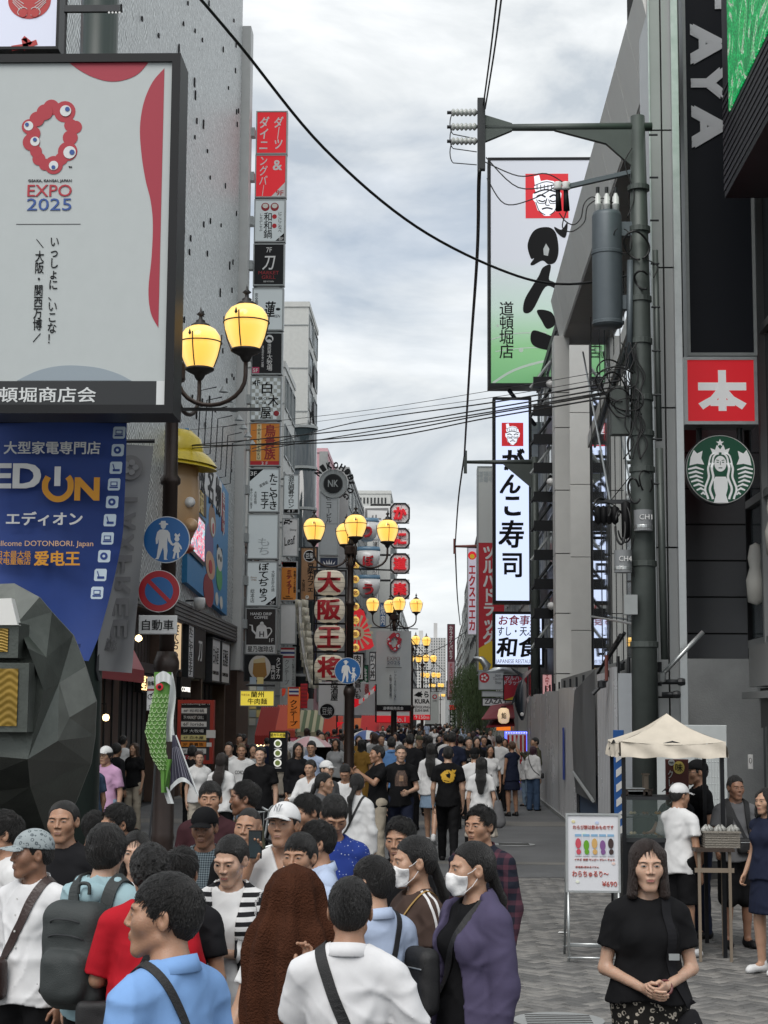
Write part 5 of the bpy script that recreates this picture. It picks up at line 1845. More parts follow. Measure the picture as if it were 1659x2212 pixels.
# rounded steel pillar sign
s=Sign('tall grey steel pillar sign with a round head and vertical black characters','sign',690,1061,731,1200,70,mat('steel_panel',(.42,.44,.45),.4,metal=.3,var=.06),M_alug,.05,.5,GH,'pillar_sign')
s.t('㈱ニコービル',710,1098,13,62,M_ink,True,.02)
s.rect(690,1130,731,1133,M_alug,'joint')
s.disc(719,1045,31,M_alug,'round_head',.5,n=36,d=-.45)
s.disc(719,1045,21,M_dkmetal,'disc',.05,d=.05)
s.disc(719,1045,19,M_black,'disc',.03,d=.1)
s.t('NK',719,1045,22,15,M_alug,False,.02,d=.14)
word='NIKOH·BLDG'
for i,ch in enumerate(word):
 a=radians(145-i*21)
 lettering(ch,M_black,s.root,s.at(719+40*cos(a),1045-40*sin(a),.1),.20,.26,(sin(a),0,-cos(a)),(cos(a),0,sin(a)),.03,off=s.base,depth=.12)
 # buildings on the left side, one behind the other
M_gwin=mat('window_glass',(.10,.13,.14),.12,spec=.8)
t,b=facade('white_office_block','white panelled office block standing behind the sign tower','L',P(616,700,67).x,67,72,ZP(793,67),M_tile,3,6,M_gwin,5)
for i in range(8):MB(b).box(P(616,700,67).x-5,P(616,700,67).x+.02,66.97,67,3+i*1.7,3.04+i*1.7).build('panel_joint',M_alug,t)
x1=P(680,700,82).x
t,b=facade('white_tower_block','taller white panelled block with a logo high on its side','L',x1,78,84,ZP(684,80),M_tile,2,10,M_gwin,4.2)
zt=ZP(684,80)
for i in range(9):MB(b).box(x1-4.2,x1+.02,77.97,78,4+i*2.1,4.05+i*2.1).build('panel_joint',M_alug,t)
MB(b).box(x1-1.5,x1-1.45,77.96,78,3,zt).build('panel_joint',M_alug,t)
for zz in(zt-3.0,zt-4.8):
 MB(b).lathe((x1+.1,80,zz),[(.35,0),(.55,0),(.55,.1),(.35,.1)],16,'x').build('logo_ring',M_dkmetal,t)
c=P(660,1000,76)
t=thing('glass_stair_tower','narrow curved dark glass stair tower beside the white block','building',(c.x,76,0))
b=t.location.copy()
MB(b).lathe((c.x-.1,76,0),[(.62,3),(.62,ZP(925,76))],20).build('glass',M_glassd,t,True)
for z in np.arange(4,15.5,1.9):MB(b).lathe((c.x-.1,76,z),[(.62,0),(.66,0),(.66,.12),(.62,.12)],20).build('floor_band',M_alug,t)
t,b=facade('pink_building','pale pink building with a grey edge rising behind the round headed pillar','L',P(706,1000,92).x,92,99,ZP(978,92),M_pink,4,5,M_gwin,3)
MB(b).box(P(690,1000,92).x,P(706,1000,92).x+.05,91.9,92,3,ZP(976,92)).build('grey_edge',M_conc,t)
t,b=facade('slatted_building','pale building with rows of slots and a framed beef sign near the top','L',P(843,1200,128).x,128,150,ZP(1067,128),M_tile,8,6,M_gwin,9)
x1=P(843,1200,128).x
for i in range(12):
 for j in range(3):
  xx=x1-.4-i*.25*1.1
  z=ZP(1067,128)-.5-j*.75
  MB(b).box(xx-.06,xx+.06,127.95,128,z-.25,z+.2).build('slot',M_dkmetal,t)
s=Sign('white framed sign with one large grey beef character','sign',786,1094,842,1162,118,M_white,None,0,.3,GH,'roof_sign')
s.line([(791,1156),(791,1100),(838,1100),(838,1110)],6,mat('grey_frame',(.2,.2,.2),.5),'square_bracket')
s.t('牛',812,1130,26,36,mat('grey_frame'),False,.03)
s.t('角',832,1140,14,22,mat('grey_frame'),False,.0)
GK='square black framed signs with one red character'
for i,(ch,y)in enumerate((('か',1109),('に',1163),('道',1217.5),('楽',1272.5))):
 s=Sign('black framed square sign with one red character, %s of the column over the street'%('top','second','third','bottom')[i],'sign',844,y-21,884,y+21,90,M_white,None,0,.3,GK,'framed_sign')
 o=[(844,y-12),(852,y-21),(876,y-21),(884,y-12),(884,y+12),(876,y+21),(852,y+21),(844,y+12),(844,y-12)]
 s.line(o,3.4,M_black,'square_frame',.05)
 for q in range(4):s.line([(864+17*cos(q*pi/4+.2),y+17*sin(q*pi/4+.2)),(864-17*cos(q*pi/4+.2),y-17*sin(q*pi/4+.2))],.8,M_dkmetal,'spoke')
 s.t(ch,864,y,28,27,M_glowr,False,.075,depth=.12,d=.03)
 s.tube([s.at(844,y-19,-.1),s.at(800,y-19,-.1)],.06,M_black)
for i,(ch,y,x)in enumerate((('つ',1147,793),('ぼ',1209,796),('う',1270,796))):
 c=P(x,y,80)
 t=thing('bowl_sign','white moulded rice bowl with blue rim and one red character, %s of three'%('top','middle','lowest')[i],'bowl',tuple(c),0,'moulded bowls hung above each other')
 k=spx(80)
 r=25/k
 MB(c).lathe(c,[(.0,-r*.95),(r*.45,-r*.9),(r*.78,-r*.5),(r*.97,0),(r*1.0,r*.75)],28,sy=.6).build('bowl',mat('bowl_white',(.62,.63,.63),.25,coat=.3),t,True)
 MB(c).lathe(c,[(r*1.0,r*.75),(r*1.03,r*.80),(r*1.0,r*1.1),(0,r*1.12)],28,sy=.6).build('rim',mat('rim_blue',(.10,.20,.30),.3),t,True)
 lettering(ch,M_lred,t,c+Vector((0,-.6*r-.12,-.1)),r*.95,r*.95,bold=.06,off=c,depth=.08)
 MB(c).tube([c,c+Vector((-1.2,.3,0))],.06,6).build('mount',M_dkmetal,t)
for i,ch in enumerate('大阪名物元祖串'):
 y=1222+i*29.5
 c=P(768,y,49)
 t=thing('ball_lamp','small yellow ball lamp with one dark character, number %d counting down beside the lamp post'%(i+1),'lamp',tuple(c),0,'column of small yellow lettered balls')
 t['label']='small yellow lettered ball lamp, %s down the column beside the lanterns'%('first','second','third','fourth','fifth','sixth','last')[i]
 r=8.5/spx(49)
 MB(c).lathe(c,[(r*sin(a),-r*cos(a))for a in np.linspace(0,pi,10)],16).build('ball',mat('ball_yellow',(.75,.5,.12),.4,emit=.30,ecol=(1,.65,.15)),t,True)
 lettering(ch,M_red2,t,c+Vector((0,-r-.004,0)),r*1.1,r*1.1,bold=.03,off=c)
s=Sign('red and cream sunburst board with ragged fringe','sign',767,1318,807,1407,56,M_red,None,0,.1,GH,'sunburst_board')
for c_ in list(s.root.children):bpy.data.objects.remove(c_)
s.shape([(757,1410),(745,1350),(772,1312),(786,1320),(808,1395),(800,1402)],M_glowr,'board',.08)
for a in np.linspace(-.1,2*pi-.4,15):
 s.shape([(772,1368),(772+34*cos(a),1366-38*sin(a)),(772+34*cos(a+.16),1366-38*sin(a+.16))],mat('sun_cream',(.7,.6,.4),.5),'ray',.012,d=.08)
s.disc(772,1368,15,mat('sun_cream'),'centre',.02,d=.08)
s.t('串',772,1368,16,20,M_lred,False,.04,d=.102)
s=Sign('narrow blue sign with white grilled meat characters','sign',820,1301,834,1356,78,mat('sign_blue',(.02,.08,.20),.4,emit=.05),M_alug,.03,.2,GH,'hanging_sign')
s.t('焼肉',827,1328,10,44,M_white,True,.02)
s=Sign('white narrow sign with black brushed characters between the bowls and the framed signs','sign',805,1165,818,1300,84,M_white,M_alug,.03,.2,GH,'hanging_sign')
s.t('道頓堀づけ料理とり',811,1232,9,124,M_ink,True,.02)
s=Sign('white framed vertical sign with black characters below the sunburst board','sign',758,1410,787,1470,60,M_white,M_black,.05,.2,GH,'hanging_sign')
s.t('肉劇場',772,1440,17,50,M_ink,True,.02)
s=Sign('white vertical sign with brushed black hiragana beside the grey banner','sign',798,1408,812,1470,62,M_white,M_dkmetal,.03,.2,GH,'hanging_sign')
s.t('かつ丼',805,1439,10,52,M_ink,True,.03)
s=Sign('wide white cloth screen with black brushed characters over the stalls','banner',688,1474,812,1545,58,mat('noren_white',(.60,.62,.63),.7,bump=.3,bscale=3),None,0,.04,GH,'cloth_screen')
s.t('居酒屋',722,1492,16,44,M_ink,True,.03)
s.t('旨いもん',773,1497,14,48,M_ink,True,.03)
s.t('道頓堀',792,1492,10,30,M_lred,True,.03)
s.rect(742,1474,757,1545,M_offw,'fold')
t=thing('red_flag','red flag with white brushed strokes flying under the grey banner','flag',tuple(P(785,1510,50)))
b=t.location.copy()
MB(b).grid(lambda u,v:P(762+49*u,1530-44*u-22*v*(1-.3*u)+6*sin(4*u)+26*v*v*u,50+.2*sin(5*u)),14,5).build('cloth',M_glowr,t,True)  # plain cloth with added glow in its red, no lamp
for i in range(3):
 MB(b).grid(lambda u,v:P(775+12*i+9*u,1521-10*i-13*v-5*u*u+3*v,49.8+.2*sin(5*(.4+.2*i))),4,2).build('brush_mark',M_white,t)
MB(b).tube([P(812,1560,50.1),P(812,1478,50.1)],.03,6).build('pole',M_dkmetal,t)
t=thing('red_flag','smaller red flag drooping beside the round black crest','flag',tuple(P(742,1560,50)))
MB(t.location.copy()).grid(lambda u,v:P(728+26*u,1560+12*v-20*u*v,50.3+.2*sin(5*u)),10,4).build('cloth',M_glowr,t,True)
MB(t.location.copy()).tube([P(728,1585,50.4),P(728,1545,50.4)],.03,6).build('pole',M_dkmetal,t)
s=Sign('round black crest sign with two white characters above the stalls','sign',704,1533,710,1539,54,M_black,None,0,.08,GH,'round_sign')
s.disc(707,1536,17,M_white,'disc',.02,d=.01)
s.disc(707,1536,15.5,M_black,'disc',.01,d=.031)
s.t('豆柴',707,1536,22,17,M_white,False,.01,d=.042)
s=Sign('red and white sign boasting number one above the crowd','sign',812,1535,886,1562,75,M_white,M_red,.03,.2,GH,'hanging_sign')
s.rect(812,1546,886,1562,M_glowr,'strip')
s.t('No.1',862,1554,28,11,M_white,False,.02,d=.008)
s=Sign('white sushi signboard with black lettering and a red distance arrow','sign',890,1486,930,1556,105,M_white,M_black,.03,.2,GH,'hanging_sign')
s.shape([(894,1502),(905,1494),(914,1500),(905,1506)],M_ink,'fish_mark')
s.t('くら',915,1500,22,14,M_ink,False,.06)
s.t('KURA',912,1515,32,10,M_ink,False,.05)
s.t('REVOLVING\nSUSHI BAR',911,1531,34,13,M_ink,False,.03)
s.rect(892,1544,929,1555,M_glowr,'strip')
s.t('↑150m',911,1549,32,8,M_white,False,.02,d=.008)
# expo banner on the third lamp post and other street banners
def ring_logo(s,cx,cy,R,m,m2,mb_,d=0.0,t=.004):
 blobs=[(-.02,-1.0,.30),(.42,-.86,.40),(.62,-.42,.24),(.78,-.36,.24),(.62,-.02,.28),(.55,.42,.36),(.36,.66,.24),(.12,.86,.34),(-.16,.84,.22),(-.36,.66,.24),(-.46,.42,.22),(-.62,.12,.32),(-.56,-.16,.26),(-.70,-.38,.28),(-.46,-.62,.28),(-.22,-.84,.30)]
 for i,(x,y,r)in enumerate(blobs):
  s.disc(cx+x*R,cy+y*R,r*R*.86,m,'logo_blob',t,n=20,d=d+i*.0004)
 for(x,y,r,ex,ey)in((.45,-.88,.18,.06,-.05),(-.72,-.40,.15,-.05,-.04),(-.50,.10,.15,0,-.05),(.62,.46,.20,.08,0),(.12,.88,.15,0,.06)):
  s.disc(cx+x*R,cy+y*R,r*R,m2,'logo_eye',t,n=16,d=d+.008)
  s.disc(cx+(x+ex)*R,cy+(y+ey)*R,r*R*.42,mb_,'logo_pupil',t,n=12,d=d+.013)
M_banner=mat('banner_cloth',(.46,.49,.48),.7,bump=.3,bscale=2,var=.06,vscale=2)
M_navy=mat('logo_blue',(.02,.07,.25),.5)
M_lblue=mat('expo_blue',(.02,.12,.38),.5)
M_logor=mat('logo_red',(.42,.012,.03),.5)
s=Sign('long grey exposition banner with a red ring emblem hung on the third lamp post','banner',812,1363,888,1536,56.6,M_banner,None,0,.02,'grey exposition banners','street_banner')
for c_ in list(s.root.children):bpy.data.objects.remove(c_)
MB(s.base).grid(lambda u,v:s.at(812+76*u-(2.5 if u<.5 else 0)*v*0,1363+173*v,.02+.05*sin(9*u+5*v)*v-.04),16,14).build('cloth',M_banner,s.root,True)
ring_logo(s,851,1388,17,M_logor,M_white,M_navy,d=.04)
s.t('EXPO',850,1423,28,8,mat('logo_greyred',(.14,.07,.07),.5),d=.05)
s.t('2025',850,1432,28,7,mat('logo_greyblue',(.08,.10,.14),.5),d=.05)
s.rect(833,1442,868,1443,M_ink,'rule',d=.05)
s.t('いっしょに、いこな！',854,1481,5,64,M_ink,True,d=.07)
s.t('大阪・関西万博',844,1481,5,48,M_ink,True,d=.07)
s.rect(812,1523,888,1536,M_ink,'hem_band',.01,d=.07)
s.t('道頓堀商店会',850,1530,44,7,M_white,d=.09)
s=Sign('second grey exposition banner on the lamp post beyond the sushi sign','banner',918,1495,948,1568,118,M_banner,None,0,.02,'grey exposition banners','street_banner')
s.t('EXPO',940,1514,10,3,M_ink)
s.disc(939,1505,5,M_logor,'ring_emblem')
s.disc(939,1505,3,M_banner,'ring_emblem',d=.007)
s.rect(918,1564,948,1568,M_ink,'hem_band')
# right side: corner building with white frame and glass wall
M_frame=mat('ivory_cladding',(.70,.70,.675),.45,var=.07,vscale=1.2)
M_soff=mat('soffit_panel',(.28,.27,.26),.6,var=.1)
M_mirror=mat('curtain_glass',(.70,.75,.78),.03,metal=.95)
M_gpan=mat('grey_metal_panel',(.33,.34,.34),.45,metal=.15,var=.06,vscale=1.5)
M_dpan=mat('slate_metal_panel',(.105,.11,.118),.5,metal=.15,var=.08,vscale=1.5)
M_joint=mat('panel_gap',(.02,.02,.02),.8)
XR=2.95
tg=thing('glass_front_building','tall corner building with a sloping ivory frame round a mirror glass wall','building',(6,36,0))
b=tg.location.copy()
Ya,Yb,ZR=23.6,42.6,13.0
XG=XR+.90
for i in range(12):
 y0,y1=Ya+(Yb-Ya)*i/12,Ya+(Yb-Ya)*(i+1)/12
 MB(b).slab([(XR+.25,y0+.012,ZR-1.1),(XR,y0+.012,ZR),(XR,y1-.012,ZR),(XR+.25,y1-.012,ZR-1.1)],(.06,0,-.02)).build('fascia_panel',M_frame,tg)
MB(b).box(XR+.32,XR+.47,Ya,Yb,ZR-.5,ZR-.02).build('roof_edge',M_joint,tg)
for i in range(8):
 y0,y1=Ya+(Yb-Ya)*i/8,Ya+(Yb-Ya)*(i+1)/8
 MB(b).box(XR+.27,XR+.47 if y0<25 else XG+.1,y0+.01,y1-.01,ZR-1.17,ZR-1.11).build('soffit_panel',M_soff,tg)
zs=[0,3.3,4.8,6.3,7.9,9.5,10.4,ZR-1.12]
for i in range(len(zs)-1):
 MB(b).box(XR+.02,XR+.40,Yb-.9,Yb,zs[i]+.012,zs[i+1]-.012).build('upright_panel',M_frame,tg)
MB(b).box(XR+.06,XR+.36,Yb-.86,Yb-.1,0,ZR-1.2).build("upright_core",M_joint,tg)
for i in range(5):MB(b).box(XR+.42,XR+1.45,47.7,47.9,2.6+i*2.1,4.68+i*2.1).build('return_panel',M_frame,tg)
ny=7
Ya=26.6
for i in range(ny):
 y0,y1=Ya+(Yb-1.4-Ya)*i/ny,Ya+(Yb-1.4-Ya)*(i+1)/ny
 for j,(z0,z1)in enumerate(((3.2,7.0),(7.0,10.0),(10.0,ZR-1.2))):
  MB(b).slab([(XG,y0+.015,z0+.015),(XG,y1-.015,z0+.015),(XG,y1-.015,z1-.015),(XG,y0+.015,z1-.015)],(.03,0,0)).build('glass_pane',M_mirror,tg)
 MB(b).tube([(XG-.16,y0+.3,3.2),(XG-.16,y0+.3,ZR-1.2)],.012,5).build('cable',M_dkmetal,tg)
MB(b).box(XG+.04,XG+.1,Ya,Yb-1.3,0,ZR-1.2).build('glass_backing',M_joint,tg)
for a,c_ in(((XG-.2,Ya,3.6),(XG-.2,Yb-3,4.6)),((XG-.25,34,6.3),(XG-.25,Yb-2,11.2))):
 MB(b).tube([a,c_],.022,8).build('bracing_rod',M_alu,tg)
MB(b).slab([(XG-.05,Ya+.2,10.4),(XG-.05,Yb-1.4,8.9),(XG-.05,Yb-1.4,9.2),(XG-.05,Ya+.2,10.75)],(-.05,0,0)).build('glazing_rail',M_frame,tg)
MB(b).box(XR+.1,XG+2,Ya,Yb-1.4,0,3.15).build('base_wall',M_conc,tg)
tp=thing('grey_panel_building','grey metal panelled building behind the utility pole with a bright corner strip','building',(4.5,27,0))
b=tp.location.copy()
xa,xb,xc,xd=P(1413,900,23.5).x,P(1438,900,23.5).x,P(1459,900,23.5).x,P(1474,900,23.5).x
zz=[0,2.5,4.6,6.6,8.65,10.7,12.7,16.5]
for i in range(7):
 MB(b).box(xa,xb-.012,23.5,24.5,zz[i]+.012,zz[i+1]-.012).build('wall_panel',M_gpan,tp)
 MB(b).box(xb+.012,xc,23.5,24.5,zz[i]+.012,zz[i+1]-.012).build('wall_panel',M_gpan,tp)
MB(b).box(xa+.02,xc-.02,23.56,24.4,0,16.4).build('wall_core',M_joint,tp)
MB(b).box(xa-.02,xa,23.48,24.5,0,16.5).build('corner_trim',M_alu,tp)
MB(b).box(xc,xd,23.4,24.9,0,16.5).build('corner_trim',M_alu,tp)
MB(b).box(xd,xd+.05,23.7,25.0,0,16.5).build('corner_trim',M_alug,tp)
x2=P(1606,900,27.4).x
step=77/spx(27.4)
for i in range(20):
 z0=i*step*1.02
 if z0>11:break
 MB(b).box(xd+.05,x2,27.4,28,z0+.014,z0+step*1.02-.014).build('wall_panel',M_dpan,tp)
MB(b).box(xd+.05,x2,27.44,30,0,17).build('wall_core',M_joint,tp)
MB(b).box(XG+.7,12,28,44,0,13.5).build('main_block',M_dpan,tp)
# glass shop front beyond, coming towards us
ts=thing('corner_shop_front','glass shop front with pale frames and a grey canopy at the edge of the crossing','building',(x2+1,24,0))
b=ts.location.copy()
XF=x2+.02
MB(b).box(XF+.1,XF+5,18,27.3,0,11.8).build('core',M_joint,ts)
for(y0,y1)in((25.9,27.25),(24.2,25.8),(22.2,24.1),(20,22.1),(18,19.9)):
 for(z0,z1)in((3.5,5.6),(5.75,8.2),(8.35,11.7)):
  MB(b).box(XF+.04,XF+.08,y0,y1,z0,z1).build('glass_pane',mat('shop_glass',(.10,.12,.13),.06,spec=.9,metal=.3),ts)
 MB(b).box(XF-.06,XF+.1,y0-.1,y0,0,11.8).build('mullion',M_gpan,ts)
 MB(b).box(XF+.04,XF+.08,y0,y1,0,2.6).build('door_glass',M_glassd,ts)
for z in(2.6,3.35,5.62,8.22,11.7):MB(b).box(XF-.04,XF+.1,18,27.3,z,z+.12).build('transom',M_gpan,ts)
for(y,z)in((26.6,4.4),(25.0,5.0)):
 MB(b).lathe((XF-.02,y,z-.4),[(.0,0),(.14,.05),(.16,.4),(.1,.6),(.13,.75),(.09,.95),(0,1.0)],12).build('figure_display',M_toonw,ts,True)
tc_=thing('grey_canopy','projecting grey canopy box with a sagging cloth valance over the dark doors','canopy',(XF-.3,24,3))
b=tc_.location.copy()
zc=ZP(1462,25.)
MB(b).box(XF-.42,XF+.1,19,25.2,zc-.12,zc+.48).build('canopy_box',M_gpan,tc_)
MB(b).box(XF-.50,XF-.42,19,25.4,zc-.3,zc-.2).build('rail',M_gpan,tc_)
MB(b).grid(lambda u,v:Vector((XF-.30+.05*sin(9*u),19+6.1*u,zc-.14-.55*v+.04*sin(17*u)*v)),30,4).build('valance',mat('valance_grey',(.24,.24,.235),.8,bump=.4,bscale=4),tc_,True)
s=Sign('small white notice with a round mark on the dark door','notice',1616,1630,1627,1662,24.5,M_white,None,0,.01,name='door_notice')
s.disc(1621,1643,3,M_ink,'mark',ry=6)
s.disc(1621,1643,2,M_white,'mark',ry=5,d=.007)
s=Sign('small blank white board behind the canopy stall','board',1420,1566,1572,1800,22.2,M_offw,None,0,.04,name='white_board')
# TSUTAYA column sign, book sign, roundel
YS=25.2
s=Sign('tall black column sign with large grey capital letters','sign',1478,-62,1627,769,YS,mat('sign_navy_black',(.005,.007,.012),.5,spec=.25),M_alug,.05,.35,name='column_sign')
M_let=mat('letter_grey',(.66,.68,.70),.4)
LETTERS=[('T',-58,24),('A',53,146),('Y',149,221),('A',232,328)]
for ch,y0_,y1_ in LETTERS:
 lettering(ch,M_let,s.root,s.at(1530,(y0_+y1_)/2,.004),(y1_-y0_)/s.k,70/s.k,(0,0,-1),(1,0,0),.085,off=s.base,depth=.02)
M_sw=mat('siren_white',(.75,.76,.76),.5,emit=.20)
s=Sign('square red sign with one bold white book character','sign',1478,771,1636,917,YS-.1,M_glowr,M_alu,.05,.5,name='book_sign')
s.line([(1508,835),(1612,835)],17,M_sw,'stroke')
s.line([(1560,800),(1560,888)],17,M_sw,'stroke',d=.006)
s.shape([(1551,838),(1561,846),(1547,866),(1518,885),(1508,872),(1535,857)],M_sw,'stroke',d=.007)
s.shape([(1569,838),(1559,846),(1573,866),(1602,885),(1612,872),(1585,857)],M_sw,'stroke',d=.007)
s.line([(1534,871),(1587,871)],13,M_sw,'stroke',d=.008)
for x in(1513,1601):s.tube([s.at(x,920,-.2),s.at(x,955,-.2)],.045,M_dkmetal,'hanger')
c=P(1556,1014,YS)
s=Sign('round green coffee sign with a white crowned siren','sign',1555,1013,1557,1015,YS,M_dkmetal,None,0,.01,name='round_sign')
for c_ in list(s.root.children):bpy.data.objects.remove(c_)
M_sg=mat('siren_green',(.010,.085,.045),.4,emit=.10)
M_sw=mat('siren_white',(.75,.76,.76),.5,emit=.20)
s.disc(1556,1014,76,M_dkmetal,'rim',.16,n=56,d=-.16)
s.disc(1556,1014,74,M_white,'white_ring',.008,n=56)
s.disc(1556,1014,72.3,M_sg,'green_disc',.004,n=56,d=.0085)
d0=.0128
R0=71.
def mir(pts):return[(1556+(1556-x),y)for x,y in pts]
def both(pts,w,nm,closed=False):
 for q in(pts,mir(pts)):
  s.line(q,w,M_sw,nm,.003,d=d0)
s.shape([(1545,1030),(1541,1037),(1541,1055),(1545,1070),(1540,1086),(1572,1086),(1567,1070),(1571,1055),(1571,1037),(1567,1030)],M_sw,'siren_body',.003,d=d0)
for off,w in((19,5.0),(28.5,4.6)):
 pts=[]
 for t_ in np.linspace(0,1,16):
  y=1000+84*t_
  pts.append((1556-off*(.72+.35*min(1,t_*2.2))-3.2*sin(t_*11+.4),y))
 both([p for p in pts if(p[0]-1556)**2+(p[1]-1014)**2<R0**2],w,'hair_wave')
both([(1553,980),(1546,982),(1541,989),(1539,1000),(1536,1010)],4,'hair_wave')
both([(1546,978),(1537,983),(1533,993),(1531,1004)],3.4,'hair_wave')
s.disc(1556,1002,13,M_sw,'siren_face',.003,ry=17,d=d0+.0005)
for q in(-1,1):
 s.line([(1556+q*3,995),(1556+q*9,994)],1.6,M_sg,'brow',.002,d=d0+.004)
 s.line([(1556+q*3.5,999),(1556+q*8,999)],2.0,M_sg,'eye',.002,d=d0+.004)
s.line([(1556,997),(1556,1005)],1.2,M_sg,'nose',.002,d=d0+.004)
s.line([(1552,1011),(1560,1011)],2,M_sg,'mouth',.002,d=d0+.004)
st=[(1556+(9 if i%2==0 else 3.8)*sin(i*pi/5),957-(9 if i%2==0 else 3.8)*cos(i*pi/5))for i in range(10)]
s.shape(st,M_sw,'crown_star',.003,d=d0)
s.shape([(1540,982),(1535,968),(1545,972),(1549,961),(1556,971),(1563,961),(1567,972),(1577,968),(1572,982),(1556,977)],M_sw,'crown',.003,d=d0)
for q in(0,1):
 f=(lambda p:p)if q==0 else mir
 s.shape(f([(1489,1006),(1492,988),(1499,972),(1506,980),(1518,974),(1515,990),(1521,1004),(1506,1002)]),M_sw,'tail_fin',.003,d=d0)
 for i in range(7):
  y=1016+i*9.0
  xo=1556-math.sqrt(max(0,R0**2-(y-1014)**2))+1
  xi=min(1522,xo+34-i*2.6)
  s.line(f([(xo,y-2),((xo+xi)/2,y-6),(xi,y-1)]),[3.4,5.2,2.4],M_sw,'tail_stripe',.003,d=d0)
  # large LED screen on its dark housing
YD=23.2
c0=P(1566,428,YD)
tl=thing('led_screen','large green display screen in a black housing high on the corner','screen',(c0.x,YD,c0.z))
b=tl.location.copy()
MB(b).box(c0.x,c0.x+3,14,YD,c0.z,c0.z+6).build('housing',mat('screen_housing',(.012,.011,.016),.5),tl)
for i in range(14):MB(b).box(c0.x-.012,c0.x-.0,14,YD,c0.z+.1+i*.11,c0.z+.16+i*.11).build('rib',mat('housing_rib',(.03,.026,.035),.5),tl)
M_scrg=bpy.data.materials.new('green_screen_picture')
M_scrg.use_nodes=True
n_,l_=M_scrg.node_tree.nodes,M_scrg.node_tree.links
t_=n_.new('ShaderNodeTexCoord')
nz=n_.new('ShaderNodeTexNoise')
nz.inputs['Scale'].default_value=1.1
nz.inputs['Distortion'].default_value=2.5
l_.new(t_.outputs['Object'],nz.inputs[0])
vo=n_.new('ShaderNodeTexVoronoi')
vo.inputs['Scale'].default_value=34
l_.new(t_.outputs['Object'],vo.inputs[0])
r_=n_.new('ShaderNodeValToRGB')
for k_,(p_,c_)in enumerate(((.30,(.005,.22,.06)),(.52,(.01,.42,.11)),(.56,(.45,.5,.42)),(.60,(.012,.40,.10)))):
 e=r_.color_ramp.elements[k_]if k_<2 else r_.color_ramp.elements.new(p_)
 e.position=p_
 e.color=(*c_,1)
l_.new(nz.outputs[0],r_.inputs[0])
mr=n_.new('ShaderNodeMapRange')
mr.inputs[1].default_value=.0
mr.inputs[2].default_value=.6
mr.inputs[3].default_value=1.5
mr.inputs[4].default_value=.35
l_.new(vo.outputs['Distance'],mr.inputs[0])
l_.new(r_.outputs[0],n_['Principled BSDF'].inputs['Emission Color'])
l_.new(mr.outputs[0],n_['Principled BSDF'].inputs['Emission Strength'])
n_['Principled BSDF'].inputs['Base Color'].default_value=(.01,.01,.01,1)
z1=P(1583,240,22.6).z
MB(b).box(c0.x-.03,c0.x-.012,14,22.6,z1,c0.z+6).build('screen',M_scrg,tl)
# restaurant signs beyond
GG='brushed character restaurant signs'
YG=54.
def man_logo(s,x0,y0,x1,y1):
 """red square with a white outlined face of a man wearing a headband"""
 w=x1-x0
 s.rect(x0,y0,x1,y1,M_glowr,'red_square',.01)
 f=lambda a,c_:(x0+w*a,y0+(y1-y0)*c_)
 s.shape([f(*p)for p in((.24,.42),(.20,.30),(.24,.24),(.34,.17),(.50,.14),(.66,.17),(.76,.26),(.80,.40),(.84,.45),(.82,.60),(.76,.64),(.70,.84),(.56,.95),(.44,.95),(.28,.82),(.22,.64),(.17,.58),(.17,.46))],M_ledw,'face',.004,d=.011)
 s.shape([f(*p)for p in((.22,.26),(.20,.06),(.32,.03),(.36,.18))],M_ledw,'headband_knot',.004,d=.011)
 for pts,wd in((((.20,.44),(.48,.36),(.80,.44)),.035),(((.20,.27),(.50,.18),(.78,.27)),.02),(((.26,.52),(.36,.48),(.47,.53)),.04),(((.56,.53),(.66,.48),(.76,.52)),.04),(((.30,.60),(.40,.63),(.46,.60)),.03),(((.57,.60),(.64,.63),(.74,.60)),.03),(((.50,.56),(.47,.70),(.56,.71)),.022),(((.38,.80),(.50,.77),(.63,.80)),.035),(((.26,.58),(.30,.66),(.44,.67),(.49,.58)),.018),(((.54,.58),(.58,.67),(.72,.66),(.77,.58)),.018),(((.24,.64),(.32,.84),(.46,.93)),.02),(((.74,.64),(.68,.84),(.56,.93)),.02)):
  s.line([f(*p)for p in pts],wd*w,M_ink,'face_line',.003,d=.0155)
 for i in range(6):s.line([f(.27+i*.085,.25),f(.27+i*.085,.36)],.02*w,M_ink,'headband_mark',.003,d=.0155)
M_gb=bpy.data.materials.new('white_to_green_print')
M_gb.use_nodes=True
n_,l_=M_gb.node_tree.nodes,M_gb.node_tree.links
t_=n_.new('ShaderNodeTexCoord')
sx_=n_.new('ShaderNodeSeparateXYZ')
l_.new(t_.outputs['Object'],sx_.inputs[0])
r_=n_.new('ShaderNodeValToRGB')
mr=n_.new('ShaderNodeMapRange')
mr.inputs[2].default_value=7.4
l_.new(sx_.outputs['Z'],mr.inputs[0])
for k_,(p_,c_)in enumerate(((.0,hx('6fae74')),(.18,hx('86bd86')),(.36,hx('b9cfc4')),(.6,hx('c9cdd6')))):
 e=r_.color_ramp.elements[k_]if k_<2 else r_.color_ramp.elements.new(p_)
 e.position=p_
 e.color=(*c_,1)
l_.new(mr.outputs[0],r_.inputs[0])
l_.new(r_.outputs[0],n_['Principled BSDF'].inputs['Base Color'])
l_.new(r_.outputs[0],n_['Principled BSDF'].inputs['Emission Color'])
n_['Principled BSDF'].inputs['Emission Strength'].default_value=.22
s=Sign('huge white and green sign with brushed black characters and a red face square','sign',1054,340,1330,834,55.5,M_gb,M_black,.10,.9,GG,'restaurant_sign')
man_logo(s,1136,376,1229,473)
YY=s
def brush(s,pts,ws,d=.0):s.line(pts,ws,M_ink,'brush_stroke',.01,d)
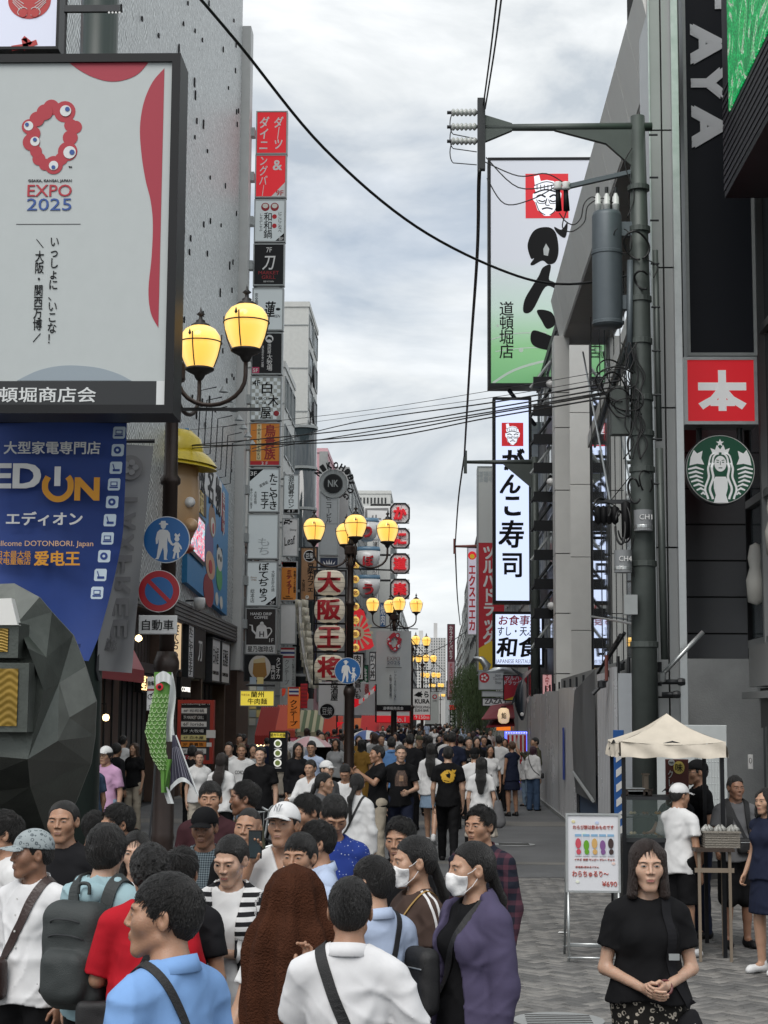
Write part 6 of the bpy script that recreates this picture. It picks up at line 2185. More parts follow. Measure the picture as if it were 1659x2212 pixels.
s.shape([(1147,560),(1140,532),(1150,505),(1166,494),(1190,494),(1203,510),(1207,545),(1200,568),(1185,573),(1172,565),(1152,575),(1146,572),(1154,560)],M_ink,'brush_stroke',.01,sm=True)
s.shape([(1174,540),(1180,528),(1187,540),(1184,555),(1175,553)],M_offw,'brush_gap',.004,d=.0105)
s.shape([(1198,492),(1214,498),(1227,482),(1222,515),(1205,506)],M_ink,'brush_stroke',.01,d=.002,sm=True)
s.shape([(1173,580),(1190,575),(1186,605),(1197,612),(1200,625),(1178,622),(1150,672),(1131,676),(1133,650),(1150,620),(1164,598)],M_ink,'brush_stroke',.01,sm=True)
s.shape([(1160,672),(1190,676),(1200,700),(1182,712),(1170,695)],M_ink,'brush_stroke',.01,sm=True)
s.shape([(1150,716),(1172,720),(1198,730),(1230,735),(1268,718),(1278,745),(1255,765),(1200,760),(1160,752),(1146,738)],M_ink,'brush_stroke',.01,sm=True)
s.t('道頓堀店',1094,714,31,122,M_ink,True,.015)
for pts,w_ in((((1064,828),(1110,800),(1180,780),(1260,772)),5),(((1060,735),(1110,722),(1180,720)),2.5),(((1070,760),(1150,752),(1240,758)),2)):s.line(pts,w_,mat('pale_line',(.6,.72,.62),.5),'swoosh',.003)
for(x,y,r)in((1125,757,5),(1075,705,3),(1280,760,5)):s.disc(x,y,r,mat('pale_line'),'dot',.004)
s.tube([s.at(1100,838,-.4),s.at(1160,900,-1.5)],.07,M_dkmetal)
s=Sign('tall lit white sign with black brushed sushi characters and a red face square','sign',1064.5,858,1149,1304,YG,M_led,M_black,.10,.6,GG,'restaurant_sign')
man_logo(s,1084,914,1131,965)
s.t('が',1110,994,50,48,M_ink,False,.07,shear=-.1)
s.t('ん',1102,1047,46,42,M_ink,False,.05,shear=.2)
s.t('こ',1107,1095,36,42,M_ink,False,.07)
s.t('寿',1104,1155,56,60,M_ink,False,.04,shear=.1)
s.t('司',1106,1222,42,52,M_ink,False,.04)
s=Sign('lit white square sign reading Japanese restaurant in red and black','sign',1064.5,1321,1176,1441,YG,M_led,M_black,.09,.5,GG,'restaurant_sign')
s.t('お食事処',1122,1340,90,22,M_lred,False,.03,shear=.1)
s.t('すし・天ぷら',1122,1364,94,20,M_ink,False,.02,shear=.1)
s.t('和食',1119,1398,94,44,M_ink,False,.05,shear=.12)
s.t('JAPANESE RESTAURANT',1120,1430,98,11,mat('maroon_ink',(.06,.01,.02),.5),False,.0)
t,b=facade('black_fronted_building','black slatted restaurant building holding the lit brushed signs','R',P(1152,1200,56).x+.3,48.5,58,ZP(824,56),M_dark,2,4,M_glassd,5,z0=4)
xx=P(1155,1200,48.3).x
for i in range(10):
 MB(b).box(xx-.02,xx+.55,48.2,48.35,4.2+i*.85,4.5+i*.85).build('slat',M_black,t)
 MB(b).tube([(xx-.1,48.4,4.2+i*.85),(xx+.5,48.4,5.0+i*.85)],.05,6).build('slat_brace',M_alug if i%3==0 else M_dkmetal,t)
for z in(5.4,9.0,11.9):MB(b).lathe((xx+.45,48.0,z),[(.0,-.12),(.09,-.08),(.12,0),(.09,.08),(0,.12)],10).build('wall_lamp',M_white,t,True)
s=Sign('pink lit sign with white meat restaurant characters above the hoarding','sign',1170,1455,1194,1506,47.0,mat('sign_pinkish',(.62,.30,.32),.5,emit=.2,ecol=(.9,.5,.5)),M_dkmetal,.03,.1,None,'restaurant_sign')
s.t('YAKINIKU',1182,1480,10,46,M_lred,True,.03)
s=Sign('dark maroon vertical banner beside the hanging fish','banner',1141,1440,1157,1515,52.5,mat('maroon',(.10,.01,.02),.6),None,0,.04,None,'hanging_banner')
s.t('九州料理',1149,1478,10,60,M_lred,True,.03)
M_pole=mat('green_grey_pole',(.075,.088,.082),.5,metal=.25,var=.15,vscale=3)
p=P(1157,1500,51.6)
t=thing('utility_pole','slim green pole with one arm in front of the lit brushed sign','pole',(p.x,51.6,0))
b=t.location.copy()
zt=ZP(987,51.6)
MB(b).tube([(p.x,51.6,0),(p.x,51.6,6),(p.x,51.6,zt)],[.16,.14,.11],12).build('pole',M_pole,t,True)
za=ZP(998,51.6)
xa_=P(1006,998,51.6).x
MB(b).tube([(p.x+.1,51.6,za),(xa_,51.6,za)],[.09,.05],8).build('arm',M_pole,t,True)
MB(b).slab([(p.x,51.55,za-.9),(p.x,51.55,za),(p.x-1.0,51.55,za-.05)],(0,.08,0)).build('gusset',M_pole,t)
MB(b).box(xa_-.06,xa_+.04,51.5,51.7,za-.35,za+.35).build('bracket',M_pole,t)
p=P(1034,1500,78)
t=thing('utility_pole','distant slim pole with a reddish arm before the drug store tower sign','pole',(p.x,78,0))
b=t.location.copy()
za=ZP(1180,78)
MB(b).tube([(p.x,78,0),(p.x,78,za+.3)],[.15,.1],10).build('pole',M_pole,t,True)
MB(b).tube([(p.x,78,za),(P(983,1180,78).x,78,za)],[.09,.05],8).build('arm',mat('rust_red',(.16,.05,.04),.6),t,True)
MB(b).box(P(982,1180,78).x-.06,P(982,1180,78).x+.04,77.9,78.1,za-.35,za+.35).build('bracket',mat('rust_red'),t)
s=Sign('tall white and red drug store tower sign with white katakana','sign',1031,1007,1092,1450,64,M_red,M_alug,.05,1.2,None,'drug_store_sign')
s.rect(1033,1009,1090,1174,mat('tower_white',(.55,.56,.54),.5),'white_board')
s.t('道頓堀\n法善寺',1050,1030,34,24,mat('ghost_letter'),False,.02,d=.01)
s.t('ツルハドラッグ',1056,1288,26,212,M_white,True,.06)
s.shape([(1033,1402),(1062,1385),(1090,1396),(1090,1448),(1033,1448)],M_yel,'yellow_wave',.008,d=.007)
s=Sign('pale lilac vertical sign with large red characters behind the drug store tower','sign',1009,1181,1031,1372,84,mat('lilac_lit',(.55,.52,.62),.5,emit=.15),M_alug,.05,.3,None,'fruit_sign')
s.disc(1020,1200,9,M_glowr,'emblem')
s.disc(1020,1202,5,M_yel,'emblem',d=.008)
s.t('エクスエエカ',1020,1292,14,140,M_lred,True,.06)
s=Sign('white tax free shop sign with a red flower emblem','sign',1034,1450,1088,1490,60,M_offw,M_alug,.03,.3,None,'shop_sign')
s.disc(1046,1464,11,M_red,'emblem')
for q in range(5):s.disc(1046+5*cos(q*1.257),1464-5*sin(q*1.257),2.4,M_white,'petal',d=.008)
s.t('Japan\nTax-free\nShop',1076,1467,22,24,mat('grey_ink'),False,.0)
s=Sign('white sign with serif capitals below the tax free sign','sign',1041,1507,1092,1526,60,M_white,M_black,.03,.25,None,'shop_sign')
s.t('ZAZA',1066,1515,38,10,M_ink,False,.02)
s=Sign('white blank strip sign between the emblem sign and the serif sign','sign',1041,1493,1090,1505,60,M_offw,M_alug,.02,.25,None,'shop_sign')
s=Sign('small red drug store sign with white katakana and a yellow wave','sign',1087,1458,1140,1514,57.5,M_red,M_black,.03,.3,None,'shop_sign')
s.t('ツルハ\nドラッグ',1108,1470,38,20,M_white,False,.03)
s.shape([(1090,1512),(1138,1494),(1138,1512)],M_yel,'yellow_wave')
t=thing('silver_ornament','curved silver roof ornament with drooping blades above the emblem sign','ornament',tuple(P(1075,1455,61)))
b=t.location.copy()
MB(b).tube([P(1022,1420,61),P(1040,1424,61),P(1052,1438,61),P(1048,1452,61),P(1038,1455,61)],[.03,.12,.16,.1,.02],8).build('blade',M_alu,t,True)
MB(b).tube([P(1030,1458,60.8),P(1060,1452,60.8),P(1085,1444,60.8),P(1105,1450,60.8),P(1125,1458,60.8)],[.02,.1,.2,.12,.02],8).build('blade',M_alu,t,True)
t=thing('hanging_fish','big model tuna hanging head down beside the hoarding','fish',tuple(P(1126,1510,50.5)))
b=t.location.copy()
M_fish=bpy.data.materials.new('fish_skin')
M_fish.use_nodes=True
n_,l_=M_fish.node_tree.nodes,M_fish.node_tree.links
ge=n_.new('ShaderNodeTexCoord')
sx_=n_.new('ShaderNodeSeparateXYZ')
l_.new(ge.outputs['Object'],sx_.inputs[0])
mr=n_.new('ShaderNodeMapRange')
mr.inputs[1].default_value=-.18
mr.inputs[2].default_value=.22
l_.new(sx_.outputs['X'],mr.inputs[0])
r_=n_.new('ShaderNodeValToRGB')
for k_,(p_,c_)in enumerate(((.3,(.012,.016,.022)),(.5,(.03,.04,.055)),(.62,(.20,.20,.21)),(.85,(.42,.36,.36)))):
 e=r_.color_ramp.elements[k_]if k_<2 else r_.color_ramp.elements.new(p_)
 e.position=p_
 e.color=(*c_,1)
l_.new(mr.outputs[0],r_.inputs[0])
l_.new(r_.outputs[0],n_['Principled BSDF'].inputs['Base Color'])
n_['Principled BSDF'].inputs['Roughness'].default_value=.25
fy=50.5
def fpt(v):return P(1131-5*sin(v*3)-2*v,1462+94*v,fy)
ring=[]
mb=MB(b)
mb.grid(lambda u,v:fpt(v)+Vector((.19*sin(pi*min(1,v*.94+.03))**.7*cos(2*pi*u)*(1 if v>.1 else .6),.15*sin(pi*min(1,v*.94+.03))**.7*sin(2*pi*u),0)),20,20)
mb.build('body',M_fish,t,True)
MB(b).slab([P(1131,1468,fy),P(1107,1448,fy),P(1102,1441,fy),P(1128,1455,fy),P(1150,1444,fy),P(1146,1452,fy)],(0,-.06,0)).build('tail_fin',M_fish,t)
MB(b).slab([P(1111,1500,fy),P(1104,1522,fy),P(1113,1516,fy)],(0,-.05,0)).build('dorsal_fin',M_fish,t)
MB(b).slab([P(1137,1510,fy-.2),P(1146,1500,fy-.2),P(1140,1520,fy-.2)],(0,-.04,0)).build('pectoral_fin',M_fish,t)
MB(b).lathe(P(1128,1543,fy-.13),[(.0,-.02),(.05,-.01),(.06,.02)],10,'y').build('eye',M_white,t)
defs=[(58,66,1035,1000,M_tile,5),(66,80,1018,1120,M_conc,5),(80,100,1008,1190,M_tile,6),(100,128,1003,1235,M_dark,6),(128,165,992,1285,M_conc,7),(165,220,986,1330,M_tile,6),(220,320,975,1390,M_brick,8),(320,480,968,1440,M_conc,8)]
nm_=['pale tiled building right behind the drug store tower','grey building behind the lilac sign on the right side','pale narrow building behind the willow','dark building with many small signs beyond the willow','grey building behind the tall karaoke sign','pale far building where the street narrows','brown far building near the end of the street','farthest grey block closing the right side of the street']
for(y0,y1,px,py,m,n),lb in zip(defs,nm_):
 X=P(px+12,1500,y1).x
 facade('street_building',lb,'R',max(X,3.2 if y0<100 else X),y0+.1,y1-.1,ZP(py,y1),m,6,n,M_gwin,8,group=None)
defsL=[(99,126,790,1130,M_conc),(150,190,868,1290,M_brick),(190,260,885,1360,M_tile),(260,380,900,1420,M_dark)]
nmL=['grey block between the bowls and the slatted building','brown block behind the grey exposition banner','pale far block behind the street lamps','dark far block at the end of the left side']
for(y0,y1,px,py,m),lb in zip(defsL,nmL):
 facade('street_building',lb,'L',min(P(px,1500,y1).x,-4.5),y0+.1,y1-.1,ZP(py,y1),m,6,5,M_gwin,8)
for(y0,y1,lb)in((60.2,66.5,'low shop with red awnings behind the yellow noodle sign'),(66.8,77.5,'low shop building under the wooden crest sign'),(84.5,91.5,'low dark shop building under the pillar sign')):
 facade('shop_building',lb,'L',XL-.1,y0,y1,8.5 if y0<70 else 10,M_dark if y0>80 else M_brick,4,3,M_gwin,5,z0=3.6)
def apartment(px0,px1,py,Y,lb,m,nx,nz):
 x0,x1=P(px0,1500,Y).x,P(px1,1500,Y).x
 z1=ZP(py,Y)
 t=thing('apartment_tower',lb,'building',((x0+x1)/2,Y+8,0))
 b=t.location.copy()
 MB(b).box(x0,x1,Y,Y+16,0,z1).build('wall',m,t)
 MB(b).box(x0+(x1-x0)*.2,x0+(x1-x0)*.45,Y+3,Y+10,z1,z1+4).build('roof_house',m,t)
 dz=(z1-10)/nz
 dx=(x1-x0)/nx
 first=None
 for j in range(nz):
  z=10+dz*j
  MB(b).box(x0-.3,x1+.3,Y-.9,Y,z,z+dz*.34).build('balcony',m,t)
  for i in range(nx):
   if first is None:
    first=MB().box(-dx*.36,dx*.36,-.25,-.02,dz*.36,dz*.95).build('window',M_gwin,t)
    o=first
   else:
    o=first.copy()
    COL.objects.link(o)
   o.location=Vector((x0+dx*(i+.5),Y,z))-b
 for i in range(nx+1):MB(b).box(x0+dx*i-.2,x0+dx*i+.2,Y-.95,Y-.01,10,z1).build('party_wall',m,t)
M_apt=mat('apartment_white',(.60,.60,.58),.6,var=.05)
apartment(897,932,1392,470,'white high-rise apartment block on the left side of the far end',M_apt,6,16)
apartment(930,962,1378,430,'tall white high-rise with balconies rising behind the last street lamps',mat('apartment_grey',(.50,.50,.49),.6),6,18)
apartment(840,898,1440,520,'lower pale apartment block seen between the signs at the far end',M_apt,8,10)
apartment(962,1000,1470,560,'low pale block closing the end of the street',M_conc,6,7)
s=Sign('tall narrow maroon karaoke sign with white characters far down the street','sign',966,1348,983,1512,150,mat('karaoke_maroon',(.16,.04,.06),.5),M_black,.05,.6,'small signs far down the street','far_sign')
s.t('カラオケパセラ',974,1388,8,72,M_white,True,.03)
s.rect(967,1430,982,1505,mat('karaoke_pale',(.50,.32,.36),.5),'pale_part')
s.t('ドラゴンボウル',974,1466,8,66,M_lred,True,.04,d=.02)
s=Sign('black and red narrow sign with blocky white letters far down the street','sign',971,1523,984,1574,140,M_black,None,0,.6,'small signs far down the street','far_sign')
s.rect(971,1523,984,1533,M_glowr,'cap')
s.t('Labox',977,1554,9,38,M_white,True,.06)
rf=random.Random(11)
cols_=['b02030','d8d8d8','204080','d09020','307050','202028','e0c060','c04030']
adj=['red','white','blue','amber','green','black','straw yellow','brick red']
txts=['居酒屋','焼鳥','たこ焼','カラオケ','寿司','ラーメン','串カツ','薬']
used_lb={}
for i in range(30):
 side=i%2
 Y=70+i*6.5
 k=spx(Y)
 ci=rf.randrange(8)
 X=(-4.6-rf.uniform(0,1.6))if side else(2.9+rf.uniform(0,.9)+(.0 if Y<110 else .6))
 cx=945+X*k
 z=rf.uniform(3.6,8.5)
 h,w=rf.uniform(1.6,3.6),rf.uniform(.6,1.1)
 cy=1549-(z-2.2)*k
 ti=rf.randrange(8)
 lb='%s %s sign, %s lettering, %s, %s side'%(('tall' if h>2.6 else 'short'),adj[ci],('white','dark')[ci in(1,6)],('low down','mid height','high up')[int((z-3.6)/1.65)if z<8.5 else 2],('right','left')[side])
 lb+=', %s'%('near the bowls','past the framed squares','past the sushi board','toward the far tower','by the street end','at the street end')[min(5,i//5)]
 s=Sign(lb,'sign',cx-w*k/2,cy-h*k/2,cx+w*k/2,cy+h*k/2,Y,paint('far_'+cols_[ci],cols_[ci]),M_black,.05,.3,'small signs far down the street','far_sign')
 s.t(txts[ti],cx,cy,w*k*.7,h*k*.8,M_white if ci not in(1,6)else M_ink,True,.03)
t=thing('willow_tree','drooping green willow standing by the right side shops','tree',(P(1027,1500,74).x,74,0))
b=t.location.copy()
xw=b.x
MB(b).tube([(xw,74,0),(xw+.1,74,1.8),(xw-.05,74,3.2),(xw+.2,74,4.3)],[.16,.13,.1,.04],8).build('trunk',mat('bark',(.05,.04,.03),.9,bump=.5),t,True)
for i in range(6):
 a=i*1.05
 MB(b).tube([(xw,74,2.6),(xw+.4*cos(a),74+.4*sin(a),3.8),(xw+.75*cos(a),74+.75*sin(a),4.0)],[.06,.035,.015],5).build('limb',mat('bark'),t)
vs,fs=[],[]
rw=random.Random(2)
for i in range(520):
 a,r=rw.uniform(0,2*pi),rw.uniform(.1,1.15)
 x,y,z=xw+r*cos(a),74+r*sin(a),4.4-.5*r*r+rw.uniform(-.3,.3)
 L=rw.uniform(1.0,3.0)
 n=int(L/.09)
 for j in range(n):
  zz=z-j*.09
  sx,sy=rw.uniform(-.05,.05),rw.uniform(-.05,.05)
  q=len(vs)
  dx,dy=rw.uniform(-.03,.03),rw.uniform(-.03,.03)
  vs+=[(x+sx-.012,y+sy,zz),(x+sx+.012,y+sy,zz),(x+sx+dx,y+sy+dy,zz-.12)]
  fs.append((q,q+1,q+2))
me=mesh_np('crown',np.array(vs)-np.array(b),np.array(fs))
link('crown',me,mat('willow_leaf',(.060,.105,.035),.6,var=.3),t)
# hoarding along the building site
M_corr=bpy.data.materials.new('clear_corrugated_sheet')
M_corr.use_nodes=True
M_corr=mat('corrugated_sheet',(.66,.67,.69),.25,metal=.35,var=.06,vscale=.4)
th=thing('site_hoarding','long corrugated metal hoarding beside the road in front of the glass building','hoarding',(2.76,38,0))
b=th.location.copy()
XH=2.78
def corr(y0,y1,z1,m=M_corr,name='corrugated_sheet'):
 n=int((y1-y0)/.26*8)
 MB(b).grid(lambda u,v:Vector((XH+.034*sin(2*pi*(y0+(y1-y0)*u)/.26),y0+(y1-y0)*u,z1*v)),n,1).build(name,m,th,True)
yy=[33.2+i*(51.2-33.2)/11 for i in range(12)]
for i in range(11):corr(yy[i]+.01,yy[i+1]-.01,2.82+.02*(i%3))
corr(26.1,27.6,3.0)
corr(27.6,29.0,2.95)
MB(b).grid(lambda u,v:Vector((XH-.05+.06*sin(11*u)*sin(3*v),29.0+4.2*u,.75+2.3*v-.3*u*v)),24,10).build('tarpaulin',mat('grey_tarpaulin',(.13,.135,.14),.7,bump=.5,bscale=2,var=.15,stretch=(1,2,.5)),th,True)
MB(b).box(XH+.03,XH+.08,29.0,33.2,0,1.2).build('blue_board',mat('blue_board',(.05,.09,.16),.6,var=.3),th)
MB(b).tube([(XH-.1,29.0,.80),(XH-.1,33.2,1.15)],.03,6).build('rope',M_alug,th)
MB(b).box(XH-.06,XH+.1,26.1,51.2,0,.10).build('kerb_rail',M_conc,th)
for i in range(12):MB(b).tube([(XH+.12,yy[i]if i<12 else 0,0),(XH+.12,yy[i],3.05)],.025,6).build('post',M_dkmetal,th)
MB(b).box(XH-.07,XH-.055,36.0,36.35,.9,2.0).build('blue_sticker',mat('sticker_blue',(.03,.07,.35),.5),th)
Yh=26.0
xh1=P(1408,1500,Yh).x
zh=ZP(1452,Yh)
M_steel=mat('white_steel_board',(.46,.49,.52),.5,var=.06)
for i in range(3):
 x0=XH+.02+(xh1+.35-XH)*i/3
 x1=XH+.02+(xh1+.35-XH)*(i+1)/3
 MB(b).box(x0+.008,x1-.008,Yh,Yh+.05,0,zh).build('steel_board',M_steel,th)
 MB(b).box(x1-.06,x1-.012,Yh-.02,Yh,0,zh).build('board_rib',M_steel,th)
for(a,c_)in(((XH-.05,27.2,3.1),(XH+.2,26.6,3.55)),((XH+.1,30,3.0),(XH+.1,26.3,3.5))):
 MB(b).tube([a,c_],.03,8).build('scaffold_tube',M_dkmetal,th)
for px in(1310,1335,1358):MB(b).tube([P(px,1470,26.5),P(px,1415+(px-1310)*.1,26.5)],.03,6).build('scaffold_tube',mat('rust_red')if px==1310 else M_dkmetal,th)
MB(b).tube([P(1280,1500,27),P(1348,1428,27)],.035,6).build('scaffold_tube',M_dkmetal,th)
for(px,py)in((1300,1478),(1322,1455),(1340,1440)):MB(b).lathe(P(px,py,26.9),[(.0,-.07),(.07,-.05),(.07,.05),(0,.07)],8).build('clamp',M_dkmetal,th)
ti_=thing('scaffold_pipe','shiny steel scaffold pipe sloping up beside the utility pole','pipe',tuple(P(1425,1462,23.1)))
b=ti_.location.copy()
MB(b).tube([P(1410,1478,23.1),P(1519,1365,23.1)],.032,10).build('tube',M_alu,ti_,True)
MB(b).tube([P(1425,1482,23.05),P(1425,1430,23.05)],.03,8).build('upright',M_dkmetal,ti_)
MB(b).lathe(P(1425,1463,23.02),[(.0,-.08),(.08,-.06),(.09,.05),(0,.07)],8).build('clamp',M_alu,ti_)
for py,x1_ in((1473,1478),(1500,1468)):
 t=thing('scaffold_stub','short horizontal grey scaffold tube on the panel wall, %s of two'%('upper','lower')[py>1480],'pipe',tuple(P(1450,py,23.2)))
 MB(t.location.copy()).tube([P(1430,py,23.2),P(x1_,py,23.2)],.035,8).build('tube',M_dkmetal,t,True)
 MB(t.location.copy()).lathe(P(x1_-6,py,23.2),[(.045,-.05),(.055,0),(.045,.05)],8,'x').build('collar',M_dkmetal,t)
s=Sign('blue and white striped warning strip standing beside the steel boards','warning strip',1326,1577,1349,1812,25.2,mat('strip_blue',(.02,.10,.33),.5),None,0,.05,None,'warning_strip')
for i in range(7):s.shape([(1331,1600+i*32),(1344,1590+i*32),(1344,1606+i*32),(1331,1616+i*32)],M_white,'white_stripe')
# utility pole with transformer
YP=22.8
kp=spx(YP)
pt_=P(1377,255,YP)
pb_=P(1394,1544,YP)
xp=(pt_.x+pb_.x)/2
tp_=thing('utility_pole','tall green-grey utility pole carrying a transformer cylinder and many cables','pole',(xp,YP,0))
b=tp_.location.copy()
ztop=P(1377,252,YP).z
MB(b).tube([(xp,YP,0),(xp,YP,5),(xp,YP,8.2),(xp,YP,ztop)],[.19,.165,.14,.10],20).build('pole',M_pole,tp_,True)
for z in(3.2,4.3,5.6,6.1,6.6,7.4,8.0,9.0,9.6):MB(b).lathe((xp,YP,z),[(.20-z*.006,-.04),(.212-z*.006,-.035),(.212-z*.006,.035),(.20-z*.006,.04)],18).build('band',M_pole,tp_)
for i in range(9):MB(b).tube([(xp+.15,YP-.05,5.4+i*.62),(xp+.27,YP-.05,5.4+i*.62)],.016,5).build('step_bolt',M_dkmetal,tp_)
za=P(1200,275,YP).z
xl=P(1045,275,YP).x
MB(b).tube([(xp+.2,YP,za),(xl,YP,za)],[.062,.048],12).build('arm',M_pole,tp_,True)
MB(b).slab([(xp-.05,YP-.04,za-.62),(xp-.05,YP-.04,za-.05),(xl+1.0,YP-.04,za-.05),(xp-.45,YP-.04,za-.25)],(0,.08,0)).build('gusset',M_pole,tp_)
MB(b).slab([(xl+.4,YP-.04,za+.05),(xl+.0,YP-.04,za+.18),(xl+.0,YP-.04,za-.22),(xl+.4,YP-.04,za-.05)],(0,.08,0)).build('end_plate',M_pole,tp_)
MB(b).box(xl-.09,xl+.02,YP-.06,YP+.06,za-.62,za+.42).build('bracket',M_dkmetal,tp_)
M_porc=mat('porcelain',(.42,.43,.42),.3,coat=.3)
for q in range(3):
 z=P(1010,243+q*31,YP).z
 prof=[]
 for i in range(6):prof+=[(.03,-.30+i*.06),(.055,-.28+i*.06),(.055,-.265+i*.06)]
 prof+=[(.02,.07)]
 MB(b).lathe((xl-.16,YP,z),prof,12,'x').build('insulator',M_porc,tp_,True)
 MB(b).tube([(xl-.46,YP,z),(xl-.52,YP,z)],.025,6).build('insulator_cap',M_dkmetal,tp_)
 pts=[P(985-10*sin(a*1.0)-3,243+q*31+24*(1-cos(a)),YP)for a in np.linspace(0,pi*.9,10)]+[P(1030,300+q*28,YP)]
 MB(b).tube(pts,.008,5).build('jumper_wire',M_dkmetal,tp_)
xt,zt0,zt1=P(1311,600,YP).x,P(1311,708,YP).z,P(1311,462,YP).z
rt=33/kp
M_tr=mat('transformer_grey',(.10,.12,.135),.45,metal=.2,var=.08)
tr=thing('transformer','slate grey transformer cylinder with three white bushings on the utility pole','transformer',(xt,YP,zt0))
bt_=tr.location.copy()
MB(bt_).lathe((xt,YP-.05,0),[(.0,zt0),(rt*.97,zt0),(rt,zt0+.05),(rt,zt0+1.0),(rt*.985,zt1-.06),(rt*.9,zt1),(0,zt1+.03)],32).build('tank',M_tr,tr,True)
for z in(zt0+.02,(zt0+zt1)/2+.2):MB(bt_).lathe((xt,YP-.05,z),[(rt*1.005,0),(rt*1.05,.01),(rt*1.05,.05),(rt*1.005,.06)],32).build('hoop',M_tr,tr)
for q in(-1,0,1):
 bx=xt+q*.125
 MB(bt_).lathe((bx,YP-.08,zt1),[(.048,-.02),(.048,.10),(.056,.11),(.048,.12),(.046,.22),(.03,.24),(.02,.30),(.02,.36)],12).build('bushing',mat('bushing_white',(.62,.63,.62),.35),tr,True)
 MB(bt_).tube([(bx,YP-.08,zt1+.22),(bx,YP-.08,zt1+.36)],.026,8).build('terminal',M_dkmetal,tr)
for z in(zt0+.25,zt0+1.3):MB(bt_).box(xt+rt-.02,xp-.1,YP-.07,YP+.05,z,z+.2).build('bracket',M_tr,tr)
MB(b).tube([(xp-.17,YP-.1,zt0-.6),(xp-.14,YP-.1,zt1-.7)],.045,8).build('conduit',M_tr,tp_,True)
MB(b).tube([(xp+.24,YP-.02,6.0),(xp+.22,YP-.02,8.7)],.04,8).build('conduit',M_pole,tp_,True)
MB(b).tube([(xp+.27,YP-.02,3.0),(xp+.24,YP-.02,5.9)],.05,8).build('conduit',M_pole,tp_,True)
MB(b).slab([P(1222,398,YP-.1),P(1222,407,YP-.1),P(1362,375,YP-.1),P(1362,366,YP-.1)],(0,.08,0)).build('side_arm',M_tr,tp_)
for px in(1205,1222):
 MB(b).lathe(P(px,402,YP-.1),[(.04,-.06),(.07,-.04),(.05,0),(.07,.04),(.04,.06)],10).build('reel_insulator',M_white,tp_,True)
 MB(b).tube([P(px,408,YP-.1),P(px+2,455,YP-.1)],[.03,.045],8).build('cut_out',M_ink,tp_,True)
for(x0,x1,y0,y1,lab,sub)in((1371,1411,1101,1146,'CH1',None),(1328,1366,1188,1236,'CH4','135')):
 c0_,c1_=P(x0,y1,YP-.28),P(x1,y0,YP-.28)
 o=thing('cable_drum_box','grey round cable box marked %s on the utility pole'%lab,'cable box',tuple(c0_))
 bb=o.location.copy()
 r=(c1_.x-c0_.x)/2
 cc=Vector(((c0_.x+c1_.x)/2,YP-.28+r*.6,0))
 MB(bb).lathe(cc,[(0,c0_.z),(r,c0_.z),(r,c1_.z),(0,c1_.z)],24).build('casing',mat('cable_box_grey',(.22,.23,.24),.5),o,False)
 MB(bb).lathe(cc,[(r,c0_.z+.03),(r*1.02,c0_.z+.04),(r*1.02,c0_.z+.07),(r,c0_.z+.08)],24).build('hoop',M_alu,o)
 lettering(lab,M_white,o,(cc.x+.02,YP-.28-r*.42,c0_.z+.18),.17,.07,off=bb)
 if sub:lettering(sub,M_white,o,(cc.x-.05,YP-.28-r*.42,c0_.z+.06),.1,.05,off=bb)
MB(b).box(xp-.42,xp-.17,YP-.12,YP+.1,P(1350,940,YP).z,P(1350,838,YP).z).build('junction_box',M_pole,tp_)
MB(b).box(xp-.30,xp-.12,YP-.3,YP-.15,P(1358,1330,YP).z,P(1358,1288,YP).z).build('meter_box',M_alug,tp_)
c0_=P(1300,1112,YP-.1)
MB(b).box(P(1282,1088,YP).x,P(1362,1088,YP).x,YP-.15,YP-.08,P(1300,1090,YP).z,P(1300,1082,YP).z).build('cross_arm',M_dkmetal,tp_)
for i in range(4):MB(b).lathe(P(1292+i*12,1112,YP-.12),[(0,-.14),(.05,-.1),(.055,.1),(0,.13)],8).build('splice_case',M_ink,tp_,True)
MB(b).lathe(P(1352,1118,YP-.12),[(0,-.3),(.06,-.26),(.065,.2),(0,.25)],8).build('splice_case',M_ink,tp_,True)
rk=random.Random(4)
M_wire=mat('black_cable',(.010,.010,.011),.5)
coils=[(1338,830,52,42),(1330,850,40,50),(1345,815,34,30),(1325,835,26,36),(1352,860,46,30),(1375,530,28,34),(1345,520,24,30),(1388,605,18,22),(1395,1040,16,26),(1370,1060,14,30),(1310,1105,30,22),(1300,1100,20,26),(1348,1130,18,46),(1340,1140,12,40),(1340,870,30,36),(1318,800,30,26),(1360,880,34,22)]
for(cx,cy,rx,ry)in coils:
 ph=rk.uniform(0,6)
 pts=[P(cx+rx*cos(a)*(1+.1*sin(2*a+ph))*.9,cy+ry*sin(a+.2)*.9,YP-.2-.08*sin(a*1.5+ph))for a in np.linspace(ph,ph+2*pi*rk.uniform(.6,.98),24)]
 MB(b).tube(pts,rk.choice((.008,.012,.016)),6).build('cable_loop',M_wire,tp_,True)
for i in range(7):
 x=1355+i*5
 pts=[P(x+rk.uniform(-14,14),y,YP-.2)for y in range(740,1000,36)]
 MB(b).tube(crv(pts),.010,5).build('cable_drop',M_wire,tp_,True)
for(pl)in([(1300,438),(1280,425),(1262,440),(1255,470),(1240,485),(1222,478),(1208,460)],[(1325,438),(1300,428),(1270,445),(1262,480),(1235,500),(1215,490),(1224,455)],[(1205,400),(1150,430),(1090,440),(1052,385)],[(1205,398),(1120,405),(1050,340)],[(1222,398),(1180,375),(1120,380),(1048,350)],[(1365,320),(1350,355),(1370,420),(1355,470)],[(1376,1140),(1362,1200),(1375,1270),(1360,1330)],[(1395,560),(1420,575),(1412,600)]):
 MB(b).tube(crv([P(x,y,YP-.1)for x,y in pl]),.009,5).build('jumper_wire',M_wire,tp_,True)
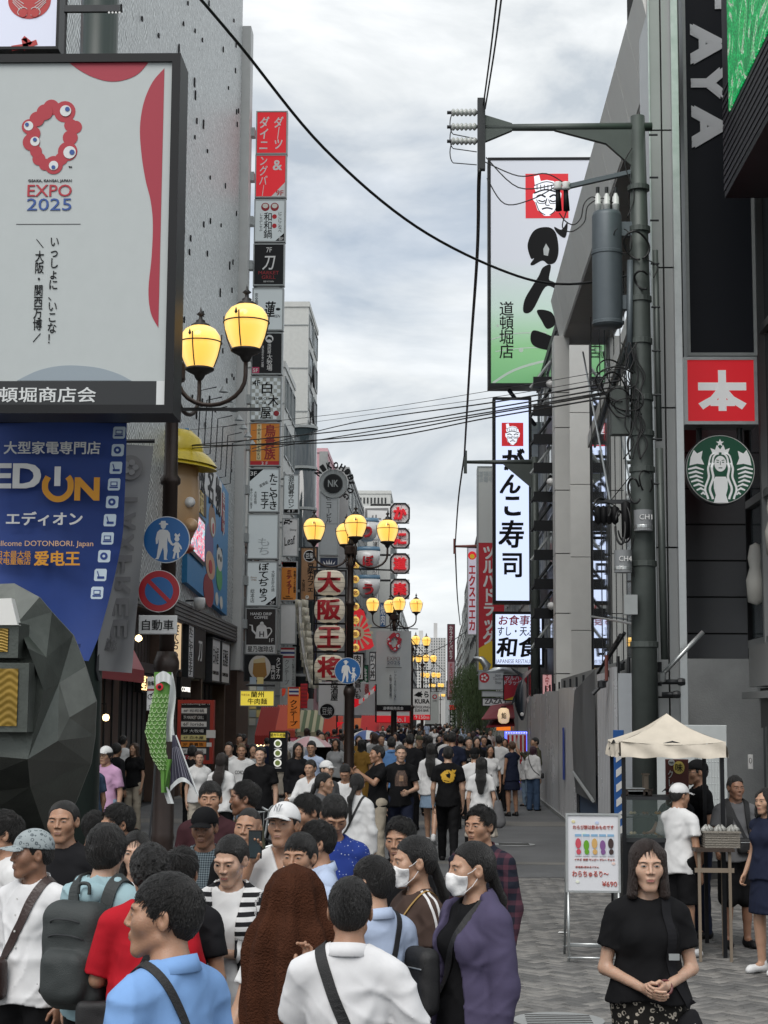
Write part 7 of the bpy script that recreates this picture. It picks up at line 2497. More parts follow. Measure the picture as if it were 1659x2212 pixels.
 # overhead lines
GW='overhead wires'
def wire(label,pts,r,group=GW):
 """pts: (px, py, Y)"""
 W=[P(*p)for p in pts]
 t=thing('overhead_wire',label,'wire',tuple(W[0]),0,group)
 out=[]
 n=len(W)
 for i in range(n-1):
  p0,p1,p2,p3=W[max(i-1,0)],W[i],W[i+1],W[min(i+2,n-1)]
  for q in range(8):
   f=q/8
   out.append(.5*((2*p1)+(p2-p0)*f+(2*p0-5*p1+4*p2-p3)*f*f+(3*p1-p0-3*p2+p3)*f**3))
 out.append(W[-1])
 MB(W[0]).tube(out,r,5).build('cable',M_wire,t,True)
 return t
wire('thick sagging black cable crossing the whole sky to the utility pole',[(405,-35,17),(520,100,18),(700,320,19.5),(900,490,21),(1100,590,22.8),(1230,614,23.6),(1385,590,24.3)],.019)
wire('upper line rising from the pole arm toward the top of the sky',[(1044,228,YP),(1060,110,20),(1074,-10,17)],.012)
wire('second line rising from the pole arm, just beside the upper one',[(1048,235,YP),(1068,110,20),(1084,-10,17)],.012)
wire('heavy bundled cable hanging from the insulator bracket down toward the street',[(1042,330,YP),(1037,360,YP),(1034,400,YP+.4),(1030,560,28),(1015,780,36),(1003,985,50.5)],.030)
wire('bundled cable between the second and the third pole',[(1003,985,51.6),(990,1080,62),(983,1180,78)],.030)
wire('bundled cable running on from the third pole down the street',[(983,1180,78),(988,1290,110),(994,1350,150)],.04)
for i,(y0,y1,x0,x1)in enumerate(((910,815,620,1340),(926,826,540,1345),(943,838,400,1345),(955,846,560,1350),(962,850,400,1350),(972,858,380,1345),(905,800,400,1350))):
 lb='black cable between the utility pole and the left side, %s in the bundle'%('second','third','fourth','fifth','sixth','lowest','thin uppermost')[i]
 Y0=44 if x0<500 else 56
 x0=400 if x0<500 else 545
 wire(lb,[(x0,975-i%3*6 if i not in(0,6)else 930,Y0),(760,(y0+y1)/2+30+8,(Y0+YP)/2+2),(1060,y1+44,31),(1340,y1-4,YP)],.014 if i not in(0,6)else .006)
wire('cable sagging across the far street toward the lilac sign',[(890,1420,84),(960,1395,95),(1040,1340,90)],.02)
wire('thin line from the grey banner lamp post toward the street end',[(855,1330,57),(905,1400,84),(960,1450,130)],.02)
# menu stand, canopy stall
YB=15.6
s=Sign('white framed standing menu board with five bottled drinks and a price','menu board',1222,1757,1340,1928,YB,mat('menu_paper',(.66,.67,.70),.5),M_alu,.018,.03,None,'menu_board',rim=.012)
M_br=mat('menu_red',(.45,.08,.06),.5)
s.t('わらび餅は飲みものです',1282,1787,88,9,M_br)
for i,c_ in enumerate(('c04858','5f9a20','c8a060','7a5088','3a2a28')):
 x=1249+i*17.6
 s.rect(x-7,1806,x+7,1850,paint('drink_pale','c8ccd4',.3),'bottle')
 s.disc(x,1822+(i%2)*4,6,paint('drink'+c_,c_),'drink_colour',ry=11,d=.007)
 s.disc(x+1,1840,5,paint('drink'+c_,c_),'drink_colour',ry=6,d=.0075)
 s.rect(x-7,1802,x+7,1807,paint('lid_blue','7fa8c8'),'bottle_lid',d=.003)
s.t('イチゴ  抹茶 マンゴー ブルー チョコ',1284,1857,86,5,M_br)
s.t('新食感×飲めるパフェ',1268,1873,50,4,M_br)
s.t('わらちゅるり〜',1275,1888,78,13,M_br,False,.02)
s.t('¥690',1316,1909,32,11,M_br)
for(x,y,c_)in((1239,1775,'d8d0a0'),(1290,1777,'b8c4e0'),(1262,1802,'c8d8c8'),(1325,1865,'e0c8c0'),(1247,1905,'dce0d0')):s.disc(x,y,4,paint('petal'+c_,c_),'soft_mark',ry=3)
x0,x1=s.at(1224,1900).x,s.at(1338,1900).x
zb=s.at(1300,1928).z
mb=MB(s.base)
for x in(x0+.012,x1-.012):
 MB(s.base).tube([(x,YB,zb),(x,YB-.03,.0)],.013,8).build('leg',M_alu,s.root,True)
 MB(s.base).tube([(x,YB+.04,zb+.7),(x,YB+.50,.0)],.012,8).build('leg',M_alug,s.root,True)
for z,yo in((.04,-.03),(.16,-.02)):MB(s.base).tube([(x0,YB+yo,z),(x1,YB+yo,z)],.011,8).build('cross_bar',M_alu,s.root,True)
MB(s.base).tube([(x0,YB+.47,.08),(x1,YB+.47,.08)],.010,8).build('cross_bar',M_alug,s.root,True)
YC=15.9
tn=thing('canopy_tent','small cream pyramid canopy over the dessert stall','tent',(P(1440,1640,YC).x,YC+.6,0))
b=tn.location.copy()
xa,xb_=P(1341,1637,YC).x,P(1568,1637,YC).x
ya,yb_=YC,YC+1.15
ze=P(1450,1637,YC).z
ap=P(1440,1541,YC+.6)
M_tent=mat('tent_cloth',(.60,.54,.45),.75,bump=.6,bscale=5,var=.10,vscale=4)
cs=[Vector((xa,ya,0)),Vector((xb_,ya,0)),Vector((xb_,yb_,0)),Vector((xa,yb_,0))]
hz=P(1450,1602,YC).z-ze
rt_=random.Random(9)
def tentside(c0,c1):
 n=(c1-c0).cross(Vector((0,0,1))).normalized()
 def f(u,v):
  base=c0.lerp(c1,u)+Vector((0,0,ze+hz))
  top=Vector((ap.x,ap.y,ap.z))
  w=v**.92
  p=base.lerp(top,w)
  p.z+=-.03*sin(pi*u)*(1-v)-.035*sin(pi*v)
  p+=n*(.010*sin(13*u+7*v)+.006*sin(31*u-13*v))*(1-v)
  return p
 def g(u,v):
  p=c0.lerp(c1,u)+Vector((0,0,ze+hz*v-.03*sin(pi*u)*v+.006*sin(21*u)))
  return p+n*(.012*sin(17*u+4*v)+.008*sin(39*u)*(1-v)+.02*(1-v))
 m1=MB(b).grid(f,26,18)
 m1.build('roof_panel',M_tent,tn,True)
 MB(b).grid(g,34,5).build('valance',M_tent,tn,True)
for i in range(4):tentside(cs[i],cs[(i+1)%4])
for i,c_ in enumerate(cs):
 MB(b).box(c_.x-.018+(.03 if i in(0,3)else-.03),c_.x+.018+(.03 if i in(0,3)else-.03),c_.y+(.03 if i<2 else-.06),c_.y+(.06 if i<2 else-.03),0,ze+.1).build('leg',M_black,tn)
for i in range(4):
 a,c_=cs[i],cs[(i+1)%4]
 MB(b).tube([a+Vector((0,.05,ze+.02)),(a+c_)/2+Vector((0,.05,ze+.15)),c_+Vector((0,.05,ze+.02))],.010,6).build('truss',M_black,tn)
yc_=YC+.1
x0,x1=P(1345,1750,yc_).x,P(1432,1750,yc_).x
z0,z1=P(1390,1815,yc_).z,P(1390,1722,yc_).z
t=thing('display_case','dark glass display case with sweets on the stall counter','display case',(x0,yc_,z0))
b=t.location.copy()
MB(b).box(x0,x1+.2,yc_+.02,yc_+.6,z0-.75,z0-.02).build('counter',M_black,t)
MB(b).box(x0,x1+.2,yc_,yc_+.6,z0-.02,z0+.02).build('base',M_dkmetal,t)
MB(b).box(x0+.05,x1+.2,yc_+.1,yc_+.6,z1-.03,z1).build('top',M_dkmetal,t)
MB(b).slab([(x0,yc_+.01,z0+.02),(x1+.2,yc_+.01,z0+.02),(x1+.2,yc_+.1,z1-.03),(x0+.05,yc_+.1,z1-.03)],(0,.008,0)).build('glass',mat('case_glass',(.05,.07,.06),.05,alpha=.35),t)
for(xx)in(x0,x1+.18):MB(b).slab([(xx,yc_+.005,z0),(xx+.03,yc_+.005,z0),(xx+.05,yc_+.1,z1),(xx+.02,yc_+.1,z1)],(0,.02,0)).build('corner_post',M_dkmetal,t)
MB(b).box(x0+.04,x1+.18,yc_+.15,yc_+.55,(z0+z1)/2,(z0+z1)/2+.01).build('shelf',M_glassd,t)
for j,z in enumerate((z0+.03,(z0+z1)/2+.02)):
 for i in range(4):
  c=Vector((x0+.12+i*.12,yc_+.25,z))
  q=thing('sweet_tray','small tray of %s sweets in the display case'%('pale cream','brown','golden','green')[i]+(' on the lower shelf',' on the upper shelf')[j],'tray',tuple(c),0,'trays of sweets')
  MB(c).lathe(c,[(.045,0),(.055,.008),(.05,.008),(.0,.004)],12).build('plate',M_white,q)
  for k in range(3):MB(c).lathe(c+Vector((.02*cos(k*2.1),.02*sin(k*2.1),.02)),[(0,-.015),(.017,-.008),(.018,.004),(0,.018)],8).build('sweet',paint('sweet%d'%i,('e8dcb8','8a5a30','d8a040','80a050')[i]),q,True)
for(px,py,w,h,lb,m)in((1378,1716,60,12,'low wooden tray on the display case',M_wood),(1395,1690,10,45,'small upright wooden price stick on the display case',mat('pale_wood',(.20,.16,.12),.7)),(1372,1706,36,14,'clear plastic container on the display case',M_offw)):
 c=P(px,py,yc_+.3)
 t=thing('stall_item',lb,'tray' if 'tray' in lb else 'container',tuple(c))
 MB(c).bbox(c.x-w/2/226,c.x+w/2/226,c.y-.05,c.y+.1,z1+(.0 if py>1700 else .0),z1+h/226,.01).build('body',m,t)
 MB(c).box(c.x-w/2/226-.01,c.x+w/2/226+.01,c.y-.055,c.y+.105,z1+h/226,z1+h/226+.012).build('rim',m,t)
x0,x1=P(1500,1830,15.7).x,P(1585,1830,15.7).x
z=P(1500,1832,15.7).z
t=thing('stall_table','small wooden table with a dark top beside the stall','table',(x0,15.7,0))
b=t.location.copy()
MB(b).box(x0,x1,15.65,16.15,z-.03,z).build('table_top',M_wood,t)
for x in(x0+.04,x1-.04):
 for y in(15.7,16.1):MB(b).box(x-.013,x+.013,y-.013,y+.013,0,z-.03).build('leg',mat('pale_wood'),t)
MB(b).box(x0,x1,15.69,15.71,z-.22,z-.18).build('rail',mat('pale_wood'),t)
t=thing('basket','woven grey basket on the table beside the stall','basket',(x0+.15,15.8,z))
b=t.location.copy()
for k in range(6):MB(b).box(x0+.1,x0+.42,15.70,15.95,z+.003+k*.022,z+.020+k*.022).build('woven_row',mat('basket_weave',(.22,.20,.17),.8,bump=.6,bscale=80),t)
MB(b).box(x0+.09,x0+.43,15.69,15.96,z+.135,z+.15).build('rim',mat('basket_weave'),t)
for i in range(3):
 c=Vector((x0+.14+i*.12,15.82,z+.20))
 t=thing('plastic_bag','crumpled clear plastic bag, %s in the basket'%('first','middle','last')[i],'bag',tuple(c),0,'plastic bags in the basket')
 V,F=MB(c),None
 V.grid(lambda u,v:c+Vector(((.052+.014*sin(10*u*pi+i+5*v))*cos(2*pi*u)*sin(pi*(.15+.8*v))**.6,(.05+.013*sin(14*pi*u+4*v))*sin(2*pi*u)*sin(pi*(.15+.8*v))**.6,.035*(v-.5)*2-.035+.012*sin(14*pi*u+9*v+i))),40,12)
 V.build('film',mat('bag_film',(.32,.32,.30),.25),t,True)
s=Sign('maroon upright banner with a yellow round taste mark and katakana','banner',1438,1640,1488,1740,YC+1.3,mat('banner_maroon',(.085,.022,.018),.7),None,0,.02,None,'upright_banner')
s.disc(1467,1658,12,mat('mark_yellow',(.62,.50,.12),.5),'round_mark',ry=14)
s.t('味',1467,1658,16,18,M_ink,False,.0,d=.008)
s.disc(1451,1647,7,M_offw,'round_mark')
s.t('Milk',1451,1647,9,4,M_ink,d=.008)
s.t('クレープ',1449,1700,12,72,M_offw,True,.01)
t=thing('wire_fence','white wire mesh panel beside the stall','fence',(P(1540,1700,19).x,19,0))
b=t.location.copy()
for i in range(9):MB(b).tube([P(1506+i*6,1770,19),P(1506+i*6,1625,19)],.006,4).build('wire',M_offw,t)
for i in range(9):MB(b).tube([P(1504,1630+i*16,19.01),P(1556,1630+i*16,19.01)],.006,4).build('wire',M_offw,t)
MB(b).tube([P(1504,1622,19),P(1556,1622,19)],.018,8).build('rail',M_alug,t)
for px in(1504,1556):MB(b).tube([Vector((P(px,1700,19).x,19,0)),P(px,1622,19)],.018,8).build('post',M_alug,t)
for i,(px,py)in enumerate(((1340,2113),(1232,1815),(1228,1845),(1245,1775),(1180,1732),(960,1760),(1290,1660),(1215,1998))):
 Yg=FPX*2.2/(py-1549)
 c=P(px,py,Yg)
 o=MB((c.x,Yg,0)).slab([(c.x-.05,Yg-.02,.006),(c.x+.06,Yg-.03,.008),(c.x+.05,Yg+.04,.006),(c.x-.03,Yg+.03,.012)],(0,0,.003)).build('paper_scrap',M_white,None,False,(c.x,Yg,0))
 tag(o,'scrap of white paper lying on the ground, %s'%('near the woman in leopard print skirt','beside the small drain grate','in front of the menu board','at the foot of the blue hoarding board','by the hoarding kerb','in the middle of the road','far along the hoarding kerb','under the menu board')[i],'litter','paper scraps on the ground')
for(mx_,my_,r_m,lb)in((-1.0,20.5,.32,'round iron manhole cover in the asphalt before the crowd'),(1.35,29.5,.33,'round iron manhole cover in the road near the walking man with the yellow emblem'),(.9,12.6,.30,'round iron manhole cover in the paving near the plaid shirt man')):
 t=thing('manhole_cover',lb,'manhole cover',(mx_,my_,.017))
 c_=Vector((mx_,my_,.003 if my_<23.6 else .017))
 MB(t.location.copy()).lathe(c_,[(0,0),(r_m,0),(r_m,.004),(0,.004)],32).build('lid',M_grate,t)
 MB(t.location.copy()).lathe(c_,[(r_m,0),(r_m+.035,0),(r_m+.035,.005),(r_m,.005)],32).build('rim',M_conc,t)
 for q in range(6):MB(t.location.copy()).box(mx_-r_m*.8,mx_+r_m*.8,my_-r_m*.6+q*r_m*.24,my_-r_m*.55+q*r_m*.24,c_.z+.004,c_.z+.009).build('tread',M_grate,t)
 # near side: billboard, banners, sculpture
YE=14.0
kE=spx(YE)
M_bill=mat('billboard_face',(.44,.475,.475),.5,bump=.05,bscale=200,var=.03)
s=Sign('huge grey exposition billboard with a red ring emblem in a black frame','billboard',-160,119,383,894,YE,M_bill,M_black,.075,.42,None,'billboard',rim=.03)
M_bred=mat('billboard_red',(.33,.018,.04),.5)
s.shape(crv([(136,134),(160,152),(190,168),(225,178),(258,176),(290,162),(314,134)],4)+[Vector((314,133.5))],M_bred,'red_curve',.004)
s.shape([Vector((347,150))]+crv([(347,150),(322,180),(304,225),(297,280),(302,340),(312,395),(324,440),(330,490),(329,560),(324,630),(330,680),(347,712)],5),M_bred,'red_curve',.004)
s.shape([Vector((48,824))]+crv([(48,824),(95,802),(150,792),(215,796),(262,809),(292,824)],5),mat('billboard_slate',(.26,.31,.35),.5),'grey_curve',.004)
M_lr=mat('emblem_red',(.38,.02,.035),.5)
M_db=mat('emblem_blue',(.02,.07,.27),.5)
ring_logo(s,104,303,68,M_lr,mat('emblem_white',(.62,.64,.64),.5),M_db,d=.0,t=.003)
s.t('OSAKA, KANSAI, JAPAN',105,396,94,7,mat('dark_grey_ink',(.04,.04,.045),.5))
s.t('EXPO',105,417,96,26,M_lr,False,.012)
s.t('2025',105,447,96,26,M_db,False,.0)
s.t('TM',148,366,7,4,M_ink)
s.rect(35,489,174,490.4,mat('dark_grey_ink'),'rule',.003)
s.t('いっしょに、いこな！',119,632,19,226,M_ink,True,-.008)
s.t('大阪・関西万博',88,632,19,170,M_ink,True,-.008)
s.line([(80,522),(95,540)],1.4,M_ink,'slash')
s.line([(80,742),(95,724)],1.4,M_ink,'slash')
s.rect(-150,825,346,884,mat('billboard_black',(.013,.015,.017),.4),'name_band',.004)
s.t('道頓堀商店会',94,854,248,32,mat('emblem_white'),False,.02,d=.005)
s.rect(346,825,363,888,mat('emblem_white'),'white_edge',.003)
s.tube([s.at(150,140,-.5),s.at(150,880,-.5)],.05,M_dkmetal)
p=P(188,1000,15.9)
t=thing('support_pole','thick dark green pole rising behind the exposition billboard','pole',(p.x,15.9,0))
MB(t.location.copy()).lathe((p.x,15.9,0),[(.20,0),(.20,4),(.180,12.0)],24).build('pole',mat('dark_green_pole',(.018,.030,.026),.4),t,True)
o=MB(t.location.copy()).box(P(142,50,15.2).x,P(262,50,15.2).x,15.1,15.14,P(200,34,15.2).z,P(200,20,15.2).z).build('strap_bracket',M_dkmetal,t)
for i in range(4):MB(t.location.copy()).lathe(P(236+i*7.5,28,15.1),[(0,-.012),(.010,-.012),(.010,-.004)],8,'y').build('bolt_hole',M_white,t)
MB(t.location.copy()).tube([P(140,118,15.15),P(145,-40,15.15)],.012,6).build('cable',M_wire,t)
s=Sign('white lightbox with a red crab emblem and a red brushed character','sign',-150,-160,131,108,16.5,mat('cool_lit',(.5,.52,.6),.5,emit=.22,ecol=(.75,.8,1)),M_black,.03,.3,None,'crab_sign')
M_cr=mat('crab_red',(.45,.03,.03),.5)
s.disc(65,2,46,M_cr,'crab_shell',ry=40,n=40)
for q in(-1,1):
 for i in range(4):s.line([(65+q*12,10+i*7),(65+q*36,0+i*4-6)],1.2,mat('emblem_white'),'shell_line',.003,d=.007)
 s.disc(65+q*13,30,9,M_cr,'crab_claw',d=.008,ry=9)
 s.line([(65+q*4,22),(65+q*10,18),(65+q*20,20),(65+q*24,30),(65+q*14,38),(65+q*4,34)],1.2,mat('emblem_white'),'shell_line',.003,d=.009)
s.line([(54,82),(72,96)],9,M_cr,'brush_stroke')
s.line([(56,84),(62,108)],12,M_cr,'brush_stroke')
s.line([(30,105),(60,100),(84,92)],11,M_cr,'brush_stroke')
# blue electrical shop banner
YV=15.0
M_blue=mat('banner_blue',(.016,.050,.235),.65,bump=.35,bscale=2.5,var=.12,vscale=1.5)
s=Sign('big royal blue electrical shop banner with white and orange lettering','banner',0,910,275,1400,YV,M_blue,None,0,.01,None,'shop_banner')
for c_ in list(s.root.children):bpy.data.objects.remove(c_)
def ban(u,v):
 right=274-8*v-20*v*v-62*max(0,v-.45)**1.3*1.7-60*max(0,v-.9)
 left=-150
 x=left+(right-left)*u
 y=908+520*v+(14*v*v)*(1-u)-12*sin(pi*u)*v
 return P(x,y,YV+.05*sin(7*u+3*v)*(.3+v)+.03*sin(15*u-9*v)*v+.10*v*(u>.7)*(u-.7)/.3)
MB(s.base).grid(ban,40,34).build('cloth',M_blue,s.root,True)
s.tube([P(-150,909,YV),P(281,909,YV)],.02,M_dkmetal,'hanging_bar')
def bt(txt,cx,cy,w,h,m,**k):return s.t(txt,cx,cy,w,h,m,d=.13,**k)
M_borg=mat('banner_letter_orange',(.68,.30,.02),.6)
bt('大型家電専門店',114,973,208,28,M_white,bold=.025)
bt('ED',40,1034,104,54,M_white,bold=.06)
s.line([(102,1046),(103,1066),(119,1082),(139,1083),(155,1068),(156,1046),(150,1036)],13,M_borg,'power_ring',.006,d=.13)
s.line([(108,1036),(102,1048)],13,M_borg,'power_ring',.006,d=.131)
s.line([(128,1014),(128,1056)],13,M_white,'power_bar',.006,d=.134)
bt('N',192,1062,54,50,M_borg,bold=.06)
bt('エディオン',102,1126,164,30,M_white,bold=.04)
bt('Wellcome DOTONBORI. Japan',96,1181,225,15,mat('banner_peach',(.72,.45,.25),.6))
bt('日本最大级\n家电量贩店',39,1210,74,30,M_borg,bold=.01)
bt('爱电王',132,1211,98,32,M_borg,bold=.05)
bt('一部に使用',170,1396,34,8,M_ink)
icn=[(258,940),(256,978),(253,1016),(250,1052),(247,1090),(243,1129),(239,1168),(233,1206),(226,1246),(220,1284)]
M_ic=mat('banner_icon',(.52,.62,.70),.6)
for i,(x,y)in enumerate(icn):
 y0_=y
 s.shape([(x-13,y0_-10),(x-10,y0_-13),(x+11,y0_-13),(x+13,y0_-10),(x+12,y0_+10),(x+9,y0_+13),(x-12,y0_+13),(x-14,y0_+10)],M_ic,'icon_tile',.004,d=.125)
 if i%3==0:
  s.rect(x-8,y-6,x+7,y+4,M_blue,'icon_mark',.003,d=.13)
  s.rect(x-6,y-4,x+5,y+2,M_ic,'icon_mark',.003,d=.134)
  s.rect(x-10,y+5,x+8,y+8,M_blue,'icon_mark',.003,d=.13)
 elif i%3==1:
  s.disc(x-1,y,8,M_blue,'icon_mark',.003,d=.13,n=16)
  s.disc(x-1,y,3,M_ic,'icon_mark',.003,d=.134,n=12)
 else:
  s.line([(x-7,y-8),(x-3,y+5)],2,M_blue,'icon_mark',.003,d=.13)
  s.rect(x-7,y+3,x+8,y+8,M_blue,'icon_mark',.003,d=.13)
t=thing('street_banner','grey banner seen from its back with faint reversed capitals beside the blue one','banner',tuple(P(270,955,15.8)),0,None)
b=t.location.copy()
M_gb2=mat('grey_banner_back',(.30,.30,.30),.7,bump=.3,bscale=2)
def gban(u,v,d=0):return P(242+90*u-44*v*(1-.25*v)-14*u*v,958+490*v+6*u,15.8+.06*sin(5*u+6*v)*v-d)
MB(b).grid(lambda u,v:gban(u,v),12,26).build('cloth',M_gb2,t,True)
MB(b).tube([P(238,953,15.8),P(334,953,15.8)],.02,6).build('hanging_bar',M_dkmetal,t)
MB(b).tube([gban(0,.2),gban(0,1),P(215,1470,15.8)],.02,6).build('side_pole',M_dkmetal,t)
M_fa=mat('faint_letter',(.22,.215,.215),.7)
cc=gban(.5,.10,.02)
MB(b).lathe(cc,[(0,-.01),(.12,-.01),(.12,0)],24,'y').build('faint_roundel',M_fa,t)
for i in range(5):MB(b).lathe(cc+Vector((.05*cos(i*1.257),-.012,.05*sin(i*1.257))),[(0,-.006),(.03,-.006),(.03,0)],10,'y').build('faint_petal',M_gb2,t)
for i,ch in enumerate('TAXFREE'):
 c=gban(.55,.24+i*.095,.03)
 lettering(ch,M_fa,t,c,.17,.16,(0,0,-1),(-1,0,0),.05,off=b)
lettering('免税\n商品',M_fa,t,gban(.35,.88,.03),.12,.12,bold=.02,off=b)
# faceted dark metal sculpture
YQ=12.0
M_scul=mat('bronze_green_metal',(.085,.095,.085),.34,metal=.5,var=.35,vscale=3,bump=.1,bscale=50)
M_scul2=mat('pale_bronze_metal',(.15,.16,.145),.42,metal=.4,var=.3,vscale=4)
M_gold=mat('gold_panel',(.24,.15,.02),.45,metal=.4,var=.2)
t=thing('faceted_sculpture','large faceted dark metal sculpture with golden wavy panels','sculpture',tuple(P(60,1760,YQ)))
b=t.location.copy()
FP={'a':(-160,1268,.3),'b':(30,1260,.1),'c':(85,1290,-.2),'d':(112,1322,-.1),'e':(158,1372,.1),'f':(185,1440,.1),'g':(208,1515,.15),'h':(205,1590,.4),'i':(196,1650,.6),'j':(165,1730,.8),'k':(110,1830,1.2),'m':(-160,1840,.8),'n':(38,1345,-.35),'o':(60,1400,-.55),'p':(95,1492,-.45),'q':(150,1550,-.1),'r':(125,1600,-.3),'s':(60,1640,-.5),'t':(-160,1620,-.5),'u':(128,1475,-.15),'v':(-160,1350,-.4),'w':(65,1700,.1),'x':(-160,1730,0.2),'y':(100,1420,-.3)}
def fp(k_):x,y,d=FP[k_];return P(x,y,YQ+d)
for tri,m in(('abnv',2),('bcn',2),('cdn',1),('dyn',1),('noy',1),('dey',1),('euy',1),('yup',1),('oyp',1),('efu',1),('fgu',2),('guq',2),('ups',1),('uqr',2),('urs',1),('ghq',2),('hqr',2),('hir',1),('rsi',1),('ijw',1),('siw',1),('jkw',1),('stxw',1),('wxmk',1),('nops',1),('vnst',1)):
 o=MB(b).slab([fp(q)for q in tri],(0,.03,0)).build('metal_facet',M_scul2 if m==2 else M_scul,t)
for(x0,x1,y0,y1,dn)in((-160,41,1345,1420,-.62),(-160,63,1432,1580,-.66)):
 c0,c1=P(x0,y1,YQ+dn),P(x1,y0,YQ+dn)
 MB(b).box(c0.x,c1.x,c0.y,c0.y+.3,c0.z,c1.z).build('window_frame',M_scul,t)
 MB(b).grid(lambda u,v:Vector((c0.x+(c1.x-.07-c0.x)*u,c0.y-.012-.0018*sin(50*v+2.6*sin(26*u)),c0.z+.04+(c1.z-c0.z-.08)*v)),90,60).build('gold_wave_panel',M_gold,t,True)
MB(b).lathe((fp('w').x-.5,YQ+1.2,0),[(.5,0),(.5,1.2)],12).build('plinth',M_dkmetal,t)
MB(b).slab([P(-160,1300,YQ-.66),P(24,1292,YQ-.66),P(38,1350,YQ-.66),P(-160,1350,YQ-.66)],(0,.1,0)).build('pale_panel',M_frame,t)
# carp streamer on a hand-held stick
YK=9.6
t=thing('carp_streamer','green scaled carp streamer with a black and white fin hanging from a thin stick','streamer',tuple(P(350,1560,YK)))
b=t.location.copy()
kk=spx(YK)
M_cw,M_cg=mat('carp_white',(.60,.62,.62),.6),mat('carp_green',(.09,.23,.035),.55,var=.25,vscale=20)
ctr=[(352,1452),(350,1490),(342,1540),(336,1580),(343,1630),(358,1670),(356,1712)]
wid=[19,17,19,22,17,11,8]
def carp(u,v):
 q=v*(len(ctr)-1)
 i=min(int(q),len(ctr)-2)
 f=q-i
 f2=f*f*(3-2*f)
 x=ctr[i][0]*(1-f)+ctr[i+1][0]*f
 y=ctr[i][1]*(1-f)+ctr[i+1][1]*f
 w=wid[i]*(1-f2)+wid[i+1]*f2
 a=2*pi*u
 return P(x+w*cos(a),y,YK)+Vector((0,.5*w/kk*sin(a),0))
MB(b).grid(carp,28,60).build('body',M_cg,t,True)
sc_m=mat('scale_edge',(.34,.48,.24),.6)
for j in range(17):
 for i in range(5):
  v=.20+j*.036
  u=.55+i*.09+(.045 if j%2 else 0)
  if u>.99:continue
  pts=[]
  for a in np.linspace(0,pi,7):
   pts.append(carp(u+.042*cos(a),v+.026*sin(a))+Vector((0,-.006,0)))
  MB(b).tube(pts,.0022,4).build('scale',sc_m,t)
MB(b).grid(lambda u,v:P(342+30*u+5*sin(6*v)+10*v,1452+150*v,YK+.02+.03*sin(8*u+5*v)),8,14).build('white_belly',M_cw,t,True)
MB(b).grid(lambda u,v:P(336+34*u,1450+10*(1-sin(pi*u))+22*v,YK-.04+.01*sin(20*u)),10,3).build('mouth_ring',M_cw,t,True)
c=carp(.72,.14)+Vector((0,-.015,0))
MB(b).lathe(c,[(0,-.006),(.020,-.004),(.022,.002)],16,'y').build('eye',M_red,t)
MB(b).lathe(c,[(0,-.010),(.010,-.008),(.011,-.004)],12,'y').build('pupil',M_ink,t)
def fin(u,v):
 top=(372+6*u,1580)
 xl_=372-4*v
 xr_=380+48*v
 x=xl_+(xr_-xl_)*u
 y=1588+(118+12*u-26*math.sin(pi*u))*v
 return P(x,y,YK-.02+.02*sin(9*u)*v)
MB(b).grid(fin,16,12).build('tail_fin',mat('carp_black',(.03,.028,.05),.6),t,True)
MB(b).grid(lambda u,v:fin(u,.93+.10*v)+Vector((0,-.004,0)),16,2).build('fin_edge',M_cw,t,True)
MB(b).tube([fin(1.0,v)+Vector((0,-.004,0))for v in np.linspace(0,1,8)],.004,4).build('fin_edge',M_cw,t)
for i in range(7):MB(b).tube([fin(.1+i*.13,v)+Vector((0,-.004,0))for v in(.25,.6,.92)],.0015,4).build('fin_ray',mat('fin_grey',(.25,.25,.3),.6),t)
MB(b).grid(lambda u,v:P(350+14*u+12*v,1700+36*v,YK+.02*sin(7*u)),5,6).build('white_tail_ribbon',M_cw,t,True)
MB(b).grid(lambda u,v:P(355+18*u*(1-v),1640+70*v,YK-.03+.02*sin(7*u)),5,6).build('green_fin',M_cg,t,True)
MB(b).tube([P(352,1448,YK),P(349,1500,YK),P(336,1650,YK),P(320,1842,YK)],.006,6).build('stick',M_dkmetal,t)
# noodle shop standing board, stalls, lanterns and awnings along the left side
s=Sign('black upright menu board with three round green dishes and a yellow head','menu board',581,1580,619,1668,35,M_black,M_black,.03,.25,None,'dish_board')
s.rect(582,1582,618,1593,mat('yellow_lit'),'head')
s.t('蘭州牛肉麺',600,1588,32,8,M_ink,False,.02,d=.01)
for i in range(3):
 s.disc(600,1606+i*21,8.5,mat('plate_white_lit',(.7,.7,.65),.5,emit=.35,ecol=(1,1,.9)),'plate')
 s.disc(600,1606+i*21,5.5,mat('noodle_green',(.35,.45,.12),.6),'noodles',d=.008)
 s.rect(592,1616+i*21,608,1618+i*21,M_white,'caption')
for x in(583,616):s.tube([s.at(x,1668,-.1),Vector((s.at(x,1668).x,s.Y+.1,0))],.02,M_dkmetal,'leg')
s.tube([Vector((s.at(575,1668).x,s.Y+.1,.12)),Vector((s.at(625,1668).x,s.Y+.1,.12))],.03,M_white,'foot_bar')
rs2=random.Random(21)
t=thing('poster_pillar','grey pillar covered with small menu posters under the yellow noodle sign','pillar',(P(553,1600,55).x,55,0))
b=t.location.copy()
xq0,xq1=P(535,1600,55).x,P(567,1600,55).x
MB(b).box(xq0,xq1,55,56,0,ZP(1476,55)).build('pillar',M_conc,t)
for i in range(2):
 for j in range(6):
  MB(b).box(xq0+.04+i*.24,xq0+.25+i*.24,54.98,55,1.9+j*.27,2.13+j*.27).build('poster',paint('poster%d'%((i+j)%4),('c8ccd2','9fb0c8','d8c890','505860')[(i+j)%4]),t)
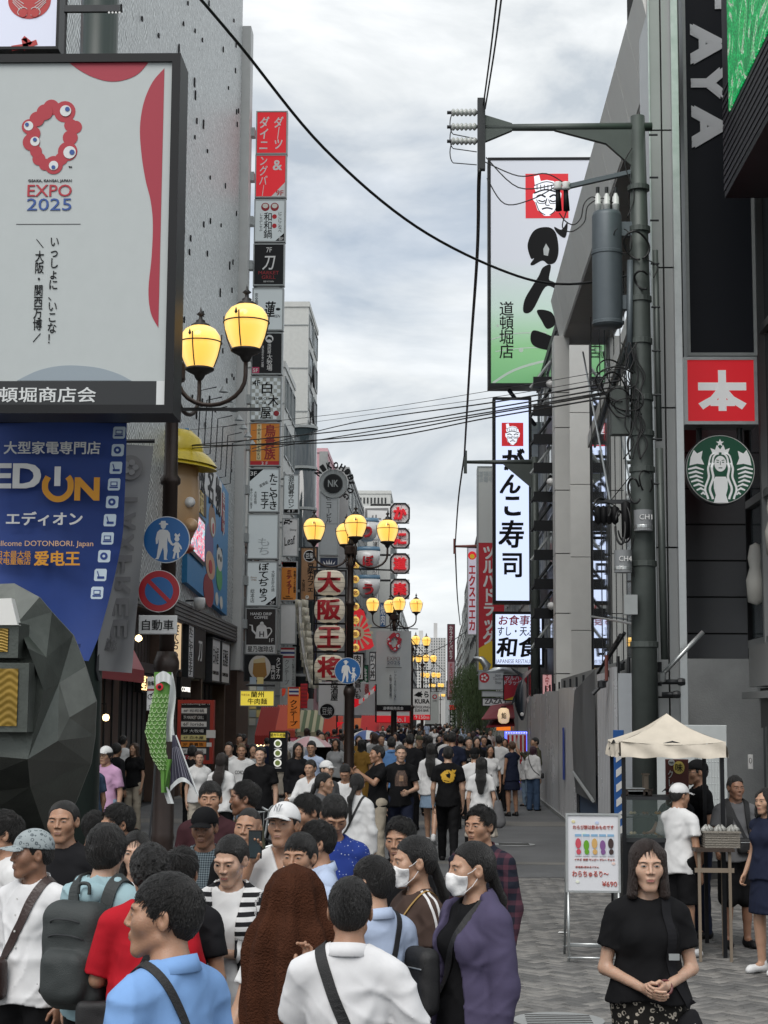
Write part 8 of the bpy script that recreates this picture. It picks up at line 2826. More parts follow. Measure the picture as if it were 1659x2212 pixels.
stall=[(596,644,1553,57,'c0503a','coral red'),(640,700,1560,66,'b8b090','pale striped'),(560,600,1561,50,'8a2018','dark red'),(700,740,1568,80,'c04028','brick red'),(745,790,1570,92,'d07038','orange'),(780,820,1568,76,'c83030','scarlet'),(820,850,1572,100,'a83a30','rust')]
for i,(x0,x1,y,Y,c_,nm)in enumerate(stall):
 xa_,xb2=P(x0,y,Y).x,P(x1,y,Y).x
 z=P(x0,y,Y).z
 t=thing('shop_awning','%s sloping awning over a stall on the left side, %s'%(nm,('next to the orange banner','under the round crest','under the yellow sign','past the lantern stack','below the white cloth screen','below the grey banner','by the sushi board')[i]),'awning',(xa_,Y,z),0,'awnings of the stalls')
 b=t.location.copy()
 n=8
 for k in range(n):
  a0,a1=xa_+(xb2-xa_)*k/n,xa_+(xb2-xa_)*(k+1)/n
  MB(b).slab([(a0,Y-1.2,z-.35),(a1,Y-1.2,z-.40),(a1,Y+.6,z+.45),(a0,Y+.6,z+.5)],(0,0,-.02)).build('cloth_strip',paint('aw'+c_,c_,.7)if k%2 else paint('awl'+c_,c_ if nm!='pale striped' else '607050',.7),t)
 MB(b).box(xa_,xb2,Y-1.22,Y-1.19,z-.62,z-.37).build('valance',paint('aw'+c_,c_,.7),t)
 for k in range(5):
  cxx=xa_+(xb2-xa_)*(k+.5)/5
  o=thing('bulb','small warm bulb under the %s awning, %s in its row'%(nm,('first','second','middle','fourth','last')[k]),'lamp',(cxx,Y-1.0,z-.7),0,'warm bulbs under the awnings')
  MB((cxx,Y-1.0,z-.7)).lathe((cxx,Y-1.0,z-.7),[(0,-.06),(.05,-.03),(.05,.02),(.02,.06),(0,.07)],8).build('glass_bulb',M_warm,o,True)
for i in range(16):
 Y=68+i*6.0
 X=XL+.6+rs2.uniform(0,1.0)
 z=rs2.uniform(2.6,3.6)
 t=thing('red_lantern','red paper lantern hung before the shops, %s down the street'%('first','second','third','fourth','fifth','sixth','seventh','eighth','ninth','tenth','eleventh','twelfth','thirteenth','fourteenth','fifteenth','last')[i],'lantern',(X,Y,z),0,'red lanterns along the shops')
 MB((X,Y,z)).lathe((X,Y,z),[(.08,-.27),(.15,-.24),(.2,-.1),(.2,.1),(.15,.24),(.08,.27)],12).build('shade',mat('lantern_lit',(.6,.05,.03),.6,emit=.12,ecol=(1,.10,.04)),t,True)
 MB((X,Y,z)).tube([(X,Y,z+.32),(X,Y,z+.6)],.02,5).build('cord',M_ink,t)
s=Sign('blue lit prize game cabinet with red and white stripes beside the hoarding','game cabinet',1092,1580,1140,1690,52.5,M_white,mat('blue_lit',(.05,.08,.5),.4,emit=1.2,ecol=(.12,.16,1.0)),.04,.7,None,'game_cabinet')
for i in range(5):s.rect(1096+i*9,1588,1100.5+i*9,1650,M_red,'stripe',.01)
s.shape([(1108,1640),(1117,1592),(1126,1640)],mat('tent_cone',(.55,.52,.45),.6),'cone',.02,d=.01)
for i in range(9):s.disc(1094+i*5.5,1583,1.2,mat('blue_spark',(.2,.2,1),.4,emit=3,ecol=(.3,.3,1)),'light',.02)
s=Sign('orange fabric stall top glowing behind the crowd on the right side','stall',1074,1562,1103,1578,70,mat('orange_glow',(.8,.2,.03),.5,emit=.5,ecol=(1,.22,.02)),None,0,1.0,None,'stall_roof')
for(x,y,r,c_,nm)in((1072,1517,0,'',''),):pass
t=thing('shop_awning','dark red sloping awning near the hanging fish','awning',tuple(P(1090,1540,58)),0,None)
b=t.location.copy()
for(a,y0,y1)in((0,1524,1553),(1,1540,1570)):
 MB(b).slab([P(1040+a*10,y1,56),P(1112,y1-3,56),P(1108,y0-8,58),P(1060+a*8,y0,58)],(0,0,-.03)).build('cloth_strip',mat('awning_dark',(.20,.012,.02),.6),t)
t=thing('paper_lantern','cream lit lantern beside the hanging fish','lantern',tuple(P(1093,1546,54)))
c=P(1088,1546,54)
MB(t.location.copy()).lathe(c,[(.08,-.25),(.16,-.2),(.2,0),(.16,.2),(.08,.25)],12).build('shade',mat('cream_lit'),t,True)
MB(t.location.copy()).lathe(c,[(.085,.25),(.085,.30)],10).build('rim',M_ink,t)
lettering('鮨',M_ink,t,c+Vector((0,-.21,0)),.16,.2,bold=.02,off=t.location.copy())
for(x,y,Y,lb)in((792,1577,46,'blue and white umbrella open in the crowd'),(670,1590,40,'pale pink umbrella tip over the stalls')):
 c=P(x,y,Y)
 t=thing('umbrella',lb,'umbrella',tuple(c))
 m1=paint('umb1','8090b8' if 'blue' in lb else 'd8b8b8')
 for k in range(8):
  a0,a1=k*pi/4,(k+1)*pi/4
  MB(c).grid(lambda u,v:c+Vector((.55*v*cos(a0+(a1-a0)*u),.55*v*sin(a0+(a1-a0)*u),-.25*v*v)),2,4).build('canopy_panel',(paint('umb_b','5068a0')if 'blue' in lb else paint('umb_p','d8b0b4'))if k%2 else M_white,t,True)
 MB(c).tube([c+Vector((0,0,.08)),c+Vector((0,0,-.7))],.01,6).build('shaft',M_dkmetal,t)
def bicycle(x,y,yaw,label,col):
 t=thing('bicycle',label,'bicycle',(x,y,0),yaw)
 for cx in(-.5,.5):
  w=MB().tube([(cx+.325*cos(a),0,.33+.325*sin(a))for a in np.linspace(0,2*pi,29)],.019,7).build('wheel',M_ink,t,True)
  for k in range(10):MB().tube([(cx,0,.33),(cx+.31*cos(k*.628),0,.33+.31*sin(k*.628))],.002,3).build('spoke',M_alu,t)
 m=col
 MB().tube([(-.5,0,.33),(-.15,0,.35),(.38,0,.85),(-.15,0,.35),(-.28,0,.86),(-.5,0,.33)],.016,8).build('frame',m,t)
 MB().tube([(-.25,0,.78),(.37,0,.82)],.014,8).build('top_tube',m,t)
 MB().tube([(.5,0,.33),(.40,0,.75),(.36,0,1.0)],.015,8).build('fork',m,t)
 MB().tube(crv([(.28,-.28,1.02),(.38,-.2,1.05),(.38,0,1.0),(.38,.2,1.05),(.28,.28,1.02)]),.012,8).build('handlebar',M_alu,t,True)
 MB().lathe((-.29,0,.90),[(0,-.03),(.07,-.02),(.10,.01),(.08,.03),(0,.035)],12,sy=.7).build('saddle',M_ink,t,True)
 mb=MB()
 for k in range(6):
  MB().tube([(.48+.06*k,-.13,.98),(.48+.06*k,-.12,.75),(.48+.06*k,.12,.75),(.48+.06*k,.13,.98)],.004,4).build('basket_wire',M_alu,t)
 MB().tube([(.46,-.13,.98),(.82,-.13,.98),(.82,.13,.98),(.46,.13,.98),(.46,-.13,.98)],.006,5).build('basket_rim',M_alu,t)
 MB().tube([(-.72,0,.72),(-.25,0,.72)],.012,6).build('carrier',M_dkmetal,t)
 return t
p=P(560,1700,17)
bicycle(P(395,1700,14.5).x,14.5,.5,'city bicycle with a wire basket parked under the carp streamer',M_dkmetal)
bicycle(P(640,1700,21.5).x,21.5,2.9,'silver bicycle beside the seated young man in white',M_alu)
bicycle(P(520,1740,15).x,15.6,-.3,'dark bicycle behind the man in the black cap',M_black)
p=P(829,1772,FPX*2.2/(1784-1549))
t=thing('shopping_bag','crumpled green plastic bag on the road behind the ponytailed woman','bag',(p.x,p.y,0))
b=t.location.copy()
MB(b).grid(lambda u,v:Vector((p.x,p.y,0))+Vector(((.20+.04*sin(9*2*pi*u/2))*cos(2*pi*u)*sin(pi*(.12+.88*v))**.5,(.16+.02*sin(11*u))*sin(2*pi*u)*sin(pi*(.12+.88*v))**.5,.30*v+.03*sin(25*u)*v)),26,10).build('film',mat('bag_green',(.02,.16,.08),.35,bump=.5,bscale=12),t,True)
s=Sign('white banner with black shooting gallery characters behind the crowd','banner',705,1592,732,1626,42,M_white,M_red2,.04,.05,None,'stall_banner')
s.t('射的',718,1609,14,28,M_ink,True,.02)
s=Sign('pink fruit sign on a stall behind the crowd','sign',620,1592,642,1615,46,mat('stall_pink',(.5,.12,.18),.5,emit=.15),M_red2,.03,.1,None,'stall_sign')
s.t('OPEN',631,1603,16,7,M_white,False,.02)
# cloths
C_white=cloth('white',(.66,.66,.66))
C_whites=cloth('white_shirt',(.70,.70,.71),bscale=500,bump=.08)
C_black=cloth('black',(.005,.005,.006))
C_black2=cloth('soft_black',(.010,.010,.012))
C_navy=cloth('navy',(.012,.016,.035))
C_grey=cloth('grey',(.13,.13,.135))
C_lgrey=cloth('light_grey',(.32,.33,.34))
C_red=cloth('red',(.42,.010,.020))
C_pblue=cloth('polo_blue',(.20,.36,.66),bscale=400)
C_hood=cloth('hoodie_blue',(.31,.45,.49))
C_lblue=cloth('pale_blue_shirt',(.42,.50,.66))
C_brown=cloth('brown_tee',(.065,.042,.034))
C_purple=cloth('purple_jacket',(.072,.062,.115),bscale=200)
C_maroon=cloth('maroon_dark',(.045,.016,.020))
C_pink=cloth('pink_polo',(.50,.30,.46))
C_dblue=cloth('denim_tee',(.045,.075,.125))
C_denim=cloth('denim',(.05,.085,.15),bscale=400,var=.25)
C_ldenim=cloth('pale_denim',(.20,.28,.38),bscale=400,var=.25)
C_beige=cloth('beige',(.40,.35,.28))
C_cream=cloth('cream_skirt',(.50,.45,.38))
C_olive=cloth('olive',(.07,.07,.045))
C_ochre=cloth('ochre',(.25,.14,.03))
C_shoew=cloth('shoe_white',(.62,.62,.62),.5)
C_shoek=cloth('shoe_black',(.012,.012,.013),.5)
LEATHER=mat('brown_leather',(.030,.014,.012),.42,bump=.2,bscale=90)
NYLON=mat('charcoal_nylon',(.028,.034,.034),.6,bump=.3,bscale=250)
NYLONK=mat('black_nylon',(.010,.010,.011),.55,bump=.3,bscale=250)
def pattern(name,kind,c1,c2,scale=1.,rough=.85):
 m=mat('cloth_'+name,c1,rough,spec=.25,bump=.25,bscale=300)
 nt=m.node_tree
 n,l=nt.nodes,nt.links
 b=n['Principled BSDF']
 mx=n.new('ShaderNodeMix')
 mx.data_type='RGBA'
 mx.inputs[6].default_value=(*c1,1)
 mx.inputs[7].default_value=(*c2,1)
 def math_(op,a,bb=None):
  q=n.new('ShaderNodeMath')
  q.operation=op
  for i,v in enumerate((a,bb)):
   if v is None:continue
   if isinstance(v,(int,float)):q.inputs[i].default_value=v
   else:l.new(v,q.inputs[i])
  return q.outputs[0]
 if kind=='band':
  at=n.new('ShaderNodeAttribute')
  at.attribute_name='band'
  f=math_('GREATER_THAN',math_('FRACT',math_('MULTIPLY',at.outputs['Fac'],scale)),.5)
 else:
  t=n.new('ShaderNodeTexCoord')
  s3=n.new('ShaderNodeSeparateXYZ')
  l.new(t.outputs['Object'],s3.inputs[0])
  if kind=='check':
   fx=math_('GREATER_THAN',math_('FRACT',math_('MULTIPLY',s3.outputs['X'],scale)),.6)
   fz=math_('GREATER_THAN',math_('FRACT',math_('MULTIPLY',s3.outputs['Z'],scale)),.6)
   f=math_('MULTIPLY',math_('ADD',fx,fz),.5)
  elif kind=='dots':
   v=n.new('ShaderNodeTexVoronoi')
   v.inputs['Scale'].default_value=scale
   v.inputs['Randomness'].default_value=.35
   l.new(t.outputs['Object'],v.inputs[0])
   f=math_('LESS_THAN',v.outputs['Distance'],.16)
  elif kind=='leopard':
   v=n.new('ShaderNodeTexVoronoi')
   v.inputs['Scale'].default_value=scale
   l.new(t.outputs['Object'],v.inputs[0])
   nz=n.new('ShaderNodeTexNoise')
   nz.inputs['Scale'].default_value=scale*1.6
   l.new(t.outputs['Object'],nz.inputs[0])
   a=math_('ADD',v.outputs['Distance'],math_('MULTIPLY',math_('SUBTRACT',nz.outputs[0],.5),.5))
   f=math_('MULTIPLY',math_('GREATER_THAN',a,.20),math_('LESS_THAN',a,.40))
   f=math_('MULTIPLY',f,math_('GREATER_THAN',nz.outputs[0],.44))
 l.new(f,mx.inputs[0])
 l.new(mx.outputs[2],b.inputs['Base Color'])
 creases(m)
 return m
C_stripe=pattern('black_white_stripe','band',(.012,.012,.014),(.66,.66,.66),22)
C_check=pattern('grey_check','check',(.03,.045,.055),(.22,.27,.30),70)
C_plaid=pattern('navy_plaid','check',(.010,.012,.022),(.085,.03,.045),14)
C_dots=pattern('blue_dotted','dots',(.020,.045,.24),(.45,.50,.62),42)
C_leo=pattern('leopard','leopard',(.012,.011,.010),(.42,.38,.32),34)
C_capm=pattern('grey_monogram','leopard',(.30,.34,.35),(.10,.12,.13),38)
def put(label,px,ptop,Y,drop=0.,**k):
 p=P(px,ptop,Y)
 H=p.z+drop
 sc=H/1.7
 tp=k.get('top')
 a=k.get('yaw',0)
 return person(label,p.x+.012*sin(a)*-1,Y,H=H/(1+.0),drop=drop/sc,**k)
def tee(m,**k):return{**dict(mat=m,sleeve=.62,hem=.86),**k}
def longs(m,**k):return{**dict(mat=m,sleeve=1.93,hem=.84),**k}
def shirt(m,**k):return{**dict(mat=m,sleeve=.72,hem=.82,collar=True),**k}
def backpack(info,label,m,h=.46,w=.30,d=.17,cz=1.18,straps=True,which=-1):
 t=held(info,'backpack',label,'backpack')
 G=Field(axis(-w*.75,w*.75,.012),axis(.05,.42,.012),axis(cz-h*.75,cz+h*.75,.012))
 X_,Y_,Z_=G.xs[:,None,None],G.ys[None,:,None],G.zs[None,None,:]
 y0=.135
 q=np.sqrt(np.clip(np.abs(X_)-(w/2-.09),0,9)**2+np.clip(np.abs(Y_-y0-d/2)-(d/2-.07),0,9)**2+np.clip(np.abs(Z_-cz)-(h/2-.11),0,9)**2)-.085
 q2=np.sqrt(np.clip(np.abs(X_)-(w/2-.11),0,9)**2+np.clip(np.abs(Y_-y0-d)-.005,0,9)**2+np.clip(np.abs(Z_-cz+h*.16)-(h*.22-.06),0,9)**2)-.062
 G.D=(smin(q,q2,.012)+.005*wob(X_,Y_,Z_,34,cz)).astype(f32)
 V,F=G.mesh()
 link('pack_body',mesh_np('pack_body',V,F),m,t,smooth=True)
 MB().tube(crv([(-.03,y0+.03,cz+h/2+.0),(-.025,y0+.03,cz+h/2+.045),(.025,y0+.03,cz+h/2+.045),(.03,y0+.03,cz+h/2)]),.009,7).build('carry_loop',m,t,True)
 for zz,ww in((cz+h*.17,w*.40),(cz+h*.30,w*.36)):
  MB().tube(crv([(-ww,y0+d*.72,zz-.05),(-ww*.6,y0+d+.02,zz),(0,y0+d+.03,zz+.01),(ww*.6,y0+d+.02,zz),(ww,y0+d*.72,zz-.05)]),.004,5).build('zip',M_dkmetal,t)
 if straps:
  for q in(-1,1):
   strap(info,m,[(q*.085,.13,cz+h*.35),(q*.10,.08,1.44),(q*.105,0,1.465),(q*.105,-.09,1.42),(q*.11,-.14,1.30),(q*.13,-.12,1.14),(q*.16,-.02,1.04),(q*.13,.12,cz-h*.4)],.030,'shoulder_strap',t,which,.005,.010)
 return t
def crossbag(info,label,m,q=1,back=False,bag=None,w=.018,which=-1,name='shoulder_bag',size=(.22,.07,.16),bagz=.93,chest=False,strapm=None):
 """a bag on a strap that runs from shoulder q to the opposite hip"""
 t=held(info,name,label,'bag')
 f=[(q*.105,.0,1.468),(q*.085,-.09,1.40),(q*.03,-.15,1.26),(-q*.06,-.15,1.10),(-q*.15,-.09,.99),(-q*.185,.0,.95)]
 bk=[(q*.105,.0,1.468),(q*.085,.09,1.40),(q*.03,.15,1.26),(-q*.06,.14,1.10),(-q*.15,.08,.99),(-q*.185,.0,.95)]
 strap(info,strapm or m,f,w,'strap',t,which)
 strap(info,strapm or m,bk,w,'strap',t,which)
 if chest:
  c=(-q*.0+0,-.20,1.15)
 else:
  c=(-q*.215,-.02 if not back else .05,bagz)
 if bag:c=bag
 G=Field(axis(c[0]-size[0],c[0]+size[0],.011),axis(c[1]-size[1]*1.6,c[1]+size[1]*1.6,.011),axis(c[2]-size[2],c[2]+size[2],.011))
 X_,Y_,Z_=G.xs[:,None,None],G.ys[None,:,None],G.zs[None,None,:]
 r=min(size)*.42
 q_=np.sqrt(np.clip(np.abs(X_-c[0])-(size[0]/2-r),0,9)**2+np.clip(np.abs(Y_-c[1])-(size[1]/2-r),0,9)**2+np.clip(np.abs(Z_-c[2])-(size[2]/2-r),0,9)**2)-r
 G.D=(q_+.003*wob(X_,Y_,Z_,40,1)).astype(f32)
 V,F=G.mesh()
 if len(V):link('bag_body',mesh_np('bag_body',V,F),m,t,smooth=True)
 MB().tube([(c[0]-size[0]*.4,c[1]-size[1]*.52,c[2]+size[2]*.22),(c[0]+size[0]*.4,c[1]-size[1]*.52,c[2]+size[2]*.22)],.0035,5).build('zip',M_alu,t)
 return t
def phone(info,q,label,m=None,up=.0):
 S,E_,Wr,hk,hy=info['A'][q]
 d=(Vector(Wr)-Vector(E_)).normalized()
 c=Vector(Wr)+d*.09
 t=held(info,'phone',label,'phone')
 mb=MB()
 u=Vector((1,0,0))
 v=Vector((0,-.35,.94))if not up else Vector((0,0,1))
 n=u.cross(v)
 c=c+Vector((0,-.03,.02))
 for(a,nm,mm,o)in((1.,'case',m or M_black,0),(.92,'screen_glass',M_glassd,.0055)):
  pts=[c+u*x*.037*a+v*z*.075*a+n*o for x,z in((-1,-1),(1,-1),(1,1),(-1,1))]
  MB().slab(pts,n*-.008 if not o else n*-.001).build(nm,mm,t)
 return t
 # the people close to the camera
I=put('man in white shirt and grey patterned cap looking aside with a brown bag strap',72,1797,8.35,yaw=-.45,hyaw=-.55,lod='fg',tone='brown',hair='short',cap=dict(mat=C_capm,tilt=.2),seed=1.,top=longs(C_whites,collar=True,buttons=True,fold=.006,gap=.8),bottom=dict(mat=C_black),nose=1.05)
crossbag(I,'dark brown leather sling bag on the man in white shirt and patterned cap',LEATHER,1,size=(.26,.10,.22),bag=(-.13,-.20,.98),w=.024)
put('man in white tee cut by the picture edge beside the patterned cap',8,1758,9.2,yaw=-1.0,hyaw=-.2,lod='fg',tone='tan',hair='short',seed=2.2,top=tee(C_white),bottom=dict(mat=C_navy))
put('frowning man in black crew shirt in front of the sculpture',139,1731,9.7,yaw=-.15,hyaw=.05,lod='fg',tone='tan',hair='buzz',wide=1.07,wx=1.15,seed=3.1,top=tee(C_black2),bottom=dict(mat=C_black))
I=put('person with shaggy black hair in pale blue hoodie seen from behind',230,1791,7.9,yaw=2.75,hyaw=.25,lod='fg',tone='fair',hair='shag',seed=4.4,top=longs(C_hood,fold=.008,off=.022),bottom=dict(mat=C_black),arms={-1:((-.02+.06,-.06,-.26),(-.1,-.20,.02),'relax',0)})
G=Field(axis(-.17,.17,.01),axis(-.1,.24,.01),axis(1.30,1.58,.01))
G.cone((-.09,.03,1.43),(0,.10,1.40),.035,.05,k=.03)
G.cone((.09,.03,1.43),(0,.10,1.40),.035,.05,k=.03)
G.cone((-.07,-.07,1.44),(-.10,.04,1.45),.025,.035,k=.03)
G.cone((.07,-.07,1.44),(.10,.04,1.45),.025,.035,k=.03)
V,F=G.mesh()
link('hood',mesh_np('hood',V,F),C_hood,I['root'],smooth=True)
backpack(I,'large charcoal backpack on the person in pale blue hoodie',NYLON,h=.54,w=.34,d=.16,cz=1.14)
put('man with dark brows half hidden behind the shaggy haired person',255,1742,10.3,yaw=-.5,hyaw=-.5,hpitch=.1,lod='fg',tone='tan',hair='short',seed=5.1,top=tee(C_black),bottom=dict(mat=C_black))
put('dark haired head seen from behind next to the carp streamer stick',205,1757,11.2,yaw=2.9,lod='fg',tone='tan',hair='short',seed=5.9,top=tee(C_black2),bottom=dict(mat=C_black))
put('young woman peeking out with long fringe behind the shaggy haired person',296,1800,9.0,yaw=.1,hyaw=-.1,lod='fg',fem=True,tone='fair',hair='long',seed=6.2,top=tee(C_white),bottom=dict(mat=C_black))
I=put('person with curly black hair in bright red shirt seen from behind',322,1837,7.6,yaw=3.3,hyaw=.3,lod='fg',tone='tan',hair='curly',seed=7.3,wx=1.15,top=dict(mat=C_red,sleeve=.9,hem=.82,fold=.006),bottom=dict(mat=C_black),arms={1:((.06,-.04,-.26),(-.12,-.20,-.02),'fist',0)})
crossbag(I,'black strap bag across the red shirt',NYLONK,-1,back=True,w=.022)
phone(I,1,'white phone held out beside the red shirt',M_white)
put('dark haired person in black right behind the man in blue polo',392,1838,7.9,yaw=2.9,hyaw=.1,lod='fg',tone='tan',hair='short',seed=8.1,top=tee(C_black2),bottom=dict(mat=C_black))
I=put('man in light blue polo closest of all, in profile with a thin moustache',356,1897,5.08,yaw=-2.15,hyaw=.62,hpitch=-.06,lod='fg',tone='tan',hair='flat',seed=9.4,nose=1.1,top=shirt(C_pblue,fold=.006,gap=.4),bottom=dict(mat=C_navy))
crossbag(I,'narrow black strap bag on the man in light blue polo',NYLONK,1,back=True,w=.013,size=(.18,.06,.14))
put('man in black cap with pale piping and a grey checked shirt',443,1749,10.3,yaw=-.1,hpitch=.12,lod='fg',tone='brown',hair='short',cap=dict(mat=C_black,tilt=.2),seed=10.2,top=shirt(C_check),bottom=dict(mat=C_black))
put('man staring ahead in dark maroon shirt behind the black cap',455,1692,12.3,yaw=.05,lod='fg',tone='tan',hair='flat',seed=11.3,top=longs(C_maroon,collar=True),bottom=dict(mat=C_black),wide=1.02)
put('man in profile with full black hair and dark shirt near the parked bicycle',530,1692,12.5,yaw=-1.1,hyaw=-.35,lod='fg',tone='brown',hair='short',seed=12.7,top=longs(C_olive),bottom=dict(mat=C_black))
put('lean man with cropped hair and open mouth in black shirt',537,1747,9.8,yaw=-.25,hyaw=.1,hpitch=-.05,hroll=.08,lod='fg',tone='tan',hair='buzz',seed=13.2,wide=.96,top=tee(C_black),bottom=dict(mat=C_black))
I=put('woman with hair tied back in white polo and black and white striped cardigan looking down',500,1810,8.2,yaw=-.05,hyaw=-.30,hpitch=.26,lod='fg',fem=True,tone='fair',hair='bun',seed=14.1,top=shirt(C_white,gap=.6,collar_mat=C_navy),outer=dict(mat=C_stripe,sleeve=1.9,hem=.93,stripe=True,open=.075,name='cardigan'),bottom=dict(mat=C_black),arms={1:((.06,-.03,-.26),(-.21,-.14,.05),'fist',.4),-1:((.05,-.06,-.24),(.03,-.16,.14),'fist',0)})
I=put('man in white cap and white V-neck holding a phone to his ear',614,1738,9.35,yaw=-.15,hyaw=-.1,hpitch=-.12,lod='fg',tone='tan',hair='short',cap=dict(mat=C_white,tilt=.25,logo='NY',logo_mat=C_lgrey),seed=15.3,top=tee(C_white,v=.13),bottom=dict(mat=C_denim),arms={-1:((.10,-.08,-.22),(-.10+-.02,-.06,.26),'relax',1.2)})
phone(I,-1,'dark phone held at the ear of the man in white cap',up=1)
put('dark haired youth looking down behind the white cap',664,1720,11.5,yaw=-.9,hpitch=.25,lod='fg',tone='tan',hair='short',seed=16.1,top=tee(C_black2),bottom=dict(mat=C_black))
put('man with cropped hair and furrowed brow above the brown towel',649,1805,8.5,yaw=-.25,hyaw=-.1,lod='fg',tone='tan',hair='flat',seed=17.7,wide=1.03,top=shirt(C_lblue),bottom=dict(mat=C_black))
put('man in profile with thick black hair behind the frowning man',684,1779,9.3,yaw=-1.3,lod='fg',tone='tan',hair='short',seed=18.2,top=shirt(C_lblue),bottom=dict(mat=C_navy))
put('man in royal blue dotted shirt with his head bowed',722,1722,10.4,yaw=.35,hyaw=-.1,hpitch=.55,lod='fg',tone='tan',hair='flat',seed=19.5,wx=1.1,top=shirt(C_dots,fold=.006),bottom=dict(mat=C_black))
I=put('person hidden under a brown fleece towel with one bare arm showing',640,1880,6.95,yaw=-.3,lod='fg',tone='mid',hair=None,seed=20.2,top=tee(C_white),bottom=dict(mat=C_olive),arms={-1:((.07,-.06,-.27),(.02,-.16,-.16),'relax',0)})
def drape(u,v):
 a=2*pi*u
 z=1.735-.80*v
 r=np.interp(v,[0,.04,.12,.26,.34,.45,.7,1.0],[.0,.085,.122,.138,.185,.215,.225,.22])
 fx,fy_=r*1.02,r*.80+.035*min(1,v*8)
 f=.020*sin(9*a+3*v)*min(1,v*3)+.012*sin(17*a-7*v)*v
 return Vector(((fx+f)*cos(a)+.02*v,(fy_+f)*sin(a)-.035,z+.05*sin(3*a+1)*v+.03*sin(7*a)*v*v))
MB().grid(drape,110,60).build('fleece_towel',mat('brown_fleece',(.070,.026,.014),.95,bump=.9,bscale=120,var=.35,vscale=6,spec=.1),I['root'],True)
I=put('black haired man in white shirt seen from behind with a thin black strap',757,1904,6.1,yaw=3.05,hyaw=.05,lod='fg',tone='tan',hair='flat',seed=21.1,top=shirt(C_whites,fold=.006),bottom=dict(mat=C_black),arms={1:((.06,-.10,-.24),(-.02,-.16,.20),'point',.8),-1:((.10,-.02,-.26),(.04,-.12,-.2),'relax',0)})
tb_=crossbag(I,'black webbing strap bag on the white shirt seen from behind',NYLONK,1,back=True,w=.022)
MB().box(-.028,.028,.128,.134,-.02,.02)
I=put('youth in pale blue shirt seen from behind with a black strap and thick hair',803,1856,7.4,yaw=-2.45,hyaw=.35,lod='fg',tone='mid',hair='flat',seed=22.6,top=longs(C_lblue,collar=True),bottom=dict(mat=C_black))
crossbag(I,'black strap bag on the pale blue shirt',NYLONK,-1,back=True,w=.016)
put('man with tousled hair and black tee looking past the masked women',865,1771,9.5,yaw=-.35,hpitch=.1,lod='fg',tone='tan',hair='short',seed=23.3,top=tee(C_black),bottom=dict(mat=C_black))
I=put('woman in white face mask and brown ringer tee with white sleeve stripes',893,1811,7.9,yaw=-1.05,hyaw=-.25,hpitch=.03,lod='fg',fem=True,tone='mid',hair='bun',seed=24.2,mask=True,tail=1.22,wx=1.12,top=tee(C_brown,fold=.004),bottom=dict(mat=C_black),arms={1:((.05,-.03,-.25),(-.08,-.22,-.06),'relax',0)})
for q in(1,):
 S_,E_=Vector(I['A'][q][0]),Vector(I['A'][q][1])
 for o_ in(-.012,.012):
  strap(I,C_white,[(q*.085,o_*1.2,1.46),(q*.14,o_,1.425),(q*.20,o_,1.36),tuple(S_.lerp(E_,.30)+Vector((q*.06,o_,0))),tuple(S_.lerp(E_,.56)+Vector((q*.06,o_,0)))],.006,'sleeve_stripe',I['root'],-1,.0015,.002)
print_on(I,'M',-.05,1.32,.035,.022,C_white,name='badge')
crossbag(I,'small bag on a gold chain strap over the brown ringer tee',NYLONK,1,w=.004,size=(.16,.06,.12),strapm=mat('gold_chain',(.45,.28,.10),.3,metal=.8))
I=put('woman in white face mask and purple jacket with a long black ponytail',1017,1823,7.5,yaw=-.95,hyaw=-.30,hpitch=.02,lod='fg',fem=True,tone='mid',hair='pony',seed=25.4,mask=True,tail=1.12,top=shirt(C_black,gap=.6),outer=dict(mat=C_purple,sleeve=1.95,hem=.80,open=.10,off=.034,loose=.012),bottom=dict(mat=C_black))
t=crossbag(I,'black chest bag with three white stripes on the woman in purple jacket',NYLONK,1,w=.022,size=(.20,.11,.30),bag=(-.06,-.245,1.10),which=0)
for k_ in range(3):MB().slab([(-.125+k_*.016,-.302,1.00),(-.117+k_*.016,-.302,1.00),(-.117+k_*.016,-.302,1.12),(-.125+k_*.016,-.302,1.12)],(0,.03,0)).build('white_stripe',C_white,t)
put('tall man with swept up hair and dark plaid shirt behind the masked women',1037,1745,10.4,yaw=-.55,hyaw=-.1,lod='fg',tone='tan',hair='short',seed=26.6,top=longs(C_plaid,collar=True),bottom=dict(mat=C_denim))
I=put('woman in black tee and leopard print skirt with hands clasped, facing the crossing alone',1397,1819,7.9,yaw=.02,hyaw=.02,hpitch=-.02,lod='fg',fem=True,tone='fair',hair='bob',hcol=(.022,.012,.009),seed=27.5,wx=1.08,top=tee(C_black,hem=.96,fold=.003),bottom=dict(mat=C_leo,kind='skirt',len=.30,flare=.03),arms={1:((.055,-.01,-.25),(-.155,-.185,-.06),'fist',-.5),-1:((.055,-.01,-.25),(-.155+.0,-.19,-.065),'relax',.5)})
t=held(I,'cloth_bag','black cloth shoulder bag with white lettering on the woman in leopard print skirt','bag')
strap(I,C_black2,[(.085,.02,1.46),(.085,-.07,1.42),(.095,-.13,1.28),(.11,-.14,1.12),(.17,-.11,.98),(.20,-.09,.92)],.024,'strap',t)
strap(I,C_black2,[(.085,.02,1.46),(.09,.10,1.38),(.11,.13,1.2),(.17,.06,1.0),(.20,-.05,.92)],.024,'strap',t)
MB().box(.075,.125,-.158,-.150,1.165,1.195).build('buckle',M_alu,t)
G=Field(axis(.02,.40,.011),axis(-.22,.06,.011),axis(.5,.98,.011))
G.cone((.17,-.09,.84),(.20,-.08,.68),.065,.095,k=.03,sy=.6)
G.cone((.19,-.09,.90),(.19,-.09,.82),.035,.06,k=.03,sy=.6)
V,F=G.mesh()
link('bag_body',mesh_np('bag_body',V,F),C_black2,t,smooth=True)
